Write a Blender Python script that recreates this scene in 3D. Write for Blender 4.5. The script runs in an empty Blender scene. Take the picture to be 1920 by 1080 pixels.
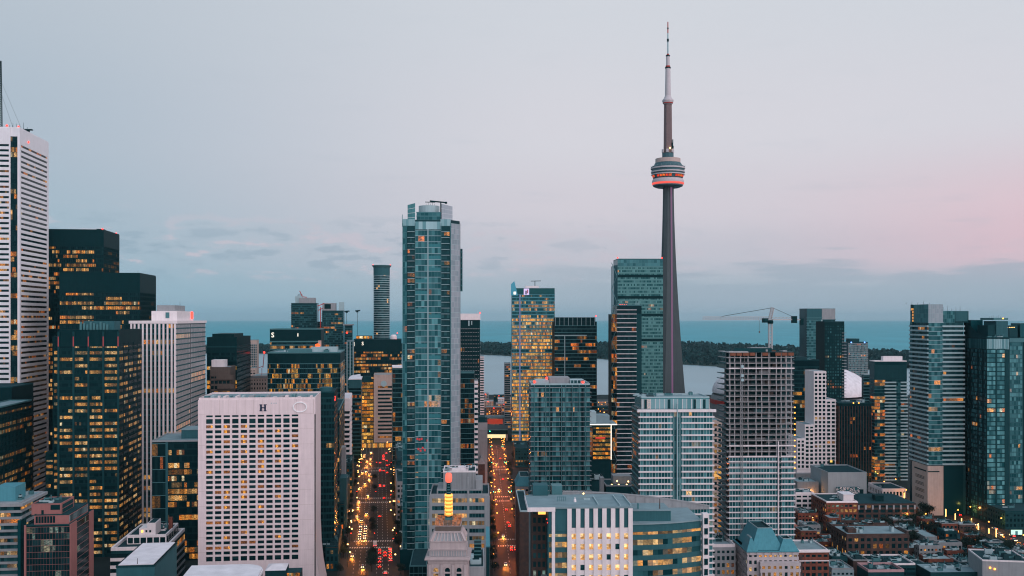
import bpy, math, random
from mathutils import Vector

# ------------------------------------------------------------------ camera, sky, sun, exposure
H = 146.0            # camera height above the street level (m)
FPX = 1867.0         # focal length in photograph pixels (35 mm lens)
HOR = 598.0          # photograph row of the horizon
scene = bpy.context.scene
cam_d = bpy.data.cameras.new('camera'); cam = bpy.data.objects.new('camera', cam_d)
scene.collection.objects.link(cam)
cam.location = (0, 0, H); cam.rotation_euler = (math.radians(90), 0, 0)
cam_d.sensor_width = 36.0; cam_d.lens = 36.0 * FPX / 1920.0
cam_d.shift_y = (HOR - 540.0) / 1920.0
cam_d.clip_start = 1.0; cam_d.clip_end = 400000.0
scene.camera = cam
scene.render.resolution_x = 1024; scene.render.resolution_y = 576
vs = scene.view_settings
scene.cycles.filter_width = 1.15
vs.view_transform = 'Standard'; vs.look = 'None'; vs.exposure = 0.0; vs.gamma = 1.0; vs.use_curve_mapping = False

SUN_AZ = math.radians(38)      # the afterglow comes from behind the camera, to the right
SUN_EL = math.radians(24)

def lin(r, g, b):
    return tuple(((c / 255) / 12.92 if c / 255 <= 0.04045 else ((c / 255 + 0.055) / 1.055) ** 2.4) for c in (r, g, b)) + (1.0,)

def ramp(nt, stops, interp='EASE'):
    n = nt.nodes.new('ShaderNodeValToRGB'); cr = n.color_ramp; cr.interpolation = interp
    while len(cr.elements) < len(stops): cr.elements.new(0.5)
    for e, (p, c) in zip(cr.elements, stops):
        e.position = p; e.color = c
    return n

def math_node(nt, op, a=None, b=None, c=None, clamp=False):
    n = nt.nodes.new('ShaderNodeMath'); n.operation = op; n.use_clamp = clamp
    for i, v in enumerate((a, b, c)):
        if v is None: continue
        if isinstance(v, (int, float)): n.inputs[i].default_value = v
        else: nt.links.new(v, n.inputs[i])
    return n.outputs[0]

def map_range(nt, v, a, b, c=0.0, d=1.0, smooth=True):
    n = nt.nodes.new('ShaderNodeMapRange'); n.clamp = True
    if smooth: n.interpolation_type = 'SMOOTHSTEP'
    nt.links.new(v, n.inputs[0])
    for i, x in enumerate((a, b, c, d)): n.inputs[i + 1].default_value = x
    return n.outputs[0]

def mix_col(nt, f, a, b, mode='MIX'):
    n = nt.nodes.new('ShaderNodeMix'); n.data_type = 'RGBA'; n.blend_type = mode
    for s, v in ((0, f), (6, a), (7, b)):
        if isinstance(v, (int, float)): n.inputs[s].default_value = v
        elif isinstance(v, tuple): n.inputs[s].default_value = v
        else: nt.links.new(v, n.inputs[s])
    return n.outputs[2]

world = bpy.data.worlds.new('World'); scene.world = world; world.use_nodes = True
wn = world.node_tree; wn.nodes.clear()
out = wn.nodes.new('ShaderNodeOutputWorld'); bg = wn.nodes.new('ShaderNodeBackground')
tc = wn.nodes.new('ShaderNodeTexCoord')
sep = wn.nodes.new('ShaderNodeSeparateXYZ'); wn.links.new(tc.outputs['Generated'], sep.inputs[0])
Zs = math_node(wn, 'MULTIPLY', sep.outputs[2], 1.0, clamp=True)
east = ramp(wn, [(0.0, lin(126, 171, 194)), (0.025, lin(147, 183, 201)), (0.08, lin(160, 186, 202)), (0.17, lin(172, 189, 204)),
                 (0.3, lin(184, 196, 208)), (0.5, lin(160, 186, 205)), (1.0, lin(112, 158, 184))])
west = ramp(wn, [(0.0, lin(154, 177, 193)), (0.025, lin(172, 187, 200)), (0.065, lin(199, 199, 210)), (0.11, lin(214, 209, 218)), (0.18, lin(217, 216, 224)),
                 (0.3, lin(212, 216, 224)), (0.5, lin(172, 194, 210)), (1.0, lin(112, 158, 184))])
for r_ in (east, west): wn.links.new(Zs, r_.inputs[0])
azf = map_range(wn, sep.outputs[0], -0.55, 0.10)
grad = mix_col(wn, azf, east.outputs[0], west.outputs[0])
# pink afterglow that grows towards the west
pinkz = math_node(wn, 'MULTIPLY', map_range(wn, sep.outputs[2], 0.025, 0.06), map_range(wn, sep.outputs[2], 0.19, 0.07))
pink = math_node(wn, 'MULTIPLY', pinkz, map_range(wn, sep.outputs[0], 0.17, 0.58))
grad = mix_col(wn, math_node(wn, 'MULTIPLY', pink, 0.72), grad, lin(236, 190, 201))
# thin cloud: pale pink puffs to the left, dark slate streaks low on the right
mp = wn.nodes.new('ShaderNodeMapping'); mp.inputs['Scale'].default_value = (14.0, 14.0, 52.0); mp.inputs['Location'].default_value = (1.3, 0.4, 2.2)
wn.links.new(tc.outputs['Generated'], mp.inputs[0])
ns = wn.nodes.new('ShaderNodeTexNoise'); ns.inputs['Scale'].default_value = 1.6; ns.inputs['Detail'].default_value = 8; ns.inputs['Roughness'].default_value = 0.55
wn.links.new(mp.outputs[0], ns.inputs['Vector'])
band = math_node(wn, 'MULTIPLY', map_range(wn, sep.outputs[2], 0.03, 0.055), map_range(wn, sep.outputs[2], 0.115, 0.07))
puff = math_node(wn, 'MULTIPLY', map_range(wn, ns.outputs[0], 0.52, 0.62), band)
puff = math_node(wn, 'MULTIPLY', puff, map_range(wn, sep.outputs[0], 0.30, -0.1, 0.2, 0.75))
grad = mix_col(wn, puff, grad, lin(205, 197, 208))
under = math_node(wn, 'MULTIPLY', math_node(wn, 'MULTIPLY', map_range(wn, ns.outputs[0], 0.47, 0.36), band), map_range(wn, sep.outputs[0], 0.25, -0.15, 0.05, 0.35))
grad = mix_col(wn, under, grad, lin(132, 160, 180))
mp2 = wn.nodes.new('ShaderNodeMapping'); mp2.inputs['Scale'].default_value = (5.5, 5.5, 46.0); mp2.inputs['Location'].default_value = (4.3, 1.4, 0.2)
wn.links.new(tc.outputs['Generated'], mp2.inputs[0])
ns2 = wn.nodes.new('ShaderNodeTexNoise'); ns2.inputs['Scale'].default_value = 1.9; ns2.inputs['Detail'].default_value = 7
wn.links.new(mp2.outputs[0], ns2.inputs['Vector'])
edge = math_node(wn, 'ADD', sep.outputs[2], math_node(wn, 'MULTIPLY', math_node(wn, 'SUBTRACT', ns2.outputs[0], 0.5), 0.10))
slate = math_node(wn, 'MULTIPLY', map_range(wn, edge, 0.055, 0.036), map_range(wn, sep.outputs[0], -0.05, 0.16))
grad = mix_col(wn, math_node(wn, 'MULTIPLY', slate, 0.7), grad, lin(163, 178, 193))
wisp = math_node(wn, 'MULTIPLY', map_range(wn, ns2.outputs[0], 0.56, 0.74), map_range(wn, sep.outputs[2], 0.30, 0.05, 0.03, 0.16))
grad = mix_col(wn, wisp, grad, lin(172, 184, 198))
# the physical sky supplies part of the light
sky = wn.nodes.new('ShaderNodeTexSky'); sky.sky_type = 'NISHITA'; sky.sun_disc = False
sky.sun_elevation = math.radians(2.0); sky.sun_rotation = math.radians(180) - SUN_AZ; sky.altitude = 200
nish = wn.nodes.new('ShaderNodeVectorMath'); nish.operation = 'SCALE'; nish.inputs['Scale'].default_value = 0.05
wn.links.new(sky.outputs[0], nish.inputs[0])
tot = mix_col(wn, 0.03, grad, nish.outputs[0])
wn.links.new(tot, bg.inputs[0]); bg.inputs[1].default_value = 1.0
wn.links.new(bg.outputs[0], out.inputs[0])

sun_d = bpy.data.lights.new('sun', 'SUN'); sun_d.energy = 2.7; sun_d.angle = math.radians(105); sun_d.color = (1.0, 0.83, 0.86)
sun = bpy.data.objects.new('sun', sun_d); scene.collection.objects.link(sun)
dirv = Vector((-math.sin(SUN_AZ) * math.cos(SUN_EL), math.cos(SUN_AZ) * math.cos(SUN_EL), -math.sin(SUN_EL)))
sun.rotation_euler = dirv.to_track_quat('-Z', 'Y').to_euler()

# ------------------------------------------------------------------ materials
MATS = {}
def _new(name):
    m = bpy.data.materials.new(name); m.use_nodes = True
    nt = m.node_tree; p = nt.nodes['Principled BSDF']
    MATS[name] = m
    return m, nt, p

def wall_mat(name, col, var=0.18, scale=0.25, rough=0.8, spec=0.3, bump=0.15, streak=0.25, metal=0.0):
    m, nt, p = _new(name)
    if col[2] > col[0] * 1.25: p.inputs['Specular Tint'].default_value = (0.25, 0.75, 0.85, 1)      # blue-green coatings
    tcn = nt.nodes.new('ShaderNodeTexCoord')
    geo = nt.nodes.new('ShaderNodeNewGeometry')
    n1 = nt.nodes.new('ShaderNodeTexNoise'); n1.inputs['Scale'].default_value = scale; n1.inputs['Detail'].default_value = 6
    nt.links.new(geo.outputs['Position'], n1.inputs['Vector'])
    mpn = nt.nodes.new('ShaderNodeMapping'); mpn.inputs['Scale'].default_value = (1.2, 1.2, 0.06)
    nt.links.new(geo.outputs['Position'], mpn.inputs[0])
    n2 = nt.nodes.new('ShaderNodeTexNoise'); n2.inputs['Scale'].default_value = 1.0; n2.inputs['Detail'].default_value = 4
    nt.links.new(mpn.outputs[0], n2.inputs['Vector'])
    a = math_node(nt, 'MULTIPLY_ADD', n1.outputs[0], 2 * var, 1 - var)
    b = math_node(nt, 'MULTIPLY_ADD', n2.outputs[0], 2 * streak, 1 - streak)
    f = math_node(nt, 'MULTIPLY', a, b)
    sc = nt.nodes.new('ShaderNodeVectorMath'); sc.operation = 'SCALE'; sc.inputs[0].default_value = col[:3]
    nt.links.new(f, sc.inputs['Scale']); nt.links.new(sc.outputs[0], p.inputs['Base Color'])
    p.inputs['Roughness'].default_value = rough; p.inputs['Specular IOR Level'].default_value = spec; p.inputs['Metallic'].default_value = metal
    if bump:
        bn = nt.nodes.new('ShaderNodeBump'); bn.inputs['Strength'].default_value = bump; bn.inputs['Distance'].default_value = 0.3
        nt.links.new(n1.outputs[0], bn.inputs['Height']); nt.links.new(bn.outputs[0], p.inputs['Normal'])
    return m

def brick_mat(name, c1, c2, mortar):
    m, nt, p = _new(name)
    geo = nt.nodes.new('ShaderNodeNewGeometry')
    n1 = nt.nodes.new('ShaderNodeTexNoise'); n1.inputs['Scale'].default_value = 0.5; n1.inputs['Detail'].default_value = 8
    nt.links.new(geo.outputs['Position'], n1.inputs['Vector'])
    n2 = nt.nodes.new('ShaderNodeTexNoise'); n2.inputs['Scale'].default_value = 6.0; n2.inputs['Detail'].default_value = 3
    nt.links.new(geo.outputs['Position'], n2.inputs['Vector'])
    c = mix_col(nt, map_range(nt, n1.outputs[0], 0.3, 0.7), c1 + (1,), c2 + (1,))
    c = mix_col(nt, map_range(nt, n2.outputs[0], 0.55, 0.8, 0, 0.5), c, mortar + (1,))
    nt.links.new(c, p.inputs['Base Color']); p.inputs['Roughness'].default_value = 0.85; p.inputs['Specular IOR Level'].default_value = 0.2
    return m

def glass_mat(name, dark, light, rough=0.12, spec=0.35, gain=1.15, metal=0.0, nscale=1.25, lo=0.10, hi=1.35):
    """Window glass: per-pane tint for blinds and painted reflections, and, where a room is lit, its light seen through the pane."""
    m, nt, p = _new(name)
    p.inputs['Specular Tint'].default_value = (0.30, 0.80, 0.90, 1)      # tinted float glass
    at = nt.nodes.new('ShaderNodeAttribute'); at.attribute_name = 'lit'
    ti = nt.nodes.new('ShaderNodeAttribute'); ti.attribute_name = 'tint'
    c = mix_col(nt, ti.outputs['Fac'], dark + (1,), light + (1,))
    nt.links.new(c, p.inputs['Base Color'])
    tcn = nt.nodes.new('ShaderNodeTexCoord'); oi = nt.nodes.new('ShaderNodeObjectInfo')
    mpn = nt.nodes.new('ShaderNodeMapping'); mpn.inputs['Scale'].default_value = (1.0, 1.0, 1.6)
    nt.links.new(tcn.outputs['Object'], mpn.inputs[0])
    n1 = nt.nodes.new('ShaderNodeTexNoise'); n1.noise_dimensions = '4D'; n1.inputs['Scale'].default_value = nscale; n1.inputs['Detail'].default_value = 4; n1.inputs['Roughness'].default_value = 0.7
    nt.links.new(mpn.outputs[0], n1.inputs['Vector'])
    nt.links.new(math_node(nt, 'MULTIPLY', oi.outputs['Random'], 90.0), n1.inputs['W'])
    k = map_range(nt, n1.outputs[0], 0.36, 0.66, lo, hi)
    e = nt.nodes.new('ShaderNodeVectorMath'); e.operation = 'SCALE'
    nt.links.new(at.outputs['Color'], e.inputs[0]); nt.links.new(k, e.inputs['Scale'])
    nt.links.new(e.outputs[0], p.inputs['Emission Color']); p.inputs['Emission Strength'].default_value = gain
    p.inputs['Roughness'].default_value = rough; p.inputs['Specular IOR Level'].default_value = spec; p.inputs['Metallic'].default_value = metal
    m.cycles.emission_sampling = 'NONE'
    return m

def lamp_mat(name, col, strength, sample=True):
    m, nt, p = _new(name)
    p.inputs['Base Color'].default_value = (0.02, 0.02, 0.02, 1)
    p.inputs['Emission Color'].default_value = col + (1,); p.inputs['Emission Strength'].default_value = strength
    if not sample: m.cycles.emission_sampling = 'NONE'
    return m

white   = wall_mat('white_stone', (0.74, 0.68, 0.69), 0.10, 0.35, 0.75, 0.3, 0.1, 0.14)
marble  = wall_mat('pale_marble', (0.68, 0.68, 0.71), 0.08, 0.3, 0.6, 0.35, 0.05, 0.10)
hotelw  = wall_mat('hotel_concrete', (0.71, 0.60, 0.61), 0.09, 0.3, 0.8, 0.25, 0.1, 0.16)
beige   = wall_mat('beige_stone', (0.44, 0.35, 0.31), 0.14, 0.35, 0.8, 0.25, 0.1, 0.2)
stone   = wall_mat('grey_stone', (0.27, 0.29, 0.305), 0.16, 0.3, 0.8, 0.25, 0.12, 0.2)
concrete= wall_mat('concrete', (0.22, 0.235, 0.245), 0.18, 0.25, 0.85, 0.2, 0.15, 0.22)
tealcon = wall_mat('slate_panel', (0.030, 0.100, 0.115), 0.16, 0.3, 0.7, 0.3, 0.08, 0.2)
darkmet = wall_mat('black_metal', (0.003, 0.023, 0.027), 0.2, 0.3, 0.6, 0.12, 0.05, 0.15)
darkcon = wall_mat('dark_cladding', (0.009, 0.045, 0.052), 0.22, 0.3, 0.7, 0.15, 0.08, 0.25)
midmet  = wall_mat('grey_metal', (0.065, 0.165, 0.18), 0.14, 0.3, 0.5, 0.4, 0.05, 0.15)
palemet = wall_mat('pale_metal', (0.33, 0.44, 0.465), 0.1, 0.3, 0.45, 0.4, 0.05, 0.12)
granite = wall_mat('red_granite', (0.30, 0.125, 0.115), 0.14, 0.5, 0.6, 0.35, 0.05, 0.12)
brown   = wall_mat('brown_panel', (0.105, 0.085, 0.075), 0.2, 0.3, 0.7, 0.3, 0.08, 0.2)
roofg   = wall_mat('roof_gravel', (0.20, 0.28, 0.305), 0.3, 0.2, 0.95, 0.1, 0.2, 0.0)
roofd   = wall_mat('roof_dark', (0.018, 0.050, 0.058), 0.35, 0.2, 0.95, 0.1, 0.2, 0.0)
roofw   = wall_mat('roof_white', (0.68, 0.65, 0.68), 0.30, 0.16, 0.9, 0.15, 0.1, 0.0)
copper  = wall_mat('verdigris_roof', (0.075, 0.25, 0.30), 0.14, 0.4, 0.6, 0.35, 0.08, 0.2)
redpaint= wall_mat('red_paint', (0.40, 0.03, 0.02), 0.1, 0.4, 0.6, 0.3, 0.0, 0.1)
brick   = brick_mat('red_brick', (0.115, 0.040, 0.028), (0.19, 0.062, 0.042), (0.17, 0.13, 0.11))
brickd  = brick_mat('dark_brick', (0.045, 0.036, 0.034), (0.085, 0.050, 0.042), (0.11, 0.10, 0.095))
asphalt = wall_mat('asphalt', (0.028, 0.029, 0.028), 0.25, 0.12, 0.7, 0.12, 0.1, 0.0)
paving  = wall_mat('paving', (0.040, 0.045, 0.045), 0.3, 0.2, 0.9, 0.15, 0.1, 0.0)
groundm = wall_mat('city_ground', (0.020, 0.030, 0.031), 0.4, 0.05, 0.95, 0.1, 0.1, 0.0)
linew   = wall_mat('road_paint', (0.62, 0.60, 0.55), 0.25, 1.5, 0.7, 0.2, 0.0, 0.0)
bark    = wall_mat('bark', (0.035, 0.026, 0.02), 0.2, 1.0, 0.9, 0.1, 0.1, 0.2)
navy    = wall_mat('navy_letter', (0.012, 0.018, 0.05), 0.1, 1.0, 0.5, 0.3, 0.0, 0.0)
carpaint= {}
for cn_, cc_ in (('white', (0.6, 0.6, 0.6)), ('black', (0.012, 0.013, 0.015)), ('silver', (0.3, 0.31, 0.33)), ('red', (0.22, 0.012, 0.012)), ('blue', (0.02, 0.045, 0.12))):
    carpaint[cn_] = wall_mat('car_paint_' + cn_, cc_, 0.03, 1.0, 0.25, 0.6, 0.0, 0.0)
carglass= wall_mat('car_glass', (0.01, 0.013, 0.016), 0.05, 1.0, 0.08, 0.6, 0.0, 0.0)
rubber  = wall_mat('rubber', (0.012, 0.012, 0.012), 0.1, 1.0, 0.8, 0.2, 0.0, 0.0)

g_black = glass_mat('black_glass', (0.002, 0.017, 0.021), (0.03, 0.10, 0.11), 0.2, 0.10)
g_dark  = glass_mat('dark_teal_glass', (0.003, 0.030, 0.036), (0.06, 0.21, 0.23), 0.18, 0.2)
g_teal  = glass_mat('teal_glass', (0.005, 0.060, 0.071), (0.13, 0.36, 0.385), 0.2, 0.25)
g_pale  = glass_mat('pale_teal_glass', (0.03, 0.16, 0.18), (0.34, 0.50, 0.53), 0.25, 0.35)
g_sky   = glass_mat('sky_toned_glass', (0.17, 0.23, 0.26), (0.38, 0.39, 0.43), 0.3, 0.4, 1.4, 0.0)  # pale base colour paints in the reflected sky
g_near  = glass_mat('near_office_glass', (0.003, 0.030, 0.036), (0.06, 0.21, 0.23), 0.15, 0.25, 1.25, 0.0, 0.42, 0.35, 1.15)
g_green = glass_mat('green_grey_glass', (0.006, 0.065, 0.068), (0.13, 0.31, 0.305), 0.25, 0.3)

red_l   = lamp_mat('red_light', (1.0, 0.035, 0.02), 4.0)
blue_l  = lamp_mat('blue_light', (0.15, 0.35, 1.0), 4.0)
led_l   = lamp_mat('white_led', (1.0, 0.93, 0.78), 1.6)
amber_l = lamp_mat('amber_light', (1.0, 0.34, 0.045), 5.0)
warm_l  = lamp_mat('warm_light', (1.0, 0.52, 0.16), 7.0)
head_l  = lamp_mat('headlight', (1.0, 0.62, 0.26), 11.0)
tail_l  = lamp_mat('tail_light', (1.0, 0.020, 0.008), 8.0)
green_l = lamp_mat('green_signal', (0.05, 1.0, 0.55), 9.0)
purple_l= lamp_mat('purple_strip', (0.48, 0.17, 0.42), 0.28, False)

# ------------------------------------------------------------------ mesh tools
COL = scene.collection
def link(name, mesh, parent=None, loc=(0, 0, 0), rz=0.0):
    o = bpy.data.objects.new(name, mesh); COL.objects.link(o)
    if parent is not None: o.parent = parent
    o.location = loc
    if rz: o.rotation_euler = (0, 0, rz)
    return o

def tag(o, label, cat, group=None):
    o['label'] = label; o['category'] = cat
    if group: o['group'] = group
    return o

def struct(o): o['kind'] = 'structure'; return o
def stuff(o): o['kind'] = 'stuff'; return o

class MB:
    def __init__(s): s.v = []; s.f = []; s.l = []; s.t = []; s.has = False
    def face(s, pts, lit=None, tint=0.0):
        n = len(s.v); s.v.extend(pts); s.f.append(tuple(range(n, n + len(pts))))
        s.l.append(lit or (0, 0, 0)); s.t.append(tint)
        if lit or tint: s.has = True
    def box(s, x0, y0, z0, x1, y1, z1):
        n = len(s.v)
        s.v.extend([(x0, y0, z0), (x1, y0, z0), (x1, y1, z0), (x0, y1, z0), (x0, y0, z1), (x1, y0, z1), (x1, y1, z1), (x0, y1, z1)])
        for q in ((0, 3, 2, 1), (4, 5, 6, 7), (0, 1, 5, 4), (1, 2, 6, 5), (2, 3, 7, 6), (3, 0, 4, 7)):
            s.f.append(tuple(n + i for i in q)); s.l.append((0, 0, 0)); s.t.append(0.0)
    def fbox(s, F, s0, s1, z0, z1, n0, n1):
        """box on a facade frame F = (ox, oy, ax, ay): s along it, z up, n outwards"""
        ox, oy, ax, ay = F; nx, ny = ay, -ax
        P = lambda a, n, z: (ox + ax * a + nx * n, oy + ay * a + ny * n, z)
        n = len(s.v)
        s.v.extend([P(s0, n1, z0), P(s1, n1, z0), P(s1, n0, z0), P(s0, n0, z0), P(s0, n1, z1), P(s1, n1, z1), P(s1, n0, z1), P(s0, n0, z1)])
        for q in ((0, 3, 2, 1), (4, 5, 6, 7), (0, 1, 5, 4), (1, 2, 6, 5), (2, 3, 7, 6), (3, 0, 4, 7)):
            s.f.append(tuple(n + i for i in q)); s.l.append((0, 0, 0)); s.t.append(0.0)
    def bar(s, a, b, r):
        a = Vector(a); b = Vector(b); d = (b - a).normalized()
        u = d.cross(Vector((0, 0, 1)) if abs(d.z) < 0.9 else Vector((1, 0, 0))).normalized() * r; w = d.cross(u).normalized() * r
        n = len(s.v)
        for c in (a, b):
            s.v.extend([tuple(c + u + w), tuple(c - u + w), tuple(c - u - w), tuple(c + u - w)])
        for q in ((3, 2, 1, 0), (4, 5, 6, 7), (0, 1, 5, 4), (1, 2, 6, 5), (2, 3, 7, 6), (3, 0, 4, 7)):
            s.f.append(tuple(n + i for i in q)); s.l.append((0, 0, 0)); s.t.append(0.0)
    def lathe(s, prof, seg=24, cx=0, cy=0, cap=True):
        n = len(s.v); k = len(prof)
        for r, z in prof:
            for i in range(seg):
                a = 2 * math.pi * i / seg; s.v.append((cx + r * math.cos(a), cy + r * math.sin(a), z))
        def add(q): s.f.append(q); s.l.append((0, 0, 0)); s.t.append(0.0)
        for j in range(k - 1):
            for i in range(seg):
                i2 = (i + 1) % seg
                add((n + j * seg + i, n + j * seg + i2, n + (j + 1) * seg + i2, n + (j + 1) * seg + i))
        if cap:
            add(tuple(n + i for i in reversed(range(seg)))); add(tuple(n + (k - 1) * seg + i for i in range(seg)))
    def prism(s, poly, z0, z1):
        n = len(s.v); k = len(poly)
        s.v.extend([(x, y, z0) for x, y in poly] + [(x, y, z1) for x, y in poly])
        def add(q): s.f.append(q); s.l.append((0, 0, 0)); s.t.append(0.0)
        add(tuple(n + i for i in reversed(range(k)))); add(tuple(n + k + i for i in range(k)))
        for i in range(k):
            j = (i + 1) % k; add((n + i, n + j, n + k + j, n + k + i))
    def mesh(s, name, mat):
        me = bpy.data.meshes.new(name); me.from_pydata(s.v, [], s.f)
        if s.has:
            a = me.attributes.new('lit', 'FLOAT_COLOR', 'FACE')
            a.data.foreach_set('color', [c for l in s.l for c in (l[0], l[1], l[2], 1.0)])
            b = me.attributes.new('tint', 'FLOAT', 'FACE'); b.data.foreach_set('value', s.t)
        me.materials.append(mat)
        return me
    def build(s, name, mat, parent=None, loc=(0, 0, 0), smooth=False):
        me = s.mesh(name, mat)
        if smooth: me.shade_smooth()
        return link(name, me, parent, loc)

def boxm(name, mat, parent, x0, y0, z0, x1, y1, z1):
    b = MB(); b.box(min(x0, x1), min(y0, y1), min(z0, z1), max(x0, x1), max(y0, y1), max(z0, z1)); return b.build(name, mat, parent)

def gx(px, D): return (px - 960.0) / FPX * D
def gz(py, D): return H - (py - HOR) / FPX * D
def gd(py): return H * FPX / (py - HOR)          # ground distance seen at row py

WARM = [(.90, 0.34, 0.055), (.90, 0.41, 0.10), (.88, 0.25, 0.03), (.85, 0.46, 0.16)]
AMBER = [(.88, 0.27, 0.03), (.88, 0.34, 0.055), (.88, 0.19, 0.02)]
PALE = [(.92, 0.43, 0.11), (.92, 0.36, 0.07), (.86, 0.50, 0.19)]
COOL = [(0.75, 0.85, 0.70), (0.95, 0.85, 0.55), (0.5, 0.75, 0.65)]
GOLD = [(.92, 0.38, 0.04), (.92, 0.45, 0.08), (.88, 0.27, 0.02)]

def lit_grid(rng, nf, nb, pf, pp, p0, run=3.0, pal=WARM, gain=1.0):
    g = []
    for i in range(nf):
        p = pp if rng.random() < pf else p0
        st = rng.random() < p; row = []; fl = 0.55 + 0.6 * rng.random(); c = rng.choice(pal)
        for j in range(nb):
            if rng.random() < 1.0 / run:
                st = rng.random() < p; c = rng.choice(pal)
            if st:
                k = gain * fl * (0.15 + 1.15 * rng.random() ** 1.6)
                if rng.random() < .35: c = rng.choice(pal)
                if rng.random() < .06: row.append((.9 * k, .72 * k, .42 * k)); continue
                row.append((c[0] * k, c[1] * k, c[2] * k))
            else: row.append(None)
        g.append(row)
    return g

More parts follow.
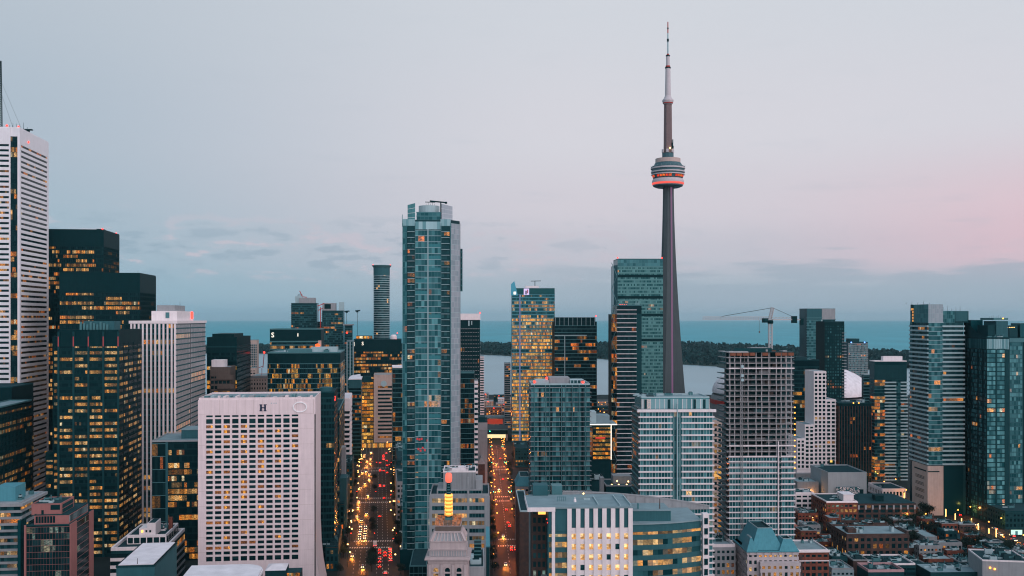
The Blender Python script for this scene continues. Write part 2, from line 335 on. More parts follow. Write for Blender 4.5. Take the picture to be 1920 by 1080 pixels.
FOOT = []
class Bld:
    """One building: an Empty at its near left corner, x along the front, y to the back."""
    count = 0
    def __init__(s, name, label, x0, x1, yt, D, dep, vp=740, cat='building', group=None, h=None):
        Bld.count += 1; s.rng = random.Random(Bld.count * 77 + 5)
        th = math.atan2(960.0 - vp, FPX); s.th = th; s.D = D; s.ppm = FPX / D
        c, sn = math.cos(th), math.sin(th)
        Lx, Ly = gx(x0, D), D; k1 = (x1 - 960.0) / FPX
        s.w = (k1 * Ly - Lx) / (c - k1 * sn); s.d = dep
        s.h = gz(yt, D) if h is None else h
        s.Lx, s.Ly = Lx, Ly
        s.root = link(name, None, None, (Lx, Ly, 0), th); tag(s.root, label, cat, group)
        s.root.empty_display_size = 2
        s.n = {}
        c2, s2 = c, sn; P = [(Lx + a * c2 - b_ * s2, Ly + a * s2 + b_ * c2) for a in (0, s.w) for b_ in (0, dep)]
        FOOT.append((min(q[0] for q in P), min(q[1] for q in P), max(q[0] for q in P), max(q[1] for q in P)))
    def sx(s, px, back=0.0):
        """local x of the front (or of a plane 'back' metres behind it) at photograph column px"""
        c, sn = math.cos(s.th), math.sin(s.th); ox, oy = s.Lx - sn * back, s.Ly + c * back
        k = (px - 960.0) / FPX
        return (k * oy - ox) / (c - k * sn)
    def zy(s, py, back=0.0): return gz(py, s.D + back)
    def faces(s, rect=None):
        x0, y0, x1, y1 = rect or (0, 0, s.w, s.d)
        return {'front': ((x0, y0, 1, 0), x1 - x0), 'right': ((x1, y0, 0, 1), y1 - y0), 'left': ((x0, y1, 0, -1), y1 - y0), 'back': ((x1, y1, -1, 0), x1 - x0)}
    def block(s, mat, x0, y0, z0, x1, y1, z1, part='wall', parent=None):
        return boxm(part, mat, parent or s.root, x0, y0, z0, x1, y1, z1)
    def core(s, mat, z1=None): return s.block(mat, 0, 0, 0, s.w, s.d, z1 or s.h)
    def room(s, part, k):
        """how many more separate pieces of this part may still be made"""
        left = 300 - s.n.get(part, 0); use = max(0, min(left, k)); s.n[part] = s.n.get(part, 0) + use
        return use
    def facade(s, face, z0, z1, fh, bay, glass, band=None, pier=None, lit=None, tint=(0.0, 0.25, 3.0), s0=0.0, s1=None, rect=None, sill=0.0,
               punched=False, single=True, top=True, run=3.0, gap=0.0, bandname='floor_band', piername='pier', zmin=None):
        F, L = (s.faces(rect)[face] if isinstance(face, str) else face)
        s1 = L if s1 is None else s1
        nf = max(1, round((z1 - z0) / fh)); fh = (z1 - z0) / nf
        nb = max(1, round((s1 - s0) / bay)); bw = (s1 - s0) / nb
        bh = band[0] if band else 0.0; rng = s.rng
        lt = lit or (0, 0, 0, WARM, 1.0)
        grid = lit_grid(rng, nf, nb, lt[0], lt[1], lt[2], lt[5] if len(lt) > 5 else run, lt[3], lt[4])
        ox, oy, ax, ay = F; nx, ny = ay, -ax
        lowest = zmin if zmin is not None else max(0.0, gz(1095, s.D) )      # nothing below the frame needs panes
        P = lambda a, n, z: (ox + ax * a + nx * n, oy + ay * a + ny * n, z)
        wpx, hpx = (bw - (pier[0] if pier else 0)) * s.ppm, (fh - bh) * s.ppm
        fore = 1.0 if abs(ax) > 0.5 else 0.25
        one = single and wpx * fore >= 5.5 and hpx >= 5.0 and max(wpx * fore, hpx) >= 8.5
        G = MB(); cache = {}
        pw = (pier[0] if pier else 0.0)
        for i in range(nf - 1, -1, -1):
            za, zb = z0 + i * fh + bh, z0 + (i + 1) * fh - gap
            if zb < lowest: continue
            for j in range(nb):
                a0, a1 = s0 + j * bw, s0 + (j + 1) * bw
                l = grid[i][j]; t = tint[0] + (tint[1] - tint[0]) * rng.random() ** tint[2]
                if one and s.room('window', 1):
                    key = (None if l is None else (round(l[0] * 5), rng.randrange(3)), round(t * 5))
                    if key not in cache:
                        b = MB(); x = (bw - pw) / 2
                        b.face([(-ax * x + nx * .05, -ay * x + ny * .05, 0), (ax * x + nx * .05, ay * x + ny * .05, 0),
                                (ax * x + nx * .05, ay * x + ny * .05, zb - za), (-ax * x + nx * .05, -ay * x + ny * .05, zb - za)], l, t + 1e-4)
                        cache[key] = b.mesh('window', glass)
                    am = (a0 + a1) / 2
                    link('window', cache[key], s.root, (ox + ax * am, oy + ay * am, za))
                else:
                    e = rng.uniform(-.012, .012); e2 = rng.uniform(-.012, .012)      # panes never hang perfectly flat
                    G.face([P(a0, .05 + e, za), P(a1, .05 + e2, za), P(a1, .05 - e, zb), P(a0, .05 - e2, zb)], l, t + 1e-4)
        if G.f: stuff(G.build('window', glass, s.root))
        if band:
            bt, bm = band[1], band[2]; e = bt if face in ('front', 'back') else 0.0
            big = (not punched) and bh * s.ppm >= 1.6 and (s1 - s0) * s.ppm * fore >= 9
            J = MB(); me = None
            zs = [z0 + i * fh for i in range(nf)] + ([z1 - bh * 0.5] if top else [])
            for z in reversed(zs):
                if z + bh < lowest - fh: continue
                if big and s.room(bandname, 1):
                    if me is None:
                        b = MB(); b.fbox(F, s0 - e, s1 + e, 0, bh, 0, bt); me = b.mesh(bandname, bm)
                    link(bandname, me, s.root, (0, 0, z))
                else: J.fbox(F, s0 - e, s1 + e, z, z + bh, 0, bt)
            if punched and pier:
                for j in range(nb + 1):
                    a = s0 + j * bw; w0 = pier[0] / 2
                    J.fbox(F, max(a - w0, s0), min(a + w0, s1), max(z0, lowest - fh), z1, 0, bt - 0.015)
                J.build('facade_grid', bm, s.root)
            elif J.f: stuff(J.build(bandname, bm, s.root))
        if pier and not punched:
            w0, pt, pm = pier[0] / 2, pier[1], pier[2]
            big = pier[0] * s.ppm * fore >= 1.3
            J = MB(); me = None; zl = max(z0, lowest - fh)
            for j in range(nb + 1):
                a = min(max(s0 + j * bw, s0 + w0), s1 - w0)
                if big and s.room(piername, 1):
                    if me is None:
                        b = MB(); b.fbox(F, -w0, w0, 0, z1 - zl, 0, pt); me = b.mesh(piername, pm)
                        for v in me.vertices: v.co.x -= F[0]; v.co.y -= F[1]
                    link(piername, me, s.root, (ox + ax * a, oy + ay * a, zl))
                else: J.fbox(F, a - w0, a + w0, zl, z1, 0, pt)
            if J.f: stuff(J.build(piername, pm, s.root))
    def roof(s, mat, par=1.0, pmat=None, t=0.4, rect=None, z=None, o=0.06):
        x0, y0, x1, y1 = rect or (0, 0, s.w, s.d); z = s.h if z is None else z
        boxm('roof', mat, s.root, x0 + t, y0 + t, z, x1 - t, y1 - t, z + 0.15)
        if par:
            b = MB()
            b.box(x0 - o, y0 - o, z + 0.002, x1 + o, y0 + t, z + par); b.box(x0 - o, y1 - t, z + 0.002, x1 + o, y1 + o, z + par)
            b.box(x0 - o, y0 + t, z + 0.002, x0 + t, y1 - t, z + par); b.box(x1 - t, y0 + t, z + 0.002, x1 + o, y1 - t, z + par)
            b.build('parapet', pmat or mat, s.root)
    def clutter(s, n, rect=None, z=None, mats=None, hmax=3.0):
        x0, y0, x1, y1 = rect or (2, 2, s.w - 2, s.d - 2); z = (s.h if z is None else z) + 0.15
        mats = mats or [midmet, palemet, roofd]; rng = s.rng
        for i in range(n):
            a, b_, c = rng.uniform(1.2, 4.5), rng.uniform(1.2, 4.0), rng.uniform(0.8, hmax)
            x, y = rng.uniform(x0, max(x0 + .1, x1 - a)), rng.uniform(y0, max(y0 + .1, y1 - b_))
            q = MB(); q.box(x, y, z, x + a, y + b_, z + c); o = q.build('rooftop_unit', rng.choice(mats), s.root)
            q = MB(); q.box(x + a * .2, y + b_ * .2, z + c, x + a * .8, y + b_ * .8, z + c + 0.3); q.build('fan_housing', darkmet, o)
            if rng.random() < .5: q = MB(); q.lathe([(0.25, z), (0.25, z + c + 1.2)], 6, x + a + .6, y + b_ * .5); q.build('vent_pipe', midmet, o)
            if rng.random() < .4: q = MB(); q.box(x - rng.uniform(1.5, 5), y + b_ * .4, z, x, y + b_ * .4 + .7, z + .6); q.build('duct', palemet, o)
    def lamp(s, mat, x, y, z, r=0.5, part='beacon_light'):
        b = MB(); b.lathe([(r * .5, z - r), (r, z - r * .4), (r, z + r * .4), (r * .4, z + r)], 8, x, y); return b.build(part, mat, s.root)
    def mast(s, x, y, z0, z1, r=0.12, mat=None, part='antenna'):
        b = MB(); b.lathe([(r, z0), (r * .6, z1)], 6, x, y); return b.build(part, mat or darkmet, s.root)

def text_mesh(txt, size, depth, mat):
    cu = bpy.data.curves.new('letter', 'FONT'); cu.body = txt; cu.size = size; cu.extrude = depth; cu.align_x = 'CENTER'; cu.align_y = 'CENTER'; cu.resolution_u = 3
    o = bpy.data.objects.new('letter', cu); COL.objects.link(o)
    bpy.context.view_layer.update()
    me = bpy.data.meshes.new_from_object(o.evaluated_get(bpy.context.evaluated_depsgraph_get()))
    bpy.data.objects.remove(o); me.materials.clear(); me.materials.append(mat)
    return me

# ------------------------------------------------------------------ setting: ground, lake, islands, streets
b = MB(); b.face([(-2600, -150, 0), (2600, -150, 0), (2600, 1905, 0), (-2600, 1935, 0)]); struct(b.build('ground', groundm))
def water_mat(name, col, rough, bump, scale, spec):
    m, nt, p = _new(name)
    geo = nt.nodes.new('ShaderNodeNewGeometry')
    mpn = nt.nodes.new('ShaderNodeMapping'); mpn.inputs['Scale'].default_value = (1.0, 0.35, 1.0)
    nt.links.new(geo.outputs['Position'], mpn.inputs[0])
    n1 = nt.nodes.new('ShaderNodeTexNoise'); n1.inputs['Scale'].default_value = scale; n1.inputs['Detail'].default_value = 5
    nt.links.new(mpn.outputs[0], n1.inputs['Vector'])
    n2 = nt.nodes.new('ShaderNodeTexNoise'); n2.inputs['Scale'].default_value = scale * 0.05; n2.inputs['Detail'].default_value = 4
    nt.links.new(mpn.outputs[0], n2.inputs['Vector'])
    f = math_node(nt, 'MULTIPLY_ADD', n2.outputs[0], 0.5, 0.75)
    sc = nt.nodes.new('ShaderNodeVectorMath'); sc.operation = 'SCALE'; sc.inputs[0].default_value = col
    nt.links.new(f, sc.inputs['Scale']); nt.links.new(sc.outputs[0], p.inputs['Base Color'])
    bn = nt.nodes.new('ShaderNodeBump'); bn.inputs['Strength'].default_value = bump; bn.inputs['Distance'].default_value = 0.6
    nt.links.new(n1.outputs[0], bn.inputs['Height']); nt.links.new(bn.outputs[0], p.inputs['Normal'])
    p.inputs['Roughness'].default_value = rough; p.inputs['Specular IOR Level'].default_value = spec
    return m
harbour_m = water_mat('calm_water', (0.155, 0.285, 0.335), 0.35, 0.25, 0.08, 0.5)
lake_m = water_mat('open_lake', (0.045, 0.30, 0.36), 0.6, 0.3, 0.05, 0.15)
b = MB(); b.face([(-9000, 1880, -1.6), (9000, 1880, -1.6), (9000, 4600, -1.6), (-9000, 4600, -1.6)]); struct(b.build('harbour_water', harbour_m))
b = MB(); b.face([(-40000, 4600, -1.6), (40000, 4600, -1.6), (40000, 90000, -1.6), (-40000, 90000, -1.6)]); struct(b.build('lake', lake_m))

foliage_m, nt, p = _new('foliage')
geo = nt.nodes.new('ShaderNodeNewGeometry'); n1 = nt.nodes.new('ShaderNodeTexNoise'); n1.inputs['Scale'].default_value = 0.35; n1.inputs['Detail'].default_value = 3
nt.links.new(geo.outputs['Position'], n1.inputs['Vector'])
c = mix_col(nt, map_range(nt, n1.outputs[0], 0.3, 0.7), (0.005, 0.018, 0.017, 1), (0.018, 0.042, 0.034, 1)); nt.links.new(c, p.inputs['Base Color'])
p.inputs['Roughness'].default_value = 0.8; p.inputs['Specular IOR Level'].default_value = 0.1
wood_m, nt, p = _new('island_wood')
geo = nt.nodes.new('ShaderNodeNewGeometry'); n1 = nt.nodes.new('ShaderNodeTexNoise'); n1.inputs['Scale'].default_value = 0.02; n1.inputs['Detail'].default_value = 4
nt.links.new(geo.outputs['Position'], n1.inputs['Vector'])
c = mix_col(nt, map_range(nt, n1.outputs[0], 0.3, 0.7), (0.006, 0.034, 0.040, 1), (0.018, 0.062, 0.064, 1)); nt.links.new(c, p.inputs['Base Color'])
p.inputs['Roughness'].default_value = 0.9; p.inputs['Specular IOR Level'].default_value = 0.05

# the islands: shoreline rows in the photograph give the distance of the near shore
shore = [(300, 663), (480, 662), (600, 663), (760, 664), (905, 664), (960, 667), (1120, 672), (1200, 678), (1310, 684), (1420, 690), (1560, 694), (1700, 690), (1980, 688)]
crest = [(300, 650), (480, 646), (600, 644), (760, 642), (905, 640), (960, 642), (1120, 640), (1200, 637), (1310, 639), (1420, 645), (1560, 650), (1700, 660), (1980, 668)]
def interp(tab, x):
    for (a, ya), (c_, yb) in zip(tab, tab[1:]):
        if a <= x <= c_: return ya + (yb - ya) * (x - a) / (c_ - a)
    return tab[-1][1]
ri = random.Random(3); isl = MB(); wood = MB(); top_pts = []
xs = list(range(300, 1981, 20)); near = []; far = []
for px in xs:
    dn = gd(interp(shore, px) + ri.uniform(-.6, .6)); df = max(dn + 300, gd(interp(crest, px) + 6))
    near.append((gx(px, dn), dn)); far.append((gx(px, df), df))
for i in range(len(xs) - 1):
    isl.face([(near[i][0], near[i][1], -0.8), (near[i + 1][0], near[i + 1][1], -0.8), (far[i + 1][0], far[i + 1][1], 1.0), (far[i][0], far[i][1], 1.0)])
struct(isl.build('island', wall_mat('island_ground', (0.03, 0.05, 0.045), 0.3, 0.01, 0.9, 0.1, 0.0, 0.0)))
def blob(mb, x, y, z, r, hgt, rng, n=9):
    """one tree of the wood: a handful of crossed leaf masses"""
    for _ in range(n):
        a = rng.uniform(0, math.tau); rr = r * rng.uniform(.1, .8); s_ = r * rng.uniform(.35, .7); zz = z + hgt * rng.uniform(.15, .95)
        cx, cy = x + rr * math.cos(a), y + rr * math.sin(a); t = rng.uniform(0, math.pi); u = Vector((math.cos(t), math.sin(t), rng.uniform(-.3, .3))) * s_
        w = Vector((rng.uniform(-.4, .4), rng.uniform(-.4, .4), 1)) * s_ * .9
        c = Vector((cx, cy, zz)); k = rng.uniform(.5, 1.0)
        mb.face([tuple(c - u - w * .6), tuple(c + u * k - w), tuple(c + u + w * k), tuple(c + w), tuple(c - u * k + w * .6)])
for i in range(7000):
    px = ri.uniform(310, 1970); ys, yc = interp(shore, px), interp(crest, px)
    dn = gd(ys); q = ri.random() ** 1.3; D_ = dn + 20 + q * (max(dn + 300, gd(yc + 6)) - dn)
    hgt = ri.uniform(11, 22)
    blob(wood, gx(px, D_), D_, 0, hgt * .5, hgt, ri)
stuff(tag(wood.build('island_wood', wood_m), 'dark wooded islands lying across the harbour water', 'woodland'))

def strip(name, p0, p1, half, z, mat, off=0.0, kind=True):
    d = (Vector(p1) - Vector(p0)).normalized(); n = Vector((d.y, -d.x)); a, c = Vector(p0) + n * off, Vector(p1) + n * off
    b = MB(); b.face([tuple(a - n * half) + (z,), tuple(a + n * half) + (z,), tuple(c + n * half) + (z,), tuple(c - n * half) + (z,)]); o = b.build(name, mat)
    return struct(o) if kind else o
def kerbed(name, p0, p1, s0, s1):
    d = (Vector(p1) - Vector(p0)).normalized(); n = Vector((d.y, -d.x)); b = MB()
    q = [Vector(p0) + n * s0, Vector(p0) + n * s1, Vector(p1) + n * s1, Vector(p1) + n * s0]
    b.prism([(v.x, v.y) for v in q], 0.0, 0.14); return struct(b.build(name, paving))

uni = lambda D: -80.2 - 0.1314 * (D - 565)          # avenue centre line
sim = lambda D: -3.1 - 0.0292 * (D - 646)           # side street centre line
wes = lambda D: 333.0 - 0.05 * (D - 661)            # western street
CROSS = [645.0, 803.0, 968.0]
cy_ = lambda D0, x: D0 + 0.057 * (x + 91)
strip('avenue', (uni(480), 480), (uni(1160), 1160), 14.0, 0.02, asphalt)
strip('side_street', (sim(480), 480), (sim(1700), 1700), 6.5, 0.024, asphalt)
strip('west_street', (wes(480), 480), (wes(1200), 1200), 8.0, 0.028, asphalt)
for i, D0 in enumerate(CROSS):
    strip('cross_street', (-150, cy_(D0, -150)), (80, cy_(D0, 80)), 6.5, 0.032 + i * .001, asphalt)
edges = [480] + CROSS + [1150]
for i in range(len(edges) - 1):
    a = edges[i] + (8 if i else 0); c_ = edges[i + 1] - (8 if i < len(edges) - 2 else 0)
    for f, hw, sw in ((uni, 14.0, 5.0), (sim, 6.5, 3.6)):
        s = 1
        kerbed('pavement', (f(a), a + .06 * 0), (f(c_), c_), hw, hw + sw); kerbed('pavement', (f(a), a), (f(c_), c_), -hw - sw, -hw)
mk = MB()
def dash(mb, f, off, a, c_, wd, z=0.05):
    mb.face([(f(a) + off - wd, a, z), (f(a) + off + wd, a, z), (f(c_) + off + wd, c_, z), (f(c_) + off - wd, c_, z)])
D_ = 490
while D_ < 1140:
    for off in (-10.2, -6.8, -3.4, 3.4, 6.8, 10.2): dash(mk, uni, off, D_, D_ + 3.5, .09)
    dash(mk, sim, 0, D_, D_ + 3.5, .09)
    D_ += 9
av_marks = mk.build('lane_marking', linew); struct(av_marks)
for D0 in CROSS:
    for f, hw in ((uni, 13.0), (sim, 6.0)):
        for dd in (-9.3, 9.3):
            z = MB(); x = -hw
            while x < hw:
                yy = cy_(D0, f(D0) + x) + dd
                z.face([(f(D0) + x, yy - 1.6, .055), (f(D0) + x + .75, yy - 1.6, .055), (f(D0) + x + .75, yy + 1.6, .055), (f(D0) + x, yy + 1.6, .055)]); x += 1.55
            struct(z.build('crosswalk', linew))
# planted median of the avenue
for a, c_ in ((480, 630), (662, 788), (820, 950)):
    kerbed('median', (uni(a), a), (uni(c_), c_), -1.6, 1.6)

# ------------------------------------------------------------------ buildings, left of the avenue
OFF = (0.55, 0.75, 0.06, WARM, 1.0)

B = Bld('office_tower', 'white marble skyscraper with dark ribbon windows and dark corner slots', -64, 36, 238, 788, 66, 740)
B.core(marble)
fh = 4.15; zt = B.h - 13
B.facade('front', 0, zt, fh, 1.5, g_black, (2.35, 0.5, marble), None, (0.3, 0.4, 0.06, WARM, .85), s1=B.sx(17), s0=B.sx(-60), single=False, top=False)
B.facade('front', 0, zt + 6, fh, 1.3, g_black, (0.5, 0.25, darkmet), None, (0.35, 0.6, 0.12, WARM, 0.9), s0=B.sx(20), s1=B.sx(33), single=False)
B.facade('right', 0, zt, fh, 1.5, g_black, (2.35, 0.5, marble), None, (0.3, 0.3, 0.05, AMBER, 0.6), s0=3.0, s1=B.d - 3.0, single=False, top=False)
B.block(marble, B.sx(33.2), -0.55, 0, B.w + .55, 2.6, B.h, 'corner_pier'); B.block(marble, B.w, B.d - 2.9, 0, B.w + .55, B.d + .3, B.h, 'corner_pier'); B.block(marble, B.sx(17.1), -0.55, 0, B.sx(19.8), 0, B.h, 'corner_pier')
B.block(marble, -0.4, -0.5, zt, B.sx(19.9), 0, B.h, 'crown_panel'); B.block(marble, B.w, 2.7, zt, B.w + .5, B.d - 3, B.h, 'crown_panel')
B.roof(roofg, 0.8, marble)
q = MB(); x0_ = B.sx(1, 20)
for k in range(40):
    z = B.h + k * 1.45; r = 1.5 - k * .022
    for a in range(4):
        c0 = (x0_ + r * math.cos(a * 1.5708), 20 + r * math.sin(a * 1.5708), z); c1 = (x0_ + r * math.cos((a + 1) * 1.5708), 20 + r * math.sin((a + 1) * 1.5708), z + 1.45)
        q.bar(c0, c1, .12); q.bar(c0, (c0[0], c0[1], z + 1.45), .16)
q.build('antenna_mast', darkmet, B.root)
q = MB(); q.bar((x0_ + 1, 20, B.h + 40), (x0_ + 16, 24, B.h + 1), .05); q.bar((x0_ + 1, 20, B.h + 30), (x0_ + 13, 12, B.h + 1), .05); q.build('guy_wire', darkmet, B.root)
for k in range(9): B.mast(B.sx(10 + k * 4.5, 8), 8 + k % 3 * 3, B.h, B.h + 2.5 + (k * 37 % 5), .18)
B.lamp(red_l, B.sx(13, 8), 8, B.h + 3.2, .9); B.lamp(red_l, B.w - 2, 4, B.h + 1.8, .8); B.lamp(red_l, B.w + .7, 18, B.h - 8, .8)
q = MB(); q.box(B.w - 5, 30, B.h, B.w - 3, 32, B.h + 4); q.box(B.w - 8, 29.5, B.h + 4, B.w - .5, 32.5, B.h + 4.8); q.build('window_cleaning_crane', darkmet, B.root)

B = Bld('office_tower', 'tall black glass tower behind the white marble skyscraper', 84, 194, 433, 872, 50, 740)
B.core(g_black); zt = B.h - 13
B.facade('front', 0, zt, 3.9, 1.55, g_black, (1.3, .15, darkmet), (.22, .3, darkmet), (0.72, 0.6, 0.12, WARM, 0.95), single=False)
B.facade('right', 0, zt, 3.9, 1.55, g_dark, (1.3, .15, darkmet), (.22, .3, darkmet), (0.3, 0.35, 0.05, WARM, 0.5), single=False)
B.block(darkmet, -.3, -.3, zt, B.w + .3, B.d + .3, B.h + 1, 'crown_panel'); B.roof(roofd, 0.8, darkmet, z=B.h + 1)
B.block(darkmet, B.sx(176), 8, B.h, B.sx(188), 16, B.h + 3.0, 'rooftop_unit'); B.lamp(red_l, B.sx(189), 5, B.h + 2.5, .7); B.lamp(red_l, B.w - 1, 44, B.h + 2, .7)

B = Bld('office_tower', 'lower black glass tower with brightly lit floors beside the taller black one', 112, 262, 515, 800, 54, 740)
B.core(g_black); zt = B.h - 14
B.facade('front', 0, zt, 3.85, 1.55, g_black, (1.3, .15, darkmet), (.22, .3, darkmet), (0.62, 0.8, 0.1, WARM, 1.05, 5), single=False)
B.facade('right', 0, zt, 3.85, 1.55, g_black, (1.3, .15, darkmet), (.22, .3, darkmet), (0.25, 0.35, 0.03, WARM, 0.6), single=False)
B.block(darkmet, -.3, -.3, zt, B.w + .3, B.d + .3, B.h + 1, 'crown_panel'); B.roof(roofd, 0.8, darkmet, z=B.h + 1); B.mast(B.w * .97, 2, B.h, B.h + 4)

B = Bld('office_tower', 'black office tower with four lit window bays and red corner strips', 110, 222, 622, 608, 57, 740)
B.core(darkmet); fh = 3.9; bw = B.w / 4
for k in range(4):
    B.facade('front', 0, B.h - 8, fh, 1.25, g_black, (2.0, .3, darkmet), None, (0.62, 0.85, 0.12, PALE, 0.85, 6), s0=k * bw + .7, s1=(k + 1) * bw - .7, single=False, bandname='spandrel')
for k in range(5): B.facade('right', 0, B.h - 8, fh, 1.25, g_black, (2.0, .3, darkmet), None, (0.5, 0.7, 0.1, PALE, 0.7, 4), s0=k * 11.4 + 1, s1=(k + 1) * 11.4 - 1, single=False, bandname='spandrel')
for k in range(5):
    B.block(darkcon, k * bw - .6, -.7, 0, k * bw + .6, 0, B.h, 'column')
    B.block(lamp_mat('dim_red_strip', (1.0, .05, .06), .35, False) if 'dim_red_strip' not in MATS else MATS['dim_red_strip'], k * bw - .25, -.82, B.h - 9, k * bw + .25, -.71, B.h - 3, 'accent_strip')
B.roof(roofd, 1.2, darkmet)
B.block(tealcon, B.sx(147), 10, B.h, B.sx(206), 24, B.h + 6.5, 'penthouse')
for k in range(9): B.block(midmet, B.sx(150 + k * 6.2, 10), 9.2, B.h + 1, B.sx(154 + k * 6.2, 10), 9.99, B.h + 6.0 - (k % 3) * .8, 'cooling_unit')
wg = (-5.0, 6.0, 0.0, 40.0)
B.block(darkmet, -5.5, 6, 0, -.01, 45, B.h - 3, 'wing'); B.facade('front', 0, B.h - 8, fh, 1.25, g_black, (2.0, .3, darkmet), None, (0.5, 0.85, 0.2, PALE, 0.7, 6), rect=(-5.5, 6, 0, 45), s0=1.0, s1=5.0, single=False, bandname='spandrel')
z2 = B.zy(850); B.block(darkmet, -10.2, 7.5, 0, -5.52, 40, z2, 'wing'); B.facade('front', 0, z2 - 4, fh, 1.25, g_black, (2.0, .3, darkmet), None, (0.5, 0.8, 0.1, PALE, 0.7, 6), rect=(-10.2, 7.5, -5.5, 40), s0=.6, s1=4.3, single=False, bandname='spandrel')

B = Bld('office_tower', 'white tower with closely spaced vertical ribs and red rooftop sign', 245, 330, 603, 690, 108, 740)
B.core(g_dark)
B.facade('front', 0, B.h - 1.5, 3.8, 2.7, g_dark, (0.9, .2, tealcon), (1.15, 1.0, white), (0.14, 0.95, 0.03, WARM, 0.9, 8), single=False, piername='rib')
B.facade('right', 0, B.h - 1.5, 3.8, 2.7, g_dark, (0.9, .2, tealcon), (.9, .07, white), (0.14, 0.95, 0.03, WARM, 0.8, 8), single=False, piername='side_rib', s1=48)
B.facade('right', 0, B.h - 1.5, 3.8, 2.7, g_dark, (0.9, .2, tealcon), (.9, .07, white), (0.14, 0.95, 0.03, WARM, 0.8, 8), single=False, piername='side_rib', s0=51)
B.block(white, -1.02, -1.05, B.h - 1.4, B.w + 1.05, B.d, B.h + .6, 'cornice'); B.roof(roofg, 0)
za, zb = B.zy(583, 12), B.zy(572, 12)
B.block(white, B.sx(284, 12), 12, B.h, B.sx(332, 12), 70, za, 'penthouse'); B.block(stone, B.sx(294, 16), 16, za, B.sx(328, 16), 50, zb, 'penthouse')
B.block(midmet, B.sx(310, 11), 11.6, za - 5, B.sx(317, 11), 11.99, za - 1, 'louvre')
xs_ = B.sx(332, 12); q = MB(); q.box(xs_ + .02, 60, za - 5.5, xs_ + .5, 66, za - .3); q.build('rooftop_sign', red_l, B.root); B.mast(B.sx(326), 20, zb, zb + 3)

B = Bld('office_tower', 'black gridded tower of lit offices at the left edge with flat roof', -70, -20, 770, 572, 68, 740)
B.core(g_black); B.facade('right', 0, B.h - 2, 3.8, 2.2, g_black, (1.6, .25, darkmet), (.5, .4, darkmet), (0.65, 0.7, 0.1, WARM, 0.75, 4), single=False)
B.facade('front', 0, B.h - 2, 3.8, 2.2, g_black, (1.6, .25, darkmet), (.5, .4, darkmet), (0.5, 0.5, 0.1, WARM, 0.7), single=False); B.roof(roofg, 0.8, midmet)
B = Bld('office_tower', 'plain black tower block rising behind the gridded black offices', -60, 22, 728, 660, 40, 740)
B.core(darkmet); B.facade('right', 0, B.h - 10, 3.8, 2.2, g_black, (1.6, .2, darkmet), None, (0.2, 0.4, 0.02, WARM, 0.6), single=False); B.facade('front', 0, B.h - 14, 3.8, 2.2, g_black, (1.6, .2, darkmet), None, (0.2, 0.4, 0.02, WARM, 0.6), single=False); B.roof(roofd, .8, darkcon)

B = Bld('office_building', 'grey terraced office with overhanging slab roof and ribbon windows', -60, 38, 947, 500, 33, 740)
B.core(g_dark)
for fc in ('front', 'right'):
    B.facade(fc, 0, B.h - 1.0, 3.25, 1.6, g_dark, (1.15, 1.0, stone), None, (0.5, 0.55, 0.1, WARM, 0.85, 3), single=(fc == 'front'), top=False, tint=(0, .5, 2))
B.block(stone, -1.8, -1.8, B.h - 1.0, B.w + 1.8, B.d + 1.8, B.h + .4, 'roof_slab'); B.roof(roofg, .5, stone, z=B.h + .4)
B.block(copper, B.sx(-10, 6), 6, B.h + .4, B.sx(29, 6), 20, B.zy(914, 6), 'penthouse'); B.clutter(6, (B.w * .55, 8, B.w - 2, 28), B.h + .4)
B.block(g_teal, B.sx(38) + .1, -4, 0, B.sx(44), 4, B.zy(975), 'stair_bay')

B = Bld('office_building', 'red granite office block with dark gridded glass and stepped penthouse', 47, 131, 987, 470, 36, 740)
B.core(g_black)
xg = B.sx(128.5) ; B.facade('front', 0, B.h - .5, 3.05, 1.35, g_black, (.12, .12, granite), (.05, .06, granite), (0.2, 0.2, 0.02, COOL, 0.3, 3), s0=0.6, s1=B.w - .02, tint=(0, .3, 3), top=True)
B.facade('right', 0, B.h - .5, 3.05, 1.6, g_black, (.2, .05, granite), (.14, .04, darkmet), (0.15, 0.2, 0.03, COOL, 0.3, 3), s0=9.5, s1=B.d - 6.5, single=False)
B.block(granite, B.w, -.35, 0, B.w + .4, 9.4, B.h + .6, 'granite_pier'); B.block(granite, B.w, B.d - 6.4, 0, B.w + .4, B.d + .3, B.h + .6, 'granite_pier'); B.block(granite, -.3, -.45, 0, .55, 0, B.h + .6, 'granite_pier')
B.roof(roofd, .6, darkcon)
z1, z2 = B.h + 4.4, B.h + 9.2
r2 = (B.sx(64, 3), 3, B.sx(129, 3), 33); B.block(granite, r2[0], 3, B.h, r2[2], 33, z1, 'penthouse')
B.facade('front', B.h + .8, z1 - .4, 3.2, 1.3, g_black, None, (.2, .12, granite), rect=r2, s0=.5, s1=(r2[2] - r2[0]) * .62, single=False); B.facade('right', B.h + .8, z1 - .4, 3.2, 1.8, g_black, None, (.2, .12, palemet), rect=r2, s0=1, s1=29, single=False)
B.roof(roofd, .5, darkcon, rect=r2, z=z1)
r3 = (B.sx(59, 5), 5, B.sx(115, 5), 24); B.block(granite, r3[0], 5, z1, r3[2], 24, z2, 'penthouse')
B.block(darkmet, r3[0] + (r3[2] - r3[0]) * .64, 4.9, z1 + 2.2, r3[2] - .6, 4.99, z2 - .2, 'louvre'); B.block(darkmet, r3[0] + 4.5, 4.9, z1 + .1, r3[0] + 5.6, 4.99, z1 + 2.2, 'door')
B.block(darkcon, r3[2] + .01, 6.5, z1 + 2.6, r3[2] + .12, 22.5, z2 - .4, 'louvre'); B.block(darkcon, r3[2] + .01, 6.5, z1 + .4, r3[2] + .12, 22.5, z1 + 2.2, 'louvre')
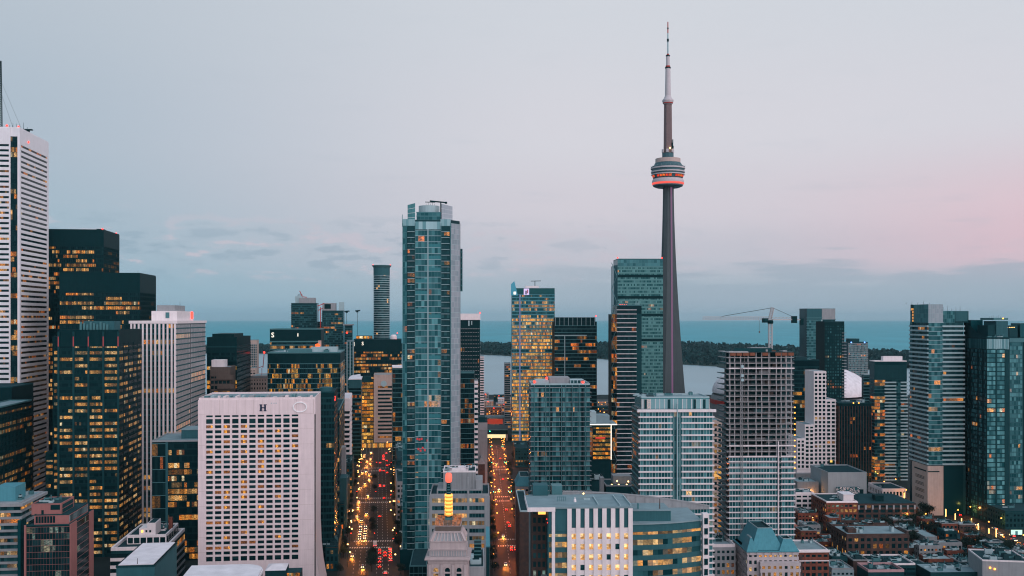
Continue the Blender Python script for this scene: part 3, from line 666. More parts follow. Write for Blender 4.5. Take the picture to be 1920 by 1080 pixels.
B.roof(roofd, .5, granite, rect=r3, z=z2); B.clutter(4, (r3[0] + 2, 8, r3[2] - 3, 20), z2, hmax=2)

B = Bld('low_building', 'low white-edged building with roof well and white lift house', 208, 312, 1033, 520, 46, 740)
B.core(darkcon); B.facade('front', 0, B.h - 1.6, 4.0, 3, g_black, (1.7, .3, white), None, None, single=False, top=False); B.facade('right', 0, B.h - 1.6, 4.0, 3, g_black, (1.2, .3, stone), None, (.3, .4, .1, WARM, .5), single=False, top=False)
B.roof(roofd, 1.7, white, t=1.0)
a = B.sx(238, 14); r = (a, 14, B.w - 3.2, 44); B.block(white, r[0], 14, B.h, r[2], 44, B.h + 4.2, 'roof_storey'); B.facade('front', B.h + .6, B.h + 3.6, 3, 3.6, g_black, None, (.5, .1, white), rect=r, single=False); B.facade('right', B.h + .6, B.h + 3.6, 3, 5.5, g_black, None, (.5, .1, white), rect=r, single=False)
B.roof(roofd, .9, white, rect=r, z=B.h + 4.2, t=.6)
xa, xb = B.sx(261, 15), B.sx(292, 15); B.block(white, xa, 15, B.h + 4.3, xa + (xb - xa) * .52, 25, B.h + 8.4, 'lift_house'); B.block(white, xa + (xb - xa) * .5, 14.6, B.h + 4.3, xb, 27, B.h + 11.2, 'lift_house'); B.block(roofd, xa + (xb - xa) * .5 + .5, 15.2, B.h + 11.2, xb - .5, 26.4, B.h + 11.3, 'lift_house_roof')
for k, m_ in ((.12, amber_l), (.38, darkmet), (.62, darkmet)): B.block(m_, xa + (xb - xa) * k, 14.45 if k > .5 else 14.9, B.h + 6.2, xa + (xb - xa) * k + 1, 14.59 if k > .5 else 14.99, B.h + 7.4, 'small_window')
B.clutter(6, (r[0] + 12, 18, r[2] - 3, 40), B.h + 4.2, [palemet, white, midmet]); q = MB(); q.box(B.sx(316, 30), 30, B.h + 4, B.sx(323, 30), 32, B.h + 11); q.build('chimney', brick, B.root)

B = Bld('low_building', 'slate-walled windowless block with flat white roof', 218, 290, 1061, 430, 44, 740)
B.core(tealcon); B.block(darkcon, -.2, -.2, B.h - .8, B.w + .2, B.d + .2, B.h, 'roof_edge'); B.roof(roofw, 0, t=.6)
B.mast(B.w * .52, 2.0, B.h, B.h + 2.6, .15, bark, 'vent_pipe')

B = Bld('low_building', 'low pavilion with pale rounded roof in front of the white hotel', 312, 468, 1114, 372, 46, 740)
b = MB(); rr = 9.0; poly = []
for (cx, cy, a0) in ((B.w - rr, rr, -90), (B.w - rr, B.d - rr, 0)):
    for k in range(7): a = math.radians(a0 + k * 15); poly.append((cx + rr * math.cos(a), cy + rr * math.sin(a)))
poly += [(0, B.d), (0, 0)]
b.prism(poly, 0, B.h - 2.2); b.build('wall', darkcon, B.root)
b = MB(); b.prism([(x * 1.012 - .2, y) for x, y in poly], B.h - 2.2, B.h - 1.2); b.prism([(x * .985 + .3, y * .96 + .9) for x, y in poly], B.h - 1.2, B.h - .4); b.build('roof', roofw, B.root)
B.clutter(2, (8, 10, B.w - 14, B.d - 10), B.h - .6, [palemet], 1.0)
B = Bld('low_building', 'small lit entrance pavilion with pale hipped roof at the hotel foot', 497, 536, 1070, 480, 14, 740)
B.core(darkcon); b = MB(); z = B.h; b.face([(0, -.5, z), (B.w, -.5, z), (B.w * .7, B.d / 2, z + 1.6), (B.w * .3, B.d / 2, z + 1.6)]); b.face([(B.w, -.5, z), (B.w, B.d, z), (B.w * .7, B.d / 2, z + 1.6)]); b.face([(0, B.d, z), (0, -.5, z), (B.w * .3, B.d / 2, z + 1.6)]); b.face([(B.w, B.d, z), (0, B.d, z), (B.w * .3, B.d / 2, z + 1.6), (B.w * .7, B.d / 2, z + 1.6)]); b.build('roof', roofw, B.root)
B.block(darkcon, B.w + .1, 1, 0, B.w + 7, 10, B.h - 1.5, 'wing'); B.facade('front', B.h - 5.2, B.h - 1.7, 3.4, 1.1, g_black, None, None, (1, .9, .9, AMBER, 1.0), rect=(B.w, 1, B.w + 7, 10), s0=.4, s1=6.6, single=False, zmin=0)

B = Bld('office_building', 'dark glass office with pale flat roof beside the white hotel', 285, 374, 829, 600, 42, 740)
B.core(g_black)
B.facade('front', 0, B.h - 1, 3.9, 1.5, g_black, (.9, .15, darkmet), None, (0.6, 0.75, 0.1, WARM, 0.8, 3), single=False, s0=8.5)
B.facade('front', 0, B.h - 1, 7.8, 1.5, g_black, (.35, .2, midmet), None, (0.2, 0.5, 0.05, AMBER, 0.8, 3), single=False, s1=8.0)
B.block(tealcon, 8.0, -.6, 0, 9.4, 0, B.h - .2, 'column'); B.roof(roofg, 1.0, stone)
B.block(tealcon, B.sx(340, 14), 14, B.h, B.w - .5, 34, B.h + 5.5, 'penthouse'); B.block(roofg, B.sx(340, 14) - .3, 13.7, B.h + 5.5, B.w - .2, 34.3, B.h + 6, 'penthouse_roof')

# the white hotel slab
B = Bld('hotel_tower', 'pale pink concrete hotel slab with small punched windows and letter H', 373, 591, 750, 520, 40, 740)
B.core(hotelw)
xa, xb = B.sx(385), B.sx(561); zb_, zt_ = B.zy(1054), B.zy(797.5)
B.block(g_black, xa - .1, -.02, 0, xb + .1, .3, B.zy(777), 'window_backing')
nrow = 27; fh = (zt_ - zb_) / nrow; bw = (xb - xa) / 11; rng = B.rng; t_ = 0.42
grid = MB(); grid.fbox((0, 0, 1, 0), -.4, xa + .45, 0, B.h, 0, t_); grid.fbox((0, 0, 1, 0), xb - .45, B.sx(588.5), 0, B.h, 0, t_); grid.fbox((0, 0, 1, 0), xa + .45, xb - .45, B.zy(777.5), B.h, 0, t_)
grid.fbox((0, 0, 1, 0), xa + .45, xb - .45, 0, zb_ + .2, 0, t_)
rows = [(zb_ + i * fh + 1.05, zb_ + (i + 1) * fh) for i in range(nrow)] + [(zt_ + .75, B.zy(786)), (B.zy(782.5), B.zy(779))]
rows = [(r0, r1) for r0, r1 in rows]
for i, (r0, r1) in enumerate(rows):
    nxt = rows[i + 1][0] if i + 1 < len(rows) else B.zy(777.4)
    grid.fbox((0, 0, 1, 0), xa + .45, xb - .45, r1, nxt, 0, t_ - .012)
for j in range(1, 11):
    a = xa + j * bw; grid.fbox((0, 0, 1, 0), a - .55, a + .55, zb_ + .2, B.zy(777.5), 0, t_ - .03)
grid.build('facade_grid', hotelw, B.root)
cache = {}; spots = {(26, 0), (26, 4), (26, 2), (25, 2), (25, 8), (24, 4), (23, 4), (23, 6), (22, 10), (22, 8), (21, 0), (21, 4), (21, 8), (21, 6), (19, 4), (19, 6), (19, 8), (18, 6), (17, 6), (17, 0), (15, 4), (13, 2), (13, 4), (12, 2), (12, 4), (12, 8), (10, 2), (10, 6), (7, 2), (7, 6), (5, 4), (4, 2), (4, 8), (2, 2)}
extra = MB(); cnt = 0
for i in range(len(rows) - 1, -1, -1):
    r0, r1 = rows[i]
    for j in range(11):
        on = (i, j) in spots; dim = (not on) and i < 26 and rng.random() < .06
        key = (('on', rng.randrange(4)) if on else ('dim', rng.randrange(3)) if dim else ('off', rng.randrange(4)), round(r1 - r0, 2))
        a = xa + (j + .5) * bw; hw = bw / 2 - .55
        l = None; tt = 0.01 + .5 * (key[0][1] / 4) ** 2
        if on: l = (.95, .38, .035)
        elif dim: l = (.16 + .1 * key[0][1], .05 + .03 * key[0][1], .012)
        if cnt >= 298:
            extra.face([(a - hw, -.06, r0), (a + hw, -.06, r0), (a + hw, -.06, r1), (a - hw, -.06, r1)], l, tt); continue
        if key not in cache:
            m_ = MB(); hh = r1 - r0
            if on:      # a lit lamp to one side of the room, the rest of the pane dimmer
                f0 = (-.7, -.3, .1, .35)[key[0][1]]; f1 = f0 + .75
                m_.face([(-hw, -.06, 0), (f0 * hw, -.06, 0), (f0 * hw, -.06, hh), (-hw, -.06, hh)], (.28, .085, .015), tt)
                m_.face([(f0 * hw, -.06, 0), (f1 * hw, -.06, 0), (f1 * hw, -.06, hh), (f0 * hw, -.06, hh)], l, tt)
                m_.face([(f1 * hw, -.06, 0), (hw, -.06, 0), (hw, -.06, hh), (f1 * hw, -.06, hh)], (.22, .07, .012), tt)
            else: m_.face([(-hw, -.06, 0), (hw, -.06, 0), (hw, -.06, hh), (-hw, -.06, hh)], l, tt)
            cache[key] = m_.mesh('window', g_black)
        link('window', cache[key], B.root, (a, 0, r0)); cnt += 1
if extra.f: stuff(extra.build('window', g_black, B.root))
B.block(hotelw, B.sx(588.6), -t_ + .1, 0, B.sx(591.5), 0, B.h, 'corner_pier'); xs_ = B.w
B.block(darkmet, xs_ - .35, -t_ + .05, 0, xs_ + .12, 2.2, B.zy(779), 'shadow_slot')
q = MB(); q.face([(xs_ + .05, 2.4, 0), (xs_ + 3.4, 2.4, 0), (xs_ + 1.6, 2.4, 10), (xs_ + .5, 2.4, 20), (xs_ + .05, 2.4, 32)]); q.face([(xs_ + .05, B.d, 0), (xs_ + .05, B.d, 32), (xs_ + .5, B.d, 20), (xs_ + 1.6, B.d, 10), (xs_ + 3.4, B.d, 0)])
pr = [(3.4, 0), (1.6, 10), (.5, 20), (.05, 32)]
for (a0, b0), (a1, b1) in zip(pr, pr[1:]): q.face([(xs_ + a0, 2.4, b0), (xs_ + a0, B.d, b0), (xs_ + a1, B.d, b1), (xs_ + a1, 2.4, b1)])
q.build('flared_base', hotelw, B.root)
B.roof(roofg, 1.1, hotelw)
for k in range(18): B.block(rng.choice([stone, midmet, palemet, hotelw]), 2 + k * 3.2, 3 + (k * 7 % 5), B.h + .15, 2 + k * 3.2 + rng.uniform(.8, 2.6), 8 + (k * 5 % 9), B.h + rng.uniform(.8, 2.0), 'rooftop_unit')
for k in range(8): B.mast(6 + k * 7.1, 5, B.h, B.h + rng.uniform(1.5, 3.2), .08, palemet)
q = MB()
for px in range(396, 590, 16): q.box(B.sx(px) - .05, -t_ - .012, B.zy(777), B.sx(px) + .05, -t_ - .002, B.h)
for zz in range(8, int(B.h), 8): q.box(xb + .1, -t_ - .012, zz - .04, B.sx(588), -t_ - .002, zz + .04); q.box(0, -t_ - .012, zz - .04, xa, -t_ - .002, zz + .04)
stuff(q.build('panel_joint', beige, B.root))
# letter H with slab serifs and the remaining oval ring of the sign
zc = B.zy(765.5); xc = B.sx(493.5); q = MB(); y0, y1 = -t_ - .3, -t_ + .01
for sgn in (-1, 1):
    x = xc + sgn * 1.05; q.box(x - .42, y0, zc - 1.75, x + .42, y1, zc + 1.75)
    for zz in (-1.75, 1.4): q.box(x - .75, y0 - .01, zc + zz, x + .75, y1, zc + zz + .35)
q.box(xc - .7, y0 + .02, zc - .2, xc + .7, y1, zc + .25); q.build('sign_letter', navy, B.root)
q = MB(); xc = B.sx(562.5); zc = B.zy(765); n = 40
for k in range(n):
    a0, a1 = math.tau * k / n, math.tau * (k + 1) / n
    q.bar((xc + 3.45 * math.cos(a0), y0 + .12, zc + 2.55 * math.sin(a0)), (xc + 3.45 * math.cos(a1), y0 + .12, zc + 2.55 * math.sin(a1)), .24)
q.build('sign_ring', wall_mat('sign_white', (.86, .87, .88), .03, 1, .5, .3, 0, 0), B.root)
for k, px in enumerate((509, 514, 518)): B.block(led_l if 0 else palemet, B.sx(px) - .25, -t_ - .1, B.zy(758), B.sx(px) + .25, -t_, B.zy(757) + .2, 'sign_fixing')

# --- behind the hotel
B = Bld('office_tower', 'black slab tower with two lit rows behind the ribbed white tower', 388, 444, 634, 850, 82, 740)
B.core(darkmet); B.facade('front', 0, B.h - 12, 4.0, 1.5, g_black, (1.2, .1, darkmet), None, (.35, .9, 0.03, GOLD, 0.9, 6), single=False); B.facade('right', 0, B.h - 6, 4.0, 1.6, g_black, (1.2, .15, darkmet), None, None, single=False); B.block(darkcon, -.2, -.25, B.h - 8, B.w + .2, 0, B.h - 6.8, 'crown_band'); B.roof(roofd, .8, darkmet); B.block(darkmet, 3, 8, B.h, B.sx(439, 8), 60, B.h + 3.5, 'penthouse')
B = Bld('office_building', 'brown angular building with white rooftop frame beside the ribbed tower', 394, 432, 690, 812, 26, 740)
B.core(brown); B.facade('front', 0, B.h - 6, 4.4, 3, g_black, (1.8, .2, brown), (.6, .2, brown), (.5, .5, .15, AMBER, .7), single=False); B.roof(roofg, .8, brown); B.block(white, 0, 6, B.h, B.sx(421, 6), 20, B.zy(675, 6), 'roof_frame'); B.block(beige, B.sx(428), -2.5, 0, B.sx(440), 0, B.zy(735), 'bay')
for k in range(3): B.block(brown, B.sx(406 + 2 * k), -1.2 - k * .6, B.zy(712 + 17 * k), B.sx(438 + 2 * k), -.05, B.zy(703 + 17 * k), 'slanted_canopy')
B = Bld('apartment_tower', 'slim pale tower standing at the far harbour edge', 469, 482, 638, 1250, 16, 740)
B.core(beige); B.facade('front', 0, B.h - 5, 3.0, 2.2, g_teal, (.9, .2, stone), (.5, .25, beige), (.05, .3, .03, AMBER, .6), single=False); B.roof(roofg, .6)
B = Bld('apartment_tower', 'small pink block below the slim pale tower', 469, 479, 690, 1100, 14, 740); B.core(beige); B.facade('front', 0, B.h - 2, 3.2, 2.4, g_black, (1.6, .2, beige), (1.0, .2, beige), None, single=False, punched=True); B.roof(roofg, .6)
B = Bld('stone_building', 'old pale stone hotel block with small arched windows', 470, 500, 706, 960, 40, 740)
B.core(beige); B.facade('front', 0, B.h - 2, 4.2, 2.6, g_black, (2.2, .35, beige), (1.4, .35, beige), (.2, .4, .05, AMBER, .8), single=False, punched=True); B.block(stone, -.5, -.6, B.h - 1.5, B.w + .5, 0, B.h + .3, 'cornice'); B.roof(roofg, .8, beige)
q = MB(); xm = B.sx(491, 6)
q.bar((xm, 6, B.h), (xm, 6, B.h + 8), .2); q.bar((xm - 3, 6, B.h + 8), (xm + 1.5, 6, B.h + 10), .25); q.bar((xm + 1, 6, B.h + 8), (xm + 2.2, 6, B.h + 22), .3); o = q.build('small_crane', redpaint); o.parent = B.root; o.name = 'roof_derrick'; B.lamp(red_l, xm + 2.2, 6, B.h + 23, .9)

B = Bld('office_building', 'dark office slab carrying a white letter S near its roof', 506, 602, 618, 905, 40, 740)
B.core(darkmet); B.facade('front', 0, B.h - 11, 3.8, 1.5, g_black, (1.3, .2, tealcon), None, (.6, .7, .12, WARM, .8, 4), single=False); B.block(midmet, -.3, -.35, B.h - 11.2, B.w + .3, 0, B.h - 10.4, 'band'); B.roof(roofd, .8, midmet)
me = text_mesh('S', 6.2, .2, led_l); o = link('sign_letter', me, B.root, (B.sx(511.5), -.5, B.zy(628.5))); o.rotation_euler = (math.pi / 2, 0, 0)
B.block(led_l, B.sx(558), -.4, B.zy(631), B.sx(558) + .6, -.1, B.zy(625), 'sign_stroke'); B.block(beige, B.w - 2.5, -.5, 0, B.w + .3, 0, B.h - 10, 'corner_pier')
q = MB(); q.lathe([(.4, -1.8), (2.2, -.6), (2.4, .7), (.5, 1.8)], 8); o = q.build('illuminated_sign', lamp_mat('orange_sign', (1.0, .13, .02), 1.6), B.root, (B.sx(596), -2.6, B.zy(648)))

B = Bld('office_building', 'dark curved glass office with gold lit floors and rooftop plant', 501, 638, 663, 782, 70, 740)
b = MB(); n = 9; pts = []
for k in range(n + 1):
    t = k / n; pts.append((B.w * t, 5.0 * (2 * t - 1) ** 2 - 5.0 + 2))
b.prism(pts + [(B.w, B.d), (0, B.d)], 0, B.h); b.build('wall', darkmet, B.root)
for k in range(n):
    (xa, ya), (xb, yb) = pts[k], pts[k + 1]; L = math.hypot(xb - xa, yb - ya); F = ((xa, ya, (xb - xa) / L, (yb - ya) / L), L)
    B.facade(F, 0, B.h - 8, 3.9, 1.4, g_black, (.45, .12, midmet), (.12, .2, darkcon), (.6, .6, .06, GOLD, .75, 1.4), single=False, bandname='floor_line')
B.facade('right', 0, B.h - 8, 3.9, 1.5, g_dark, (.5, .15, midmet), None, (.4, .4, .06, WARM, .6), single=False)
B.roof(roofg, 1.0, midmet, rect=(0, 4, B.w, B.d)); B.block(palemet, B.sx(583, 12), 12, B.h, B.sx(632, 12), 30, B.h + 4.5, 'penthouse'); B.block(midmet, B.sx(540, 10), 10, B.h, B.sx(585, 10), 30, B.h + 3.2, 'penthouse'); B.clutter(6, (10, 8, 50, 30), B.h)
q = MB()
for k in range(14):
    x = B.sx(597 + k * 1.0 + (k * 5 % 3)); z = B.zy(683 + (k * 7 % 9)); q.box(x, -.9, z, x + .35, -.6, z + .9)
q.build('light_decoration', led_l, B.root)

B = Bld('apartment_tower', 'dark condominium tower with white cap and red crane jib far by the harbour', 546, 594, 569, 1360, 34, 740)
B.core(g_dark); B.facade('front', 0, B.h - 3, 3.0, 2.4, g_dark, (.6, .6, tealcon), (.3, .3, darkmet), (.2, .15, .04, AMBER, .8), single=False, tint=(0, .5, 3)); B.roof(roofd, .6); B.block(stone, B.sx(560), 6, B.h, B.sx(590), 24, B.zy(558), 'penthouse'); B.block(palemet, B.sx(552), 8, B.h, B.sx(566), 22, B.zy(555), 'penthouse')
q = MB(); q.lathe([(4, B.zy(555)), (3.2, B.zy(551)), (.3, B.zy(549.5))], 10, B.sx(561), 15); q.build('glass_cap', palemet, B.root)
q = MB(); q.bar((B.sx(566), 10, B.zy(556)), (B.sx(560.5), 10, B.zy(545)), .5); q.bar((B.sx(566), 10, B.zy(556)), (B.sx(574), 10, B.zy(557)), .5); q.build('crane_jib', redpaint, B.root)
B = Bld('apartment_tower', 'dark condominium tower with grey cap beside red hoist by the harbour', 604, 644, 583, 1330, 34, 740)
B.core(g_dark); B.facade('front', 0, B.h - 3, 3.0, 2.4, g_dark, (.6, .6, tealcon), (.3, .3, darkmet), (.2, .15, .05, AMBER, .9), single=False, tint=(0, .6, 3)); B.roof(roofd, .6); B.block(stone, B.sx(604), 4, B.h, B.sx(629), 24, B.zy(568), 'penthouse'); B.block(palemet, B.sx(635), 6, B.h, B.sx(644), 20, B.zy(566), 'penthouse'); B.block(darkmet, B.sx(608), 3.7, B.zy(579), B.sx(620), 3.99, B.zy(570), 'louvre')
q = MB(); x = B.sx(601, -4); q.bar((x, -4, 60), (x, -4, B.zy(576)), .5); q.bar((x - 4, -4, B.zy(574)), (x + 5, -4, B.zy(569)), .5); q.bar((x - 3, -4, B.zy(582)), (x + 3, -4, B.zy(578)), .5); q.build('red_hoist', redpaint, B.root)
B = Bld('apartment_tower', 'narrow concrete tower with red beacon near the round striped tower', 646, 660, 610, 1290, 20, 740)
B.core(darkcon); B.facade('front', 0, B.h - 4, 3.0, 2.4, g_dark, (.6, .5, tealcon), None, (.2, .1, .03, AMBER, .8), single=False); B.roof(roofd, .6); B.block(concrete, -2, -2, B.h, B.w + 2, 18, B.h + 1.5, 'roof_slab'); B.lamp(red_l, 3, -2.5, B.zy(624), 1.0)
B = Bld('apartment_block', 'dark lower block between the two harbour condominiums', 594, 604, 604, 1400, 20, 740); B.core(darkcon); B.facade('front', 0, B.h - 2, 3.0, 2.5, g_dark, (.8, .4, tealcon), None, (.2, .1, .05, AMBER, .8), single=False); B.roof(roofd, .6)
for i, (px, py) in enumerate(((650, 584), (670, 583))):
    D_ = 1420; q = MB(); x, z = gx(px, D_), gz(py, D_); q.bar((x, D_, 0), (x, D_, z), .22); q.bar((x - 6 + 3 * i, D_, z), (x + 4, D_, z + .6), .8); q.box(x - 1.5, D_ - 1, z - 2, x + 1.5, D_ + 1, z + 1)
    tag(q.build('tower_crane', darkmet), ['distant dark tower crane head beside the narrow concrete tower', 'second distant dark crane head between the harbour towers'][i], 'crane')

# --- east side of the avenue
def right_front(D): return 960 + (uni(D) - 20.0) / D * FPX
B = Bld('office_building', 'dark teal office standing hard behind the hotel along the avenue', 596, 627, 737, 588, 40, 715)
B.core(darkmet); B.facade('front', 0, B.h - 3, 3.8, 1.5, g_black, (1.2, .2, darkcon), (.2, .3, darkcon), (.1, .3, .03, WARM, .8), single=False); B.facade('right', 0, B.h - 3, 3.8, 1.5, g_black, (1.2, .2, darkcon), None, (.2, .3, .04, WARM, .8), single=False); B.roof(roofd, .8, darkcon)
q = MB(); q.lathe([(4, B.h), (4, B.h + 2.5), (2.5, B.h + 3)], 14, B.w * .45, 10); q.build('cooling_tower', tealcon, B.root); B.block(red_l, B.w + .02, 3, B.zy(752), B.w + .4, 4.2, B.zy(744), 'sign')
B = Bld('office_building', 'dark mid-rise with sloping dark roof edge on the east side of the avenue', 606, 636, 770, 662, 90, 715)
B.core(darkcon); B.facade('right', 0, B.h - 1, 3.8, 2.2, g_black, (1.3, .2, darkcon), None, (.2, .3, .06, PALE, .9), single=False); B.facade('front', 0, B.h - 1, 3.8, 2.2, g_black, (1.3, .2, darkcon), None, (.2, .3, .06, PALE, .9), single=False); B.roof(roofd, .8, midmet)
B.block(tealcon, B.w + .02, 12, 0, B.w + 4.5, 30, 38, 'bay'); B.block(stone, B.w + .02, 34, 0, B.w + 3.0, 46, 56, 'bay')
B = Bld('office_building', 'white banded office on the avenue below the hipped white roof', 628, 655, 748, 884, 66, 715)
B.core(darkmet); B.facade('right', 0, B.h - 11, 4.3, 2.0, g_black, (1.9, .6, white), None, (.15, .4, .04, AMBER, .9), single=False, top=False); B.facade('front', 0, B.h - 11, 4.3, 2, g_black, (1.9, .6, white), None, None, single=False, top=False); B.block(white, -.4, -.5, B.h - 10.9, B.w + .62, B.d, B.h, 'crown_panel'); B.roof(roofw, .6, white)
q = MB(); q.box(B.w + .7, -1.5, 0, B.w + 2.4, -.6, 2); q.build('kiosk', darkmet, B.root); B.block(red_l, B.w + .65, 4, 17.0, B.w + 1.0, 9, 18.2, 'shop_sign'); B.block(red_l, B.w + .65, 12, 16, B.w + 1.0, 15, 17.2, 'shop_sign')
B = Bld('office_building', 'grey office with white faceted roof at the avenue bend', 654, 677, 712, 1010, 50, 715)
B.core(tealcon); B.facade('right', 0, B.h - 8, 3.8, 2, g_black, (1.2, .2, tealcon), None, (.3, .4, .06, AMBER, .8), single=False); B.facade('front', 0, B.h - 8, 3.8, 2, g_black, (1.2, .2, tealcon), None, (.3, .4, .06, AMBER, .8), single=False); b = MB(); z = B.h; b.prism([(-.5, -.5), (B.w + .6, -.5), (B.w + .6, B.d), (-.5, B.d)], z, z + .6); b.face([(0, 0, z + .61), (B.w, 0, z + .61), (B.w * .9, B.d * .5, z + 4.5), (B.w * .15, B.d * .5, z + 3)]); b.build('roof', roofw, B.root)
B = Bld('office_building', 'gold lit glass facade block closing the avenue', 676, 700, 716, 1135, 18, 740)
B.core(darkmet); B.facade('front', gz(832, 1135), B.h, 4.1, 3.4, g_black, (1.1, .4, darkcon), None, (.93, 1.0, .6, GOLD, 1.15, 6), single=False); B.roof(roofd, .6); B.block(darkcon, 3, 4, B.h, 12, 14, B.h + 6, 'penthouse')
B = Bld('office_building', 'beige banded office with round white emblem closing the avenue', 701, 735, 704, 1135, 40, 740)
B.core(beige); xa = B.sx(708.5); B.facade('front', 8, B.zy(724), 4.3, 2.4, g_black, (2.2, .4, beige), None, (.35, .6, .15, AMBER, .55), s0=xa, single=False, top=False); B.roof(roofg, 1.0, beige)
q = MB(); q.lathe([(3.4, 0), (3.4, .4)], 20); o = q.build('emblem', palemet, B.root, (B.sx(719.5), -.05, B.zy(719.5))); o.rotation_euler = (math.pi / 2, 0, 0)
B = Bld('street_canopy', 'bright lit ground floor arcade at the foot of the avenue', 674, 736, 831, 1128, 4, 740, 'arcade')
B.core(darkcon); B.facade('front', 0, B.h - .5, B.h - .5, 2.4, g_black, None, (.4, .3, beige), (1, .95, .95, GOLD, 1.5), single=False)
B = Bld('office_building', 'dark narrow office with orange lit top floor west of the avenue', 736, 757, 690, 960, 46, 715)
B.core(darkmet); B.facade('front', 0, B.h - 1, 4.6, 2.4, g_black, (.6, .3, midmet), (.2, .3, darkcon), (.45, .5, .1, AMBER, .55), single=False); B.facade('left', 0, B.h - 1, 4.6, 3, g_black, (.6, .3, midmet), None, (.2, .3, .1, AMBER, .6), single=False); B.roof(roofw, .8, white)
B = Bld('office_tower', 'broad black office with white initials and glowing yellow rooftop box', 663, 753, 637, 1215, 40, 740)
B.core(darkmet); B.facade('front', 0, B.h - 14, 3.9, 1.5, g_black, (1.4, .2, darkmet), None, (.65, .55, .08, WARM, .85, 5), single=False); B.facade('front', 0, B.h - 14, 3.9, 8, g_black, None, None, (.3, .9, .1, AMBER, .9), s0=B.w - 8, single=False) if 0 else None; B.roof(roofd, .6)
B.facade('front', B.h + 1, B.zy(630), 3.1, 2, g_black, (.4, .2, darkmet), None, (1, 1, 1, GOLD, 1.3), rect=(B.sx(668, 5), 5, B.sx(698, 5), 14), single=False); B.block(darkmet, B.sx(668, 5), 5.02, B.h, B.sx(698, 5), 14, B.zy(629.5), 'penthouse')
q = MB(); q.lathe([(4, B.h), (4, B.h + 4), (2.4, B.h + 6)], 14, B.sx(738, 8), 8); q.build('radome', white, B.root); B.lamp(red_l, B.sx(743), 3, B.zy(637.5), 1.0); B.lamp(red_l, B.sx(745, 8), 8, B.h + 8, .7)
me = text_mesh('I', 7, .2, led_l); o = link('sign_letter', me, B.root, (B.sx(664.5), -.4, B.zy(645.5))); o.rotation_euler = (math.pi / 2, 0, 0)
me = text_mesh('S', 6, .2, led_l); o = link('sign_letter', me, B.root, (B.sx(680), -.4, B.zy(644.5))); o.rotation_euler = (math.pi / 2, 0, 0)
B = Bld('office_building', 'narrow tower with pale vertical fins left of the initialled black office', 650, 663, 640, 1180, 24, 740)
B.core(darkmet); B.facade('front', 0, B.h - .5, 3.8, 4.2, g_dark, (1.0, .2, tealcon), (.9, .7, palemet), (.1, .3, .02, WARM, .6), single=False, piername='fin'); B.roof(roofg, .6)

# round striped tower
D_ = 1360; cx = gx(713.5, D_); rad = 16.3 / FPX * D_; zt = gz(497, D_)
root = link('apartment_tower', None, None, (cx, D_ + rad, 0)); tag(root, 'round slender tower with pale balcony rings and flared crown', 'building')
b = MB(); n = 26; nf = int(zt / 3.1); rr = random.Random(9)
for k in range(n):
    a0, a1 = math.tau * k / n, math.tau * (k + 1) / n; r = rad - .9
    for i in range(nf):
        l = None
        if rr.random() < .015: l = (.9, .45, .12)
        b.face([(r * math.cos(a0), r * math.sin(a0), i * 3.1), (r * math.cos(a1), r * math.sin(a1), i * 3.1), (r * math.cos(a1), r * math.sin(a1), (i + 1) * 3.1), (r * math.cos(a0), r * math.sin(a0), (i + 1) * 3.1)], l, .05 + .35 * rr.random() ** 3)
stuff(b.build('window', g_dark, root))
b = MB(); b.lathe([(rad - 1.4, 0), (rad - 1.4, nf * 3.1)], n); b.build('wall', darkmet, root)
b = MB(); b.lathe([(rad, 0), (rad, .7)], n); me = b.mesh('balcony_ring', palemet)
for i in range(6, nf - 3): link('balcony_ring', me, root, (0, 0, i * 3.1))
b = MB(); b.lathe([(rad - .6, nf * 3.1 - 11), (rad - .6, nf * 3.1)], n); b.build('crown_drum', tealcon, root)
b = MB(); b.lathe([(rad - .5, nf * 3.1 - .5), (rad + 1.6, nf * 3.1 + 2.2), (rad + 1.6, nf * 3.1 + 2.8)], n); b.build('flared_crown', midmet, root)
for sx_ in (-rad, rad): 
    b = MB(); b.lathe([(.5, 0), (.5, 1.2)], 6, sx_, 0); b.build('beacon_light', red_l, root, (0, 0, nf * 3.1 + 2.9))

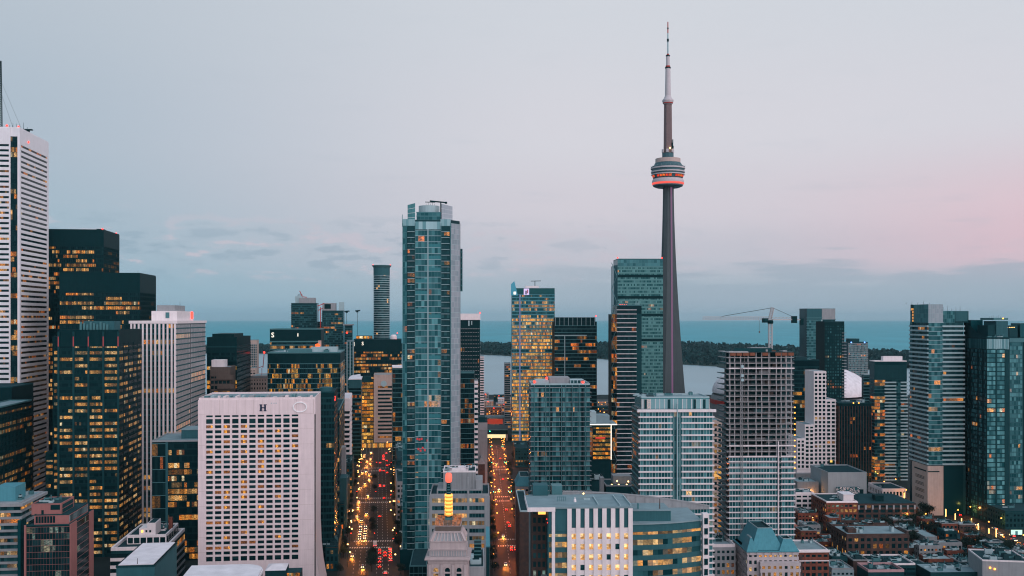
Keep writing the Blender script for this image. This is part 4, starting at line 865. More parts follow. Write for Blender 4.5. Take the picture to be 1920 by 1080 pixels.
# ------------------------------------------------------------------ the tall glass tower on the avenue
B = Bld('glass_tower', 'tall faceted teal glass residential tower with mirrored side and rooftop crane', 755, 845, 412, 580, 34, 870)
W = B.w; cut = 6.0
plan = [(0, 0), (W, 0), (W + 5.2, 7.0), (W + 5.6, B.d - 8), (W, B.d), (0, B.d)]
b = MB(); b.prism(plan, 0, B.h); b.build('wall', g_dark, B.root)
fh = 3.42; zlow = 12
cols = [(0, B.sx(763), 'edge'), (B.sx(763), B.sx(778.5), 'bal'), (B.sx(778.5), B.sx(801.5), 'mid'), (B.sx(803.5), B.sx(826.5), 'mid'), (B.sx(826.5), B.sx(844), 'bal'), (B.sx(844), W, 'edge')]
for a, c_, kind in cols:
    if kind == 'mid':
        B.facade('front', zlow, B.h - 6, fh, 1.75, g_teal, (.25, .25, palemet), (.10, .22, midmet), (.2, .14, .02, AMBER, .75, 2), s0=a, s1=c_, tint=(0, .75, 2.8), single=False, bandname='transom', piername='mullion')  # pane tint also paints in sky reflections
        # whole-floor spandrel glass
        q = MB(); z = B.h - 6 - fh * 3
        while z > zlow:
            if B.rng.random() < .22: q.fbox((0, 0, 1, 0), a + .05, c_ - .05, z, z + fh * .62, .06, .14)
            z -= fh
        stuff(q.build('spandrel_glass', g_pale, B.root))
    elif kind == 'bal':
        B.block(darkmet, a, -.04, zlow, c_, 1.5, B.h - 6, 'recess')
        B.facade('front', zlow, B.h - 6, fh, 1.6, g_dark, None, (.1, .14, darkcon), (.25, .22, .03, AMBER, .7, 2), s0=a + .3, s1=c_ - .3, tint=(0, .4, 3), single=False)
        z = zlow; sl = MB(); sl.fbox((0, 0, 1, 0), a + .35, c_ - .35, 0, .25, .07, 1.35); ms = sl.mesh('balcony_slab', palemet)
        gl = MB(); gl.fbox((0, 0, 1, 0), a + .35, c_ - .35, .25, 1.25, 1.27, 1.33); gl.has = True; mg = gl.mesh('balcony_glass', g_dark)
        while z < B.h - 7:
            o = link('balcony_slab', ms, B.root, (0, 0, z)); link('balcony_glass', mg, o); z += fh
    else: B.facade('front', zlow, B.h - 4, fh, 1.2, g_teal, (.2, .25, midmet), None, (.1, .1, .03, AMBER, .7), s0=a, s1=c_, tint=(0, .5, 3), single=False)
B.block(palemet, B.sx(801.6), -.7, zlow, B.sx(803.3), 0, B.h - 5.5, 'vertical_fin')
for px in (754.6, 778, 826.6, 844.6): B.block(midmet, B.sx(px), -.42, zlow, B.sx(px) + .3, 0, B.h - 2, 'vertical_fin')
dx, dy = 5.2, 7.0; L = math.hypot(dx, dy); F = ((W, 0, dx / L, dy / L), L)
B.facade(F, zlow, B.h - 2, fh * .9, 1.4, g_sky, (.18, .12, palemet), None, (.0, .0, .0, AMBER, .7), tint=(.1, .6, 1.0), single=False, bandname='transom')
F = ((W + 5.2, 7.0, .4 / 19, 1), 19.0); B.facade(F, zlow, B.h - 2, fh * .9, 1.6, g_sky, (.18, .12, palemet), None, None, tint=(.1, .5, 1.0), single=False, bandname='transom')
# glass parapet screens and the stepped crown
for a, c_ in ((0, B.sx(778)), (B.sx(826), W)): B.facade('front', B.h - 3.5, B.h + .4, 3.9, 1.8, g_pale, None, (.1, .1, palemet), None, s0=a, s1=c_, tint=(.3, 1.0, 1), single=False)
B.facade('front', B.h - 5.5, B.h - 1.0, 4.4, 2.0, g_pale, None, (.1, .1, palemet), None, s0=B.sx(778.4), s1=B.sx(826), tint=(.2, 1.0, 1), single=False)
q = MB(); q.fbox((0, 0, 1, 0), -.35, -.05, B.h - 4, B.h + 3.0, -.2, .3); q.build('edge_fin', midmet, B.root)
z = B.h - .02; za = B.zy(398, 5); zb = B.zy(386, 7)
B.block(g_dark, B.sx(781, 5), 5, B.h, B.sx(828, 5), 24, za, 'crown_storey'); B.facade('front', B.h, za, (za - B.h) / 2, 2.4, g_teal, (.5, .15, midmet), (.12, .12, midmet), None, rect=(B.sx(781, 5), 5, B.sx(826, 5), 24), tint=(0, .5, 2), single=False)
cxm, cym = B.sx(804.5, 12), 13.0; q = MB(); q.lathe([(6.2, za), (6.2, zb + .5)], 20, cxm, cym); q.build('crown_drum', palemet, B.root, smooth=False)
def screen(xa, ya, xb, yb, z0, z1, z1b, mat, tn):
    L = math.hypot(xb - xa, yb - ya); ux, uy = (xb - xa) / L, (yb - ya) / L; n = max(2, int(L / 1.6)); q = MB()
    for k in range(n):
        a, c_ = L * k / n, L * (k + 1) / n; ta, tb = z1 + (z1b - z1) * k / n, z1 + (z1b - z1) * (k + 1) / n
        for m_ in range(4):
            f0, f1 = m_ / 4 + .008, (m_ + 1) / 4 - .008
            pt = lambda s_, zt, f: (xa + ux * s_, ya + uy * s_, z0 + (zt - z0) * f)
            q.face([pt(a + .04, ta, f0), pt(c_ - .04, tb, f0), pt(c_ - .04, tb, f1), pt(a + .04, ta, f1)], None, tn + .15 * B.rng.random())
            q.face([tuple(Vector(pt(a, ta, f0)) + Vector((uy, -ux, 0)) * -.25), tuple(Vector(pt(a, ta, f1)) + Vector((uy, -ux, 0)) * -.25), tuple(Vector(pt(c_, tb, f1)) + Vector((uy, -ux, 0)) * -.25), tuple(Vector(pt(c_, tb, f0)) + Vector((uy, -ux, 0)) * -.25)], None, tn)
    return q.build('glass_screen', mat, B.root)
screen(B.sx(764.5, 3), 3, B.sx(778.5, 5), 5, B.h - 1, B.zy(384, 3), B.zy(379.5, 3), g_teal, .25)
screen(B.sx(828, 4), 4, B.sx(848.5, 4), 6.5, B.h - 1, B.zy(381.5, 4), B.zy(385.5, 4), g_sky, .6)
B.roof(roofg, 0, rect=(0.3, .5, W, B.d), z=B.h)
q = MB(); xj = B.sx(826.5, 8); q.box(xj - .35, 7.6, za, xj + .35, 8.4, B.zy(378.5, 8)); q.bar((B.sx(806, 8), 8, B.zy(376.6, 8)), (B.sx(838, 8), 8, B.zy(379.6, 8)), .38); q.bar((B.sx(797, 8), 8, B.zy(378.6, 8)), (B.sx(816, 8), 8, B.zy(379, 8)), .2); q.box(B.sx(834, 8), 7.4, B.zy(381.5, 8), B.sx(838.5, 8), 8.6, B.zy(378, 8)); q.build('window_cleaning_crane', darkmet, B.root)
for k in range(5): B.mast(B.sx(799 + k * 4, 10), 10, zb, zb + 1.8 + (k % 2), .1)
b = MB(); F = ((W + 5.35, 9.5, 0.02, 1), 4); b.box(W + 5.6, 9, B.zy(545), W + 6.9, 13, B.zy(464)); b.build('side_bay', g_dark, B.root)
fl = MB(); fl.box(W + 5.5, 8.9, 0, W + 7.0, 13.1, .3); mf = fl.mesh('bay_slab', midmet)
for k in range(8): link('bay_slab', mf, B.root, (0, 0, B.zy(545) + k * 3.3))
B.block(g_dark, -1.5, -1.5, 0, W + 3, 30, zlow, 'podium'); B.block(redpaint, B.sx(780), -.8, B.zy(827), B.sx(790), -.5, B.zy(823), 'sign') if 0 else None
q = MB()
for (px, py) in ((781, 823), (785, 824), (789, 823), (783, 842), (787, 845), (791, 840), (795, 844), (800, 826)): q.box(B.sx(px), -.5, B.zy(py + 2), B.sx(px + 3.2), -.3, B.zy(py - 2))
q.build('red_reflection_glow', lamp_mat('dim_red_reflection', (1.0, .05, .06), .45, False), B.root)  # glowing patches paint red reflections onto the glass

# --- between the glass tower and the side street
B = Bld('office_tower', 'dark slab tower with white crown panel beyond the glass tower', 862, 900, 598, 1010, 30, 900)
B.core(darkmet); B.facade('front', 0, B.h - 10, 3.9, 2.6, g_black, (.5, .3, stone), (.9, .5, darkmet), (.06, .2, .03, WARM, .6), single=False); B.block(white, -.4, -.5, B.h - 1, B.w + .4, 8, B.zy(588), 'crown_panel'); B.roof(roofg, .3); B.lamp(red_l, 0, 0, B.zy(586.5), .7); B.lamp(red_l, B.w, 0, B.zy(586.5), .7)
q = MB(); x = B.sx(878); q.box(x, -.7, B.zy(611), x + 1.3, -.4, B.zy(601)); q.box(x + 3, -.7, B.zy(609), x + 4, -.4, B.zy(602)); q.build('crest', palemet, B.root)
B.facade('right', 0, B.h - 10, 3.9, 2.4, g_dark, (1.2, .3, palemet), None, None, single=False)
B = Bld('apartment_tower', 'thin white balcony tower edge behind the dark slab tower', 899, 907, 668, 1180, 14, 900); B.core(stone); B.facade('front', 0, B.h - 1, 3.0, 3.5, g_dark, (1.3, .6, white), None, None, single=False); B.roof(roofg, .6)
B = Bld('office_tower', 'dark glass office with amber lit floors rising over the side street', 861, 889, 700, 765, 24, 900)
B.core(g_black); B.facade('front', 0, B.h - 4, 3.9, 1.5, g_black, (.35, .25, midmet), (.12, .2, darkcon), (.25, .5, .06, AMBER, .45), single=False); B.roof(roofd, .8, midmet)
B.block(stone, B.w + .01, 0, 0, B.w + 3.0, 20, B.h - 6, 'stair_tower'); B.facade('front', 0, B.h - 7, 3.9, 1.4, g_dark, (2.0, .15, white), None, None, rect=(B.w, 0, B.w + 3.0, 20), s0=.4, s1=2.8, single=False)
B = Bld('windowless_building', 'plain grey concrete block without windows beside the side street', 893, 914, 792, 812, 30, 900)
B.core(concrete); B.roof(roofd, 1.0, darkcon); B.block(stone, .1, -.25, B.zy(806), B.w - .1, 0, B.zy(793), 'pale_panel'); B.block(darkcon, .5, 3, B.h, B.w * .8, 18, B.h + 4, 'penthouse'); B.block(brickd, B.sx(895), -7, 0, B.sx(909), -.02, B.zy(868), 'chapel_front')
q = MB(); zc = B.zy(868); x0_, x1_ = B.sx(895), B.sx(909); q.prism([(0, 0)], 0, 0) if 0 else None
q.face([(x0_, -7, zc), (x1_, -7, zc), ((x0_ + x1_) / 2, -7, zc + 6)]); q.face([(x0_, -.02, zc), (x0_, -7, zc), ((x0_ + x1_) / 2, -7, zc + 6), ((x0_ + x1_) / 2, -.02, zc + 6)]); q.face([(x1_, -7, zc), (x1_, -.02, zc), ((x0_ + x1_) / 2, -.02, zc + 6), ((x0_ + x1_) / 2, -7, zc + 6)]); q.build('gable', stone, B.root)

# grey office behind the beacon tower
B = Bld('office_building', 'grey stepped office with five window rows behind the beacon tower', 806, 917, 930, 480, 30, 900)
B.core(stone); fh = 3.65; zt = B.h - 1.2
xm = B.sx(877.5)
for a, c_ in ((1.0, B.sx(876.2)), (B.sx(879.8), B.w - 2.2)):
    B.facade('front', zt - fh * 10, zt, fh, 1.42, g_near, (1.65, .35, stone), (.14, .2, midmet), (.65, .85, .06, PALE, .75, 5), s0=a, s1=c_, top=False, tint=(0, .4, 2))
B.block(stone, B.sx(876.2), -.5, 0, B.sx(879.8), 0, B.h + 9, 'pier'); B.block(stone, -.3, -.5, 0, 1.0, 0, B.h, 'pier'); B.block(stone, B.w - 2.2, -.5, 0, B.w + .3, 0, B.h, 'pier')
B.facade('right', zt - fh * 10, zt, fh, 3, g_near, (1.65, .3, stone), None, (.3, .3, .1, PALE, .6), single=False, top=False)
B.roof(roofd, 1.0, stone)
za = B.zy(918, 4); B.block(stone, B.sx(819, 4), 4, B.h, B.sx(904, 4), 26, za, 'upper_storey'); B.facade('front', B.h + .3, za - .6, za - B.h - .9, 1.42, g_near, None, (.14, .2, midmet), None, rect=(B.sx(819, 4), 4, B.sx(904, 4), 26), s0=.6, s1=B.sx(903, 4) - B.sx(819, 4), single=False)
zb = B.zy(886, 6); r = (B.sx(831, 6), 6, B.sx(892, 6), 24); B.block(stone, r[0], 6, za, r[2], 24, zb, 'plant_storey')
q = MB(); me = None
for k in range(13): 
    x = r[0] + .4 + k * (r[2] - r[0] - .8) / 12; B.block(concrete if k % 2 else stone, x - .14, 5.75, za, x + .14, 6, zb, 'rib')
B.roof(roofd, .8, white, rect=r, z=zb); B.clutter(4, (r[0] + 2, 9, r[2] - 2, 22), zb, [white, palemet], 2.0)
for k, (x, y, a, c_) in enumerate(((3, 8, 9, 1.2), (3, 8, 1.2, 9), (11, 8, 1.2, 9), (7, 12, 5, 4))): B.block(white, r[0] + x, y, zb + .2, r[0] + x + a, y + c_, zb + 1.8, 'duct')
B.block(stone, B.sx(892, 5), 5, za - 1, B.sx(905, 5), 20, za + 4.5, 'plant_storey'); B.block(white, B.sx(907), -1.2, zt - 7, B.sx(915), -.52, zt - 2, 'sign_panel') if 0 else None

# beacon tower
D_ = 300.0; k_ = D_ / FPX
root = link('beacon_tower', None, None, (gx(838.5, D_), D_ + 7, 0)); tag(root, 'stone tower top with glowing ringed weather beacon and red bulb', 'tower')
Zt = lambda py: gz(py, D_)
def tier(name, mat, hw, z0, z1, hw2=None):
    b = MB(); h2 = hw2 or hw
    b.v = [(-hw, -hw, z0), (hw, -hw, z0), (hw, hw, z0), (-hw, hw, z0), (-h2, -h2, z1), (h2, -h2, z1), (h2, h2, z1), (-h2, h2, z1)]
    for q in ((0, 3, 2, 1), (4, 5, 6, 7), (0, 1, 5, 4), (1, 2, 6, 5), (2, 3, 7, 6), (3, 0, 4, 7)): b.f.append(q); b.l.append((0, 0, 0)); b.t.append(0)
    return b.build(name, mat, root)
pk = wall_mat('tower_stone', (0.40, 0.34, 0.34), 0.14, 0.6, 0.8, 0.25, 0.15, 0.2)
tier('shaft', pk, 5.7, 20, Zt(1058)); tier('frieze', pk, 5.95, Zt(1058), Zt(1051)); tier('cornice', pk, 6.85, Zt(1051), Zt(1048.2)); tier('cornice_lip', pk, 6.6, Zt(1048.2), Zt(1045.5))
tier('attic', stone, 5.5, Zt(1045.4), Zt(1034)); tier('attic_coping', pk, 5.75, Zt(1034), Zt(1032.5)); tier('upper_stage', pk, 5.3, Zt(1032.4), Zt(1019)); tier('coping', pk, 5.5, Zt(1019), Zt(1017.4))
z0, z1 = Zt(1017.3), Zt(1003)
tier('mansard', stone, 5.0, z0, z1, 3.9)
for s_ in range(4):
    c, sn = math.cos(s_ * math.pi / 2), math.sin(s_ * math.pi / 2); R = lambda x, y, z: (x * c - y * sn, x * sn + y * c, z)
    for k in range(9):
        x = -4.6 + k * 1.15; q = MB(); q.bar(R(x, -5.08, z0), R(x * .8, -3.98, z1), .16); q.build('mansard_rib', pk, root)
    q = MB(); q.bar(R(-5.2, -5.2, z0), R(-4.05, -4.05, z1), .35); q.build('corner_rib', pk, root)
    # arched belfry openings below the cornice
    for k in (-1, 0, 1):
        x = k * 3.5; q = MB(); pts = [R(x - .75, -5.72, Zt(1090)), R(x + .75, -5.72, Zt(1090)), R(x + .75, -5.72, Zt(1071))] + [R(x + .75 * math.cos(math.radians(a)), -5.72, Zt(1071) + .75 * math.sin(math.radians(a))) for a in range(20, 170, 20)] + [R(x - .75, -5.72, Zt(1071))]
        q.face(pts, (.5, .26, .09) if (k == -1 and s_ == 0) else None, .02); q.build('arched_window', g_black, root)
        q = MB(); p_ = [R(x + .92 * math.cos(math.radians(a)), -5.85, Zt(1071) + .92 * math.sin(math.radians(a))) for a in range(0, 181, 20)]
        for a, c_ in zip(p_, p_[1:]): q.bar(a, c_, .14)
        q.bar(R(x - 1, -5.9, Zt(1075.5)), R(x + 1, -5.9, Zt(1075.5)), .22)
        q.build('arch_moulding', pk, root)
    for x in (-5.3, -1.75, 1.75, 5.3):
        q = MB(); q.bar(R(x, -5.78, 30), R(x, -5.78, Zt(1060)), .35); q.build('pilaster', pk, root)
    for k in range(14):
        x = -5.0 + k * .77; q = MB(); q.bar(R(x, -5.56, Zt(1044)), R(x, -5.56, Zt(1035)), .13); q.build('attic_bar', pk, root)
# lit gallery below the mast
tier('gallery_floor', pk, 4.2, Zt(1003) - .01, Zt(1000)); tier('gallery_screen', brown, 3.85, Zt(999.9), Zt(991)); tier('gallery_rail', pk, 3.95, Zt(990.9), Zt(990))
gl = glass_mat('gallery_glass', (0.08, 0.05, 0.04), (0.2, 0.15, 0.1), 0.2, 0.4); b = MB()
for s_ in range(4):
    c, sn = math.cos(s_ * math.pi / 2), math.sin(s_ * math.pi / 2)
    for k in range(6):
        x0_, x1_ = -3.8 + k * 1.27, -3.8 + (k + 1) * 1.27 - .1
        P = lambda x, z: (x * c + 3.8 * sn, x * sn - 3.8 * c, z)
        b.face([P(x0_, Zt(989.8)), P(x1_, Zt(989.8)), P(x1_, Zt(979)), P(x0_, Zt(979))], (.30, .09, .03) if k not in (2, 3) else (.10, .05, .03), .2)
b.build('gallery_window', gl, root)
tier('mast_base', midmet, 1.1, Zt(989.8), Zt(978))
tier('mast', darkmet, .95, Zt(977.9), Zt(912), .55)
ring_l = lamp_mat('beacon_ring_light', (1.0, .46, .09), 2.0); core_l = lamp_mat('beacon_amber', (1.0, .32, .03), 1.1)
for k in range(6):
    py = 972.5 - k * 7.0
    b = MB(); b.lathe([(1.22, 0), (1.22, .55)], 14); b.build('beacon_ring', ring_l, root, (0, 0, Zt(py)))
    b = MB(); b.lathe([(1.05, -.5), (1.3, -.3), (1.3, -.06)], 14); b.build('beacon_collar', core_l, root, (0, 0, Zt(py)))
for k in range(4):
    b = MB(); b.lathe([(.9 - .07 * k, 0), (.9 - .07 * k, .25)], 8); b.build('mast_collar', midmet, root, (0, 0, Zt(931 - k * 5)))
bl = lamp_mat('beacon_bulb', (1.0, .16, .10), 1.25)
b = MB(); b.lathe([(.5, -1.55), (.95, -1.2), (1.05, 0), (.95, 1.15), (.45, 1.6)], 14); b.build('beacon_bulb', bl, root, (0, 0, Zt(902.5)), smooth=True)
b = MB(); b.lathe([(.45, 0), (.5, .25), (.2, .5)], 10); b.build('bulb_cap', palemet, root, (0, 0, Zt(902.5) + 1.6))
B = Bld('low_building', 'stone annex with dark louvred plant room below the beacon tower', 876, 908, 1066, 320, 26, 900); B.core(stone); B.roof(roofd, .6, stone); B.block(darkmet, B.sx(889, 8), 8, B.h, B.sx(902, 8), 16, B.zy(1022, 8), 'plant_room')
for k in range(6): B.block(midmet, B.sx(888.6, 8), 7.8, B.h + 1.2 + k * 1.2, B.sx(902.4, 8), 7.95, B.h + 1.5 + k * 1.2, 'louvre_blade')
B.block(palemet, B.sx(881), 6, B.h, B.sx(888), 10, B.h + 2.6, 'rooftop_unit'); B.clutter(4, (1, 3, B.w - 1, 20))
B = Bld('low_building', 'slim verdigris-topped wall beside the side street', 912, 918, 1026, 420, 40, 905); B.core(darkcon); B.block(copper, -.2, -.2, B.h, B.w + .2, B.d, B.h + .4, 'coping')
B = Bld('low_building', 'dark glazed pavilion roof between avenue and beacon tower', 768, 800, 1062, 540, 40, 870); B.core(g_black); B.facade('front', 0, B.h, 4, 2.5, g_black, (.3, .2, midmet), (.15, .2, midmet), (.2, .2, .1, AMBER, .6), single=False); B.roof(roofd, .5, midmet)

# ------------------------------------------------------------------ near office with white piers
B = Bld('office_building', 'near office with white vertical piers, overhanging roof and lit windows', 1028, 1186, 951, 378, 34, 900)
W = B.w; zr = B.h; xp = B.sx(1063.5); fh = 3.95
B.block(tealcon, 0, .6, 0, W, 30, zr - .6)
# left slate bay
B.facade('front', zr - 9.3 - fh * 5 + .0, zr - 9.3, fh, 1.75, g_near, (1.85, .45, tealcon), None, (.9, .85, .3, PALE, .95, 4), rect=(0, .6, W, 30), s0=.3, s1=xp - .2, top=True, tint=(0, .5, 2))
B.block(tealcon, .1, -.05, zr - 9.2, xp, .6, zr - .6, 'slate_panel')
# white piers with windows between
step = (W - xp) / 15.0
for k in range(8):
    a = xp + k * step * 2; B.block(white, a, -.55, 0, a + step, .6, zr - .5, 'pier')
B_wall = MB(); wins = [(zr - 9.2 - 2.0 - i * fh, zr - 9.2 - 2.0 - i * fh + 0) for i in range(5)]
cache = {}
for k in range(7):
    a = xp + step + k * step * 2
    B.block(tealcon, a, .15, zr - 7.9, a + step, .6, zr - .6, 'slate_panel')
    ztop = zr - 7.95
    for i in range(5):
        z1 = ztop - (2.15 if i == 0 else fh - 2.15 + .0); B.block(white, a, -.12, z1, a + step, .6, ztop, 'spandrel')
        z0 = z1 - 2.15; lit = B.rng.random() < (.95, .9, .82, .7, .6)[i]; key = (lit, B.rng.randrange(5))
        if key not in cache:
            q = MB(); h_ = 2.15; f = B.rng.uniform(.25, .75); k1 = B.rng.uniform(.9, 1.5)
            c1 = (1.0 * k1, .60 * k1, .25 * k1) if lit else None; c2 = (.55 * k1, .25 * k1, .07 * k1) if lit else None
            q.face([(0, .35, h_ * .38), (step * f, .35, h_ * .38), (step * f, .35, h_), (0, .35, h_)], c1, .2); q.face([(step * f, .35, h_ * .38), (step, .35, h_ * .38), (step, .35, h_), (step * f, .35, h_)], c1 if key[1] % 2 else c2, .2); q.face([(0, .35, 0), (step, .35, 0), (step, .35, h_ * .38), (0, .35, h_ * .38)], c2, .05)
            cache[key] = q.mesh('window', g_near)
        link('window', cache[key], B.root, (a, 0, z0)); ztop = z0
# roof slab overhanging to the left, resting on a white side wall
xl = B.sx(989); B.block(white, xl, -.6, zr - 1.6, B.sx(1041), 26, zr, 'roof_overhang'); B.block(roofg, xl + .3, -.3, zr, W - .3, 26, zr + .12, 'roof'); B.block(white, B.sx(1034.5), -.6, 0, B.sx(1040.5), .6, zr - 1.65, 'edge_pier')
B.block(roofg, B.sx(1041), -.55, zr - .5, W + .1, .6, zr - .02, 'roof_edge')
B.block(white, B.sx(1035), .7, 0, B.sx(1037), 24, zr - 1.7, 'side_wall')
B.block(lamp_mat('red_wall_wash', (1.0, .05, .05), .55), B.sx(1028) , 3.0, zr - 7.5, B.sx(1034.3), 3.4, zr - 2.2, 'lit_red_panel')
for k in range(5): B.lamp(red_l, B.sx(1026 + k * 1.6), 2.4, zr - 5 - k * 1.4, .18, 'string_light')
B.block(brickd, B.sx(998, 10), 10, 0, B.sx(1024, 10), 24, zr - 2, 'rear_wing'); B.facade('front', 0, zr - 2.4, 3.4, 2.1, g_near, (1.3, .25, brickd), (.7, .25, brickd), (.2, .2, .08, COOL, .5), rect=(B.sx(998, 10), 10, B.sx(1024, 10), 24), punched=True, single=False); B.block(amber_l if 0 else ring_l, B.sx(1009, 9.7), 9.6, zr - 4.6, B.sx(1023, 9.7), 9.8, zr - 3.3, 'lit_window')
B.block(concrete, B.sx(1017), 0, 0, B.sx(1028), 9.8, zr - 28, 'side_block')
# roof details
for (xa, ya, xb, yb) in ((B.sx(1100, 4), 14, B.sx(1112, 4), 14.4), (B.sx(1120, 4), 3, B.sx(1121.5, 4), 20), (B.sx(1160, 4), 1, B.sx(1161.5, 4), 22), (B.sx(1180, 4), 1, B.sx(1181.5, 4), 22)): B.block(palemet, xa, ya, zr + .12, xb, yb, zr + .7, 'roof_rail')
q = MB(); q.lathe([(.55, 0), (.5, .9), (.25, 1.1), (.25, 1.7)], 10); q.build('roof_vent', white, B.root, (B.sx(1078, 10), 10, zr + .12))
q = MB(); xa = B.sx(1045, 12)
for k in range(5): q.bar((xa + k * .8, 11, zr), (xa + k * .8, 11, zr + 1.8), .05); q.bar((xa + k * .8, 13, zr), (xa + k * .8, 13, zr + 1.8), .05)
q.bar((xa, 11, zr + 1.8), (xa + 3.2, 11, zr + 1.8), .05); q.bar((xa, 13, zr + 1.8), (xa + 3.2, 13, zr + 1.8), .05); q.build('roof_frame', midmet, B.root)
B.block(tealcon, B.sx(1000, 22), 24, zr, B.sx(1028, 22), 31, zr + 4.2, 'plant_room'); B.block(midmet, B.sx(1036, 22), 26.2, zr, B.sx(1056, 22), 33, zr + 3.6, 'plant_room')
B.block(roofg, xl + 2, 26.1, 0, W, 30, zr - .3, 'rear_block')
# curved screen along the back of the roof
ze_ = B.zy(986); cv = MB(); n = 16
for k in range(n):
    t0, t1 = k / n, (k + 1) / n; xq = lambda t: 1055 + (1330 - 1055) * t; yq = lambda t: 28.5 + 5 * t
    f = lambda t: (B.sx(xq(t), yq(t)), yq(t)); zq = lambda t: gz(919 + 28 * t * t, B.D + yq(t) + 4)
    a, c_ = f(t0), f(t1); z0 = ze_ - .5
    cv.face([a + (z0,), c_ + (z0,), c_ + (zq(t1),), a + (zq(t0),)]); cv.face([(a[0], a[1] + .5, zq(t0)), (c_[0], c_[1] + .5, zq(t1)), (c_[0], c_[1] + .5, z0), (a[0], a[1] + .5, z0)]); cv.bar(a + (zq(t0),), c_ + (zq(t1),), .25); cv.bar(a + (z0,), a + (zq(t0),), .14); cv.bar(a + (z0,), c_ + (zq(t1),), .08)
cv.build('roof_screen', stone, B.root); B.lamp(warm_l, B.sx(1094, 20), 20, zr + 1.6, .3)
# right curved wing
ze = B.zy(986); n = 7; P_ = []
for k in range(n + 1):
    t = k / n; P_.append((W + .1 + (B.sx(1322) - W) * t, 1.0 + 7.0 * t * t))
for k in range(n):
    (xa, ya), (xb, yb) = P_[k], P_[k + 1]; L = math.hypot(xb - xa, yb - ya); F = ((xa, ya, (xb - xa) / L, (yb - ya) / L), L)
    B.facade(F, ze - 1.8 - fh * 5, ze - 1.8, fh, 2.0, g_near, (1.9, .25, tealcon), None, (.85, .8, .35, PALE, .9, 3), tint=(0, .6, 2), top=True)
b = MB(); b.prism(P_ + [(P_[-1][0], 36), (W + .1, 36)], 0, ze); b.build('wing', tealcon, B.root)
b = MB(); b.prism([(x, y - .3) for x, y in P_] + [(P_[-1][0], 35), (W + .1, 35)], ze, ze + .5); b.build('wing_roof', roofg, B.root)
zp = B.zy(964); B.block(tealcon, W + .2, 5, ze + .5, B.sx(1257, 5), 20, zp, 'plant_storey'); B.block(roofg, W + .2, 4.8, zp, B.sx(1258, 5), 20.2, zp + .3, 'plant_roof'); B.block(midmet, B.sx(1257, 5) + .02, 5.3, ze + .6, B.sx(1257, 5) + .3, 19.8, zp - .2, 'louvre'); B.block(midmet, B.sx(1195, 8), 8, zp + .3, B.sx(1198, 8), 9, zp + 2.4, 'vent_pipe'); B.mast(B.sx(1237, 8), 8, zp, zp + 4.2, .22, brickd, 'flue')
B.block(white, B.sx(1325), 6, 0, B.sx(1336), 9, ze + 3, 'edge_frame'); zz = ze
for k in range(6): B.block(g_near, B.sx(1327), 5.85, ze - k * fh - 1, B.sx(1334), 5.99, ze - k * fh + 1.4, 'frame_opening')

# ------------------------------------------------------------------ centre and right
B = Bld('apartment_tower', 'teal grey condominium with dense balcony grid and red rooftop beacons', 996, 1106, 722, 604, 28, 900)
B.core(g_dark)
B.facade('front', 0, B.h - 1.5, 2.95, 1.9, g_teal, (.30, .9, stone), (.1, .1, midmet), (.15, .10, .025, AMBER, .8, 2), tint=(0, .85, 2.0), single=False)
for px in (1001, 1022, 1030, 1052, 1060, 1072, 1085, 1097): B.block(midmet, B.sx(px), -1.05, 0, B.sx(px) + .45, -.02, B.h, 'vertical_fin')
for k in range(5): B.block(darkmet, B.sx(1010 + k * 20), -.08, 0, B.sx(1015 + k * 20), -.055, B.h - 2, 'recess')
B.facade('left', 0, B.h - 1.5, 2.95, 2, g_dark, (.42, .5, tealcon), None, (.1, .1, .03, AMBER, .7), single=False); B.facade('right', 0, B.h - 1.5, 2.95, 2, g_dark, (.42, .5, tealcon), None, None, single=False)
B.roof(roofg, 1.0, palemet); B.block(stone, B.sx(1030, 5), 5, B.h, B.sx(1068, 5), 22, B.zy(708, 5), 'penthouse'); B.block(palemet, B.sx(1004, 4), 4, B.h, B.sx(1029, 4), 20, B.zy(713, 4), 'penthouse'); B.block(palemet, B.sx(1069, 4), 4, B.h, B.sx(1096, 4), 20, B.zy(713, 4), 'penthouse'); B.facade('front', B.h, B.h + 2.6, 2.6, 2.4, g_dark, None, (.5, .3, palemet), None, rect=(B.sx(1069, 3.9), 3.9, B.sx(1096, 3.9), 18), single=False)
for px, py in ((1002, 716), (1025, 709), (1093, 717)): B.lamp(red_l, B.sx(px, 3), 3, B.zy(py, 3), .8)

B = Bld('office_tower', 'gold lit glass tower with blue edge and pointed glass fin', 960, 1040, 541, 1185, 40, 900)
B.core(g_teal); zt = B.h - 2
B.facade('front', B.zy(617), B.zy(552), 4.1, 1.5, g_teal, (1.2, .3, copper), None, (.7, .65, .15, GOLD, .9, 2.5), single=False); B.facade('front', 0, B.zy(617.2), 4.1, 1.5, g_teal, (1.2, .3, copper), None, (.95, .95, .45, GOLD, 1.15, 5), single=False); B.block(g_green, 0, -.3, B.zy(552), B.w, 0, B.h + .3, 'crown_glass'); B.roof(roofg, .6)
B.facade('right', 0, B.zy(552), 4.1, 1.8, g_teal, (.5, .3, copper), None, (.6, .5, .2, GOLD, .8), single=False)
q = MB(); xa, xb = B.sx(958), B.sx(971); q.face([(xa, -.5, B.zy(554)), (xb, -.5, B.zy(554)), (xb - 2, -.5, B.zy(541)), (xa + 4, -.5, B.zy(527)), (xa, -.5, B.zy(533))]); q.face([(xa, .2, B.zy(554)), (xa, .2, B.zy(533)), (xa + 4, .2, B.zy(527)), (xb - 2, .2, B.zy(541)), (xb, .2, B.zy(554))]); q.build('glass_fin', lamp_mat('blue_lit_glass', (.02, .28, .42), .75, False), B.root)
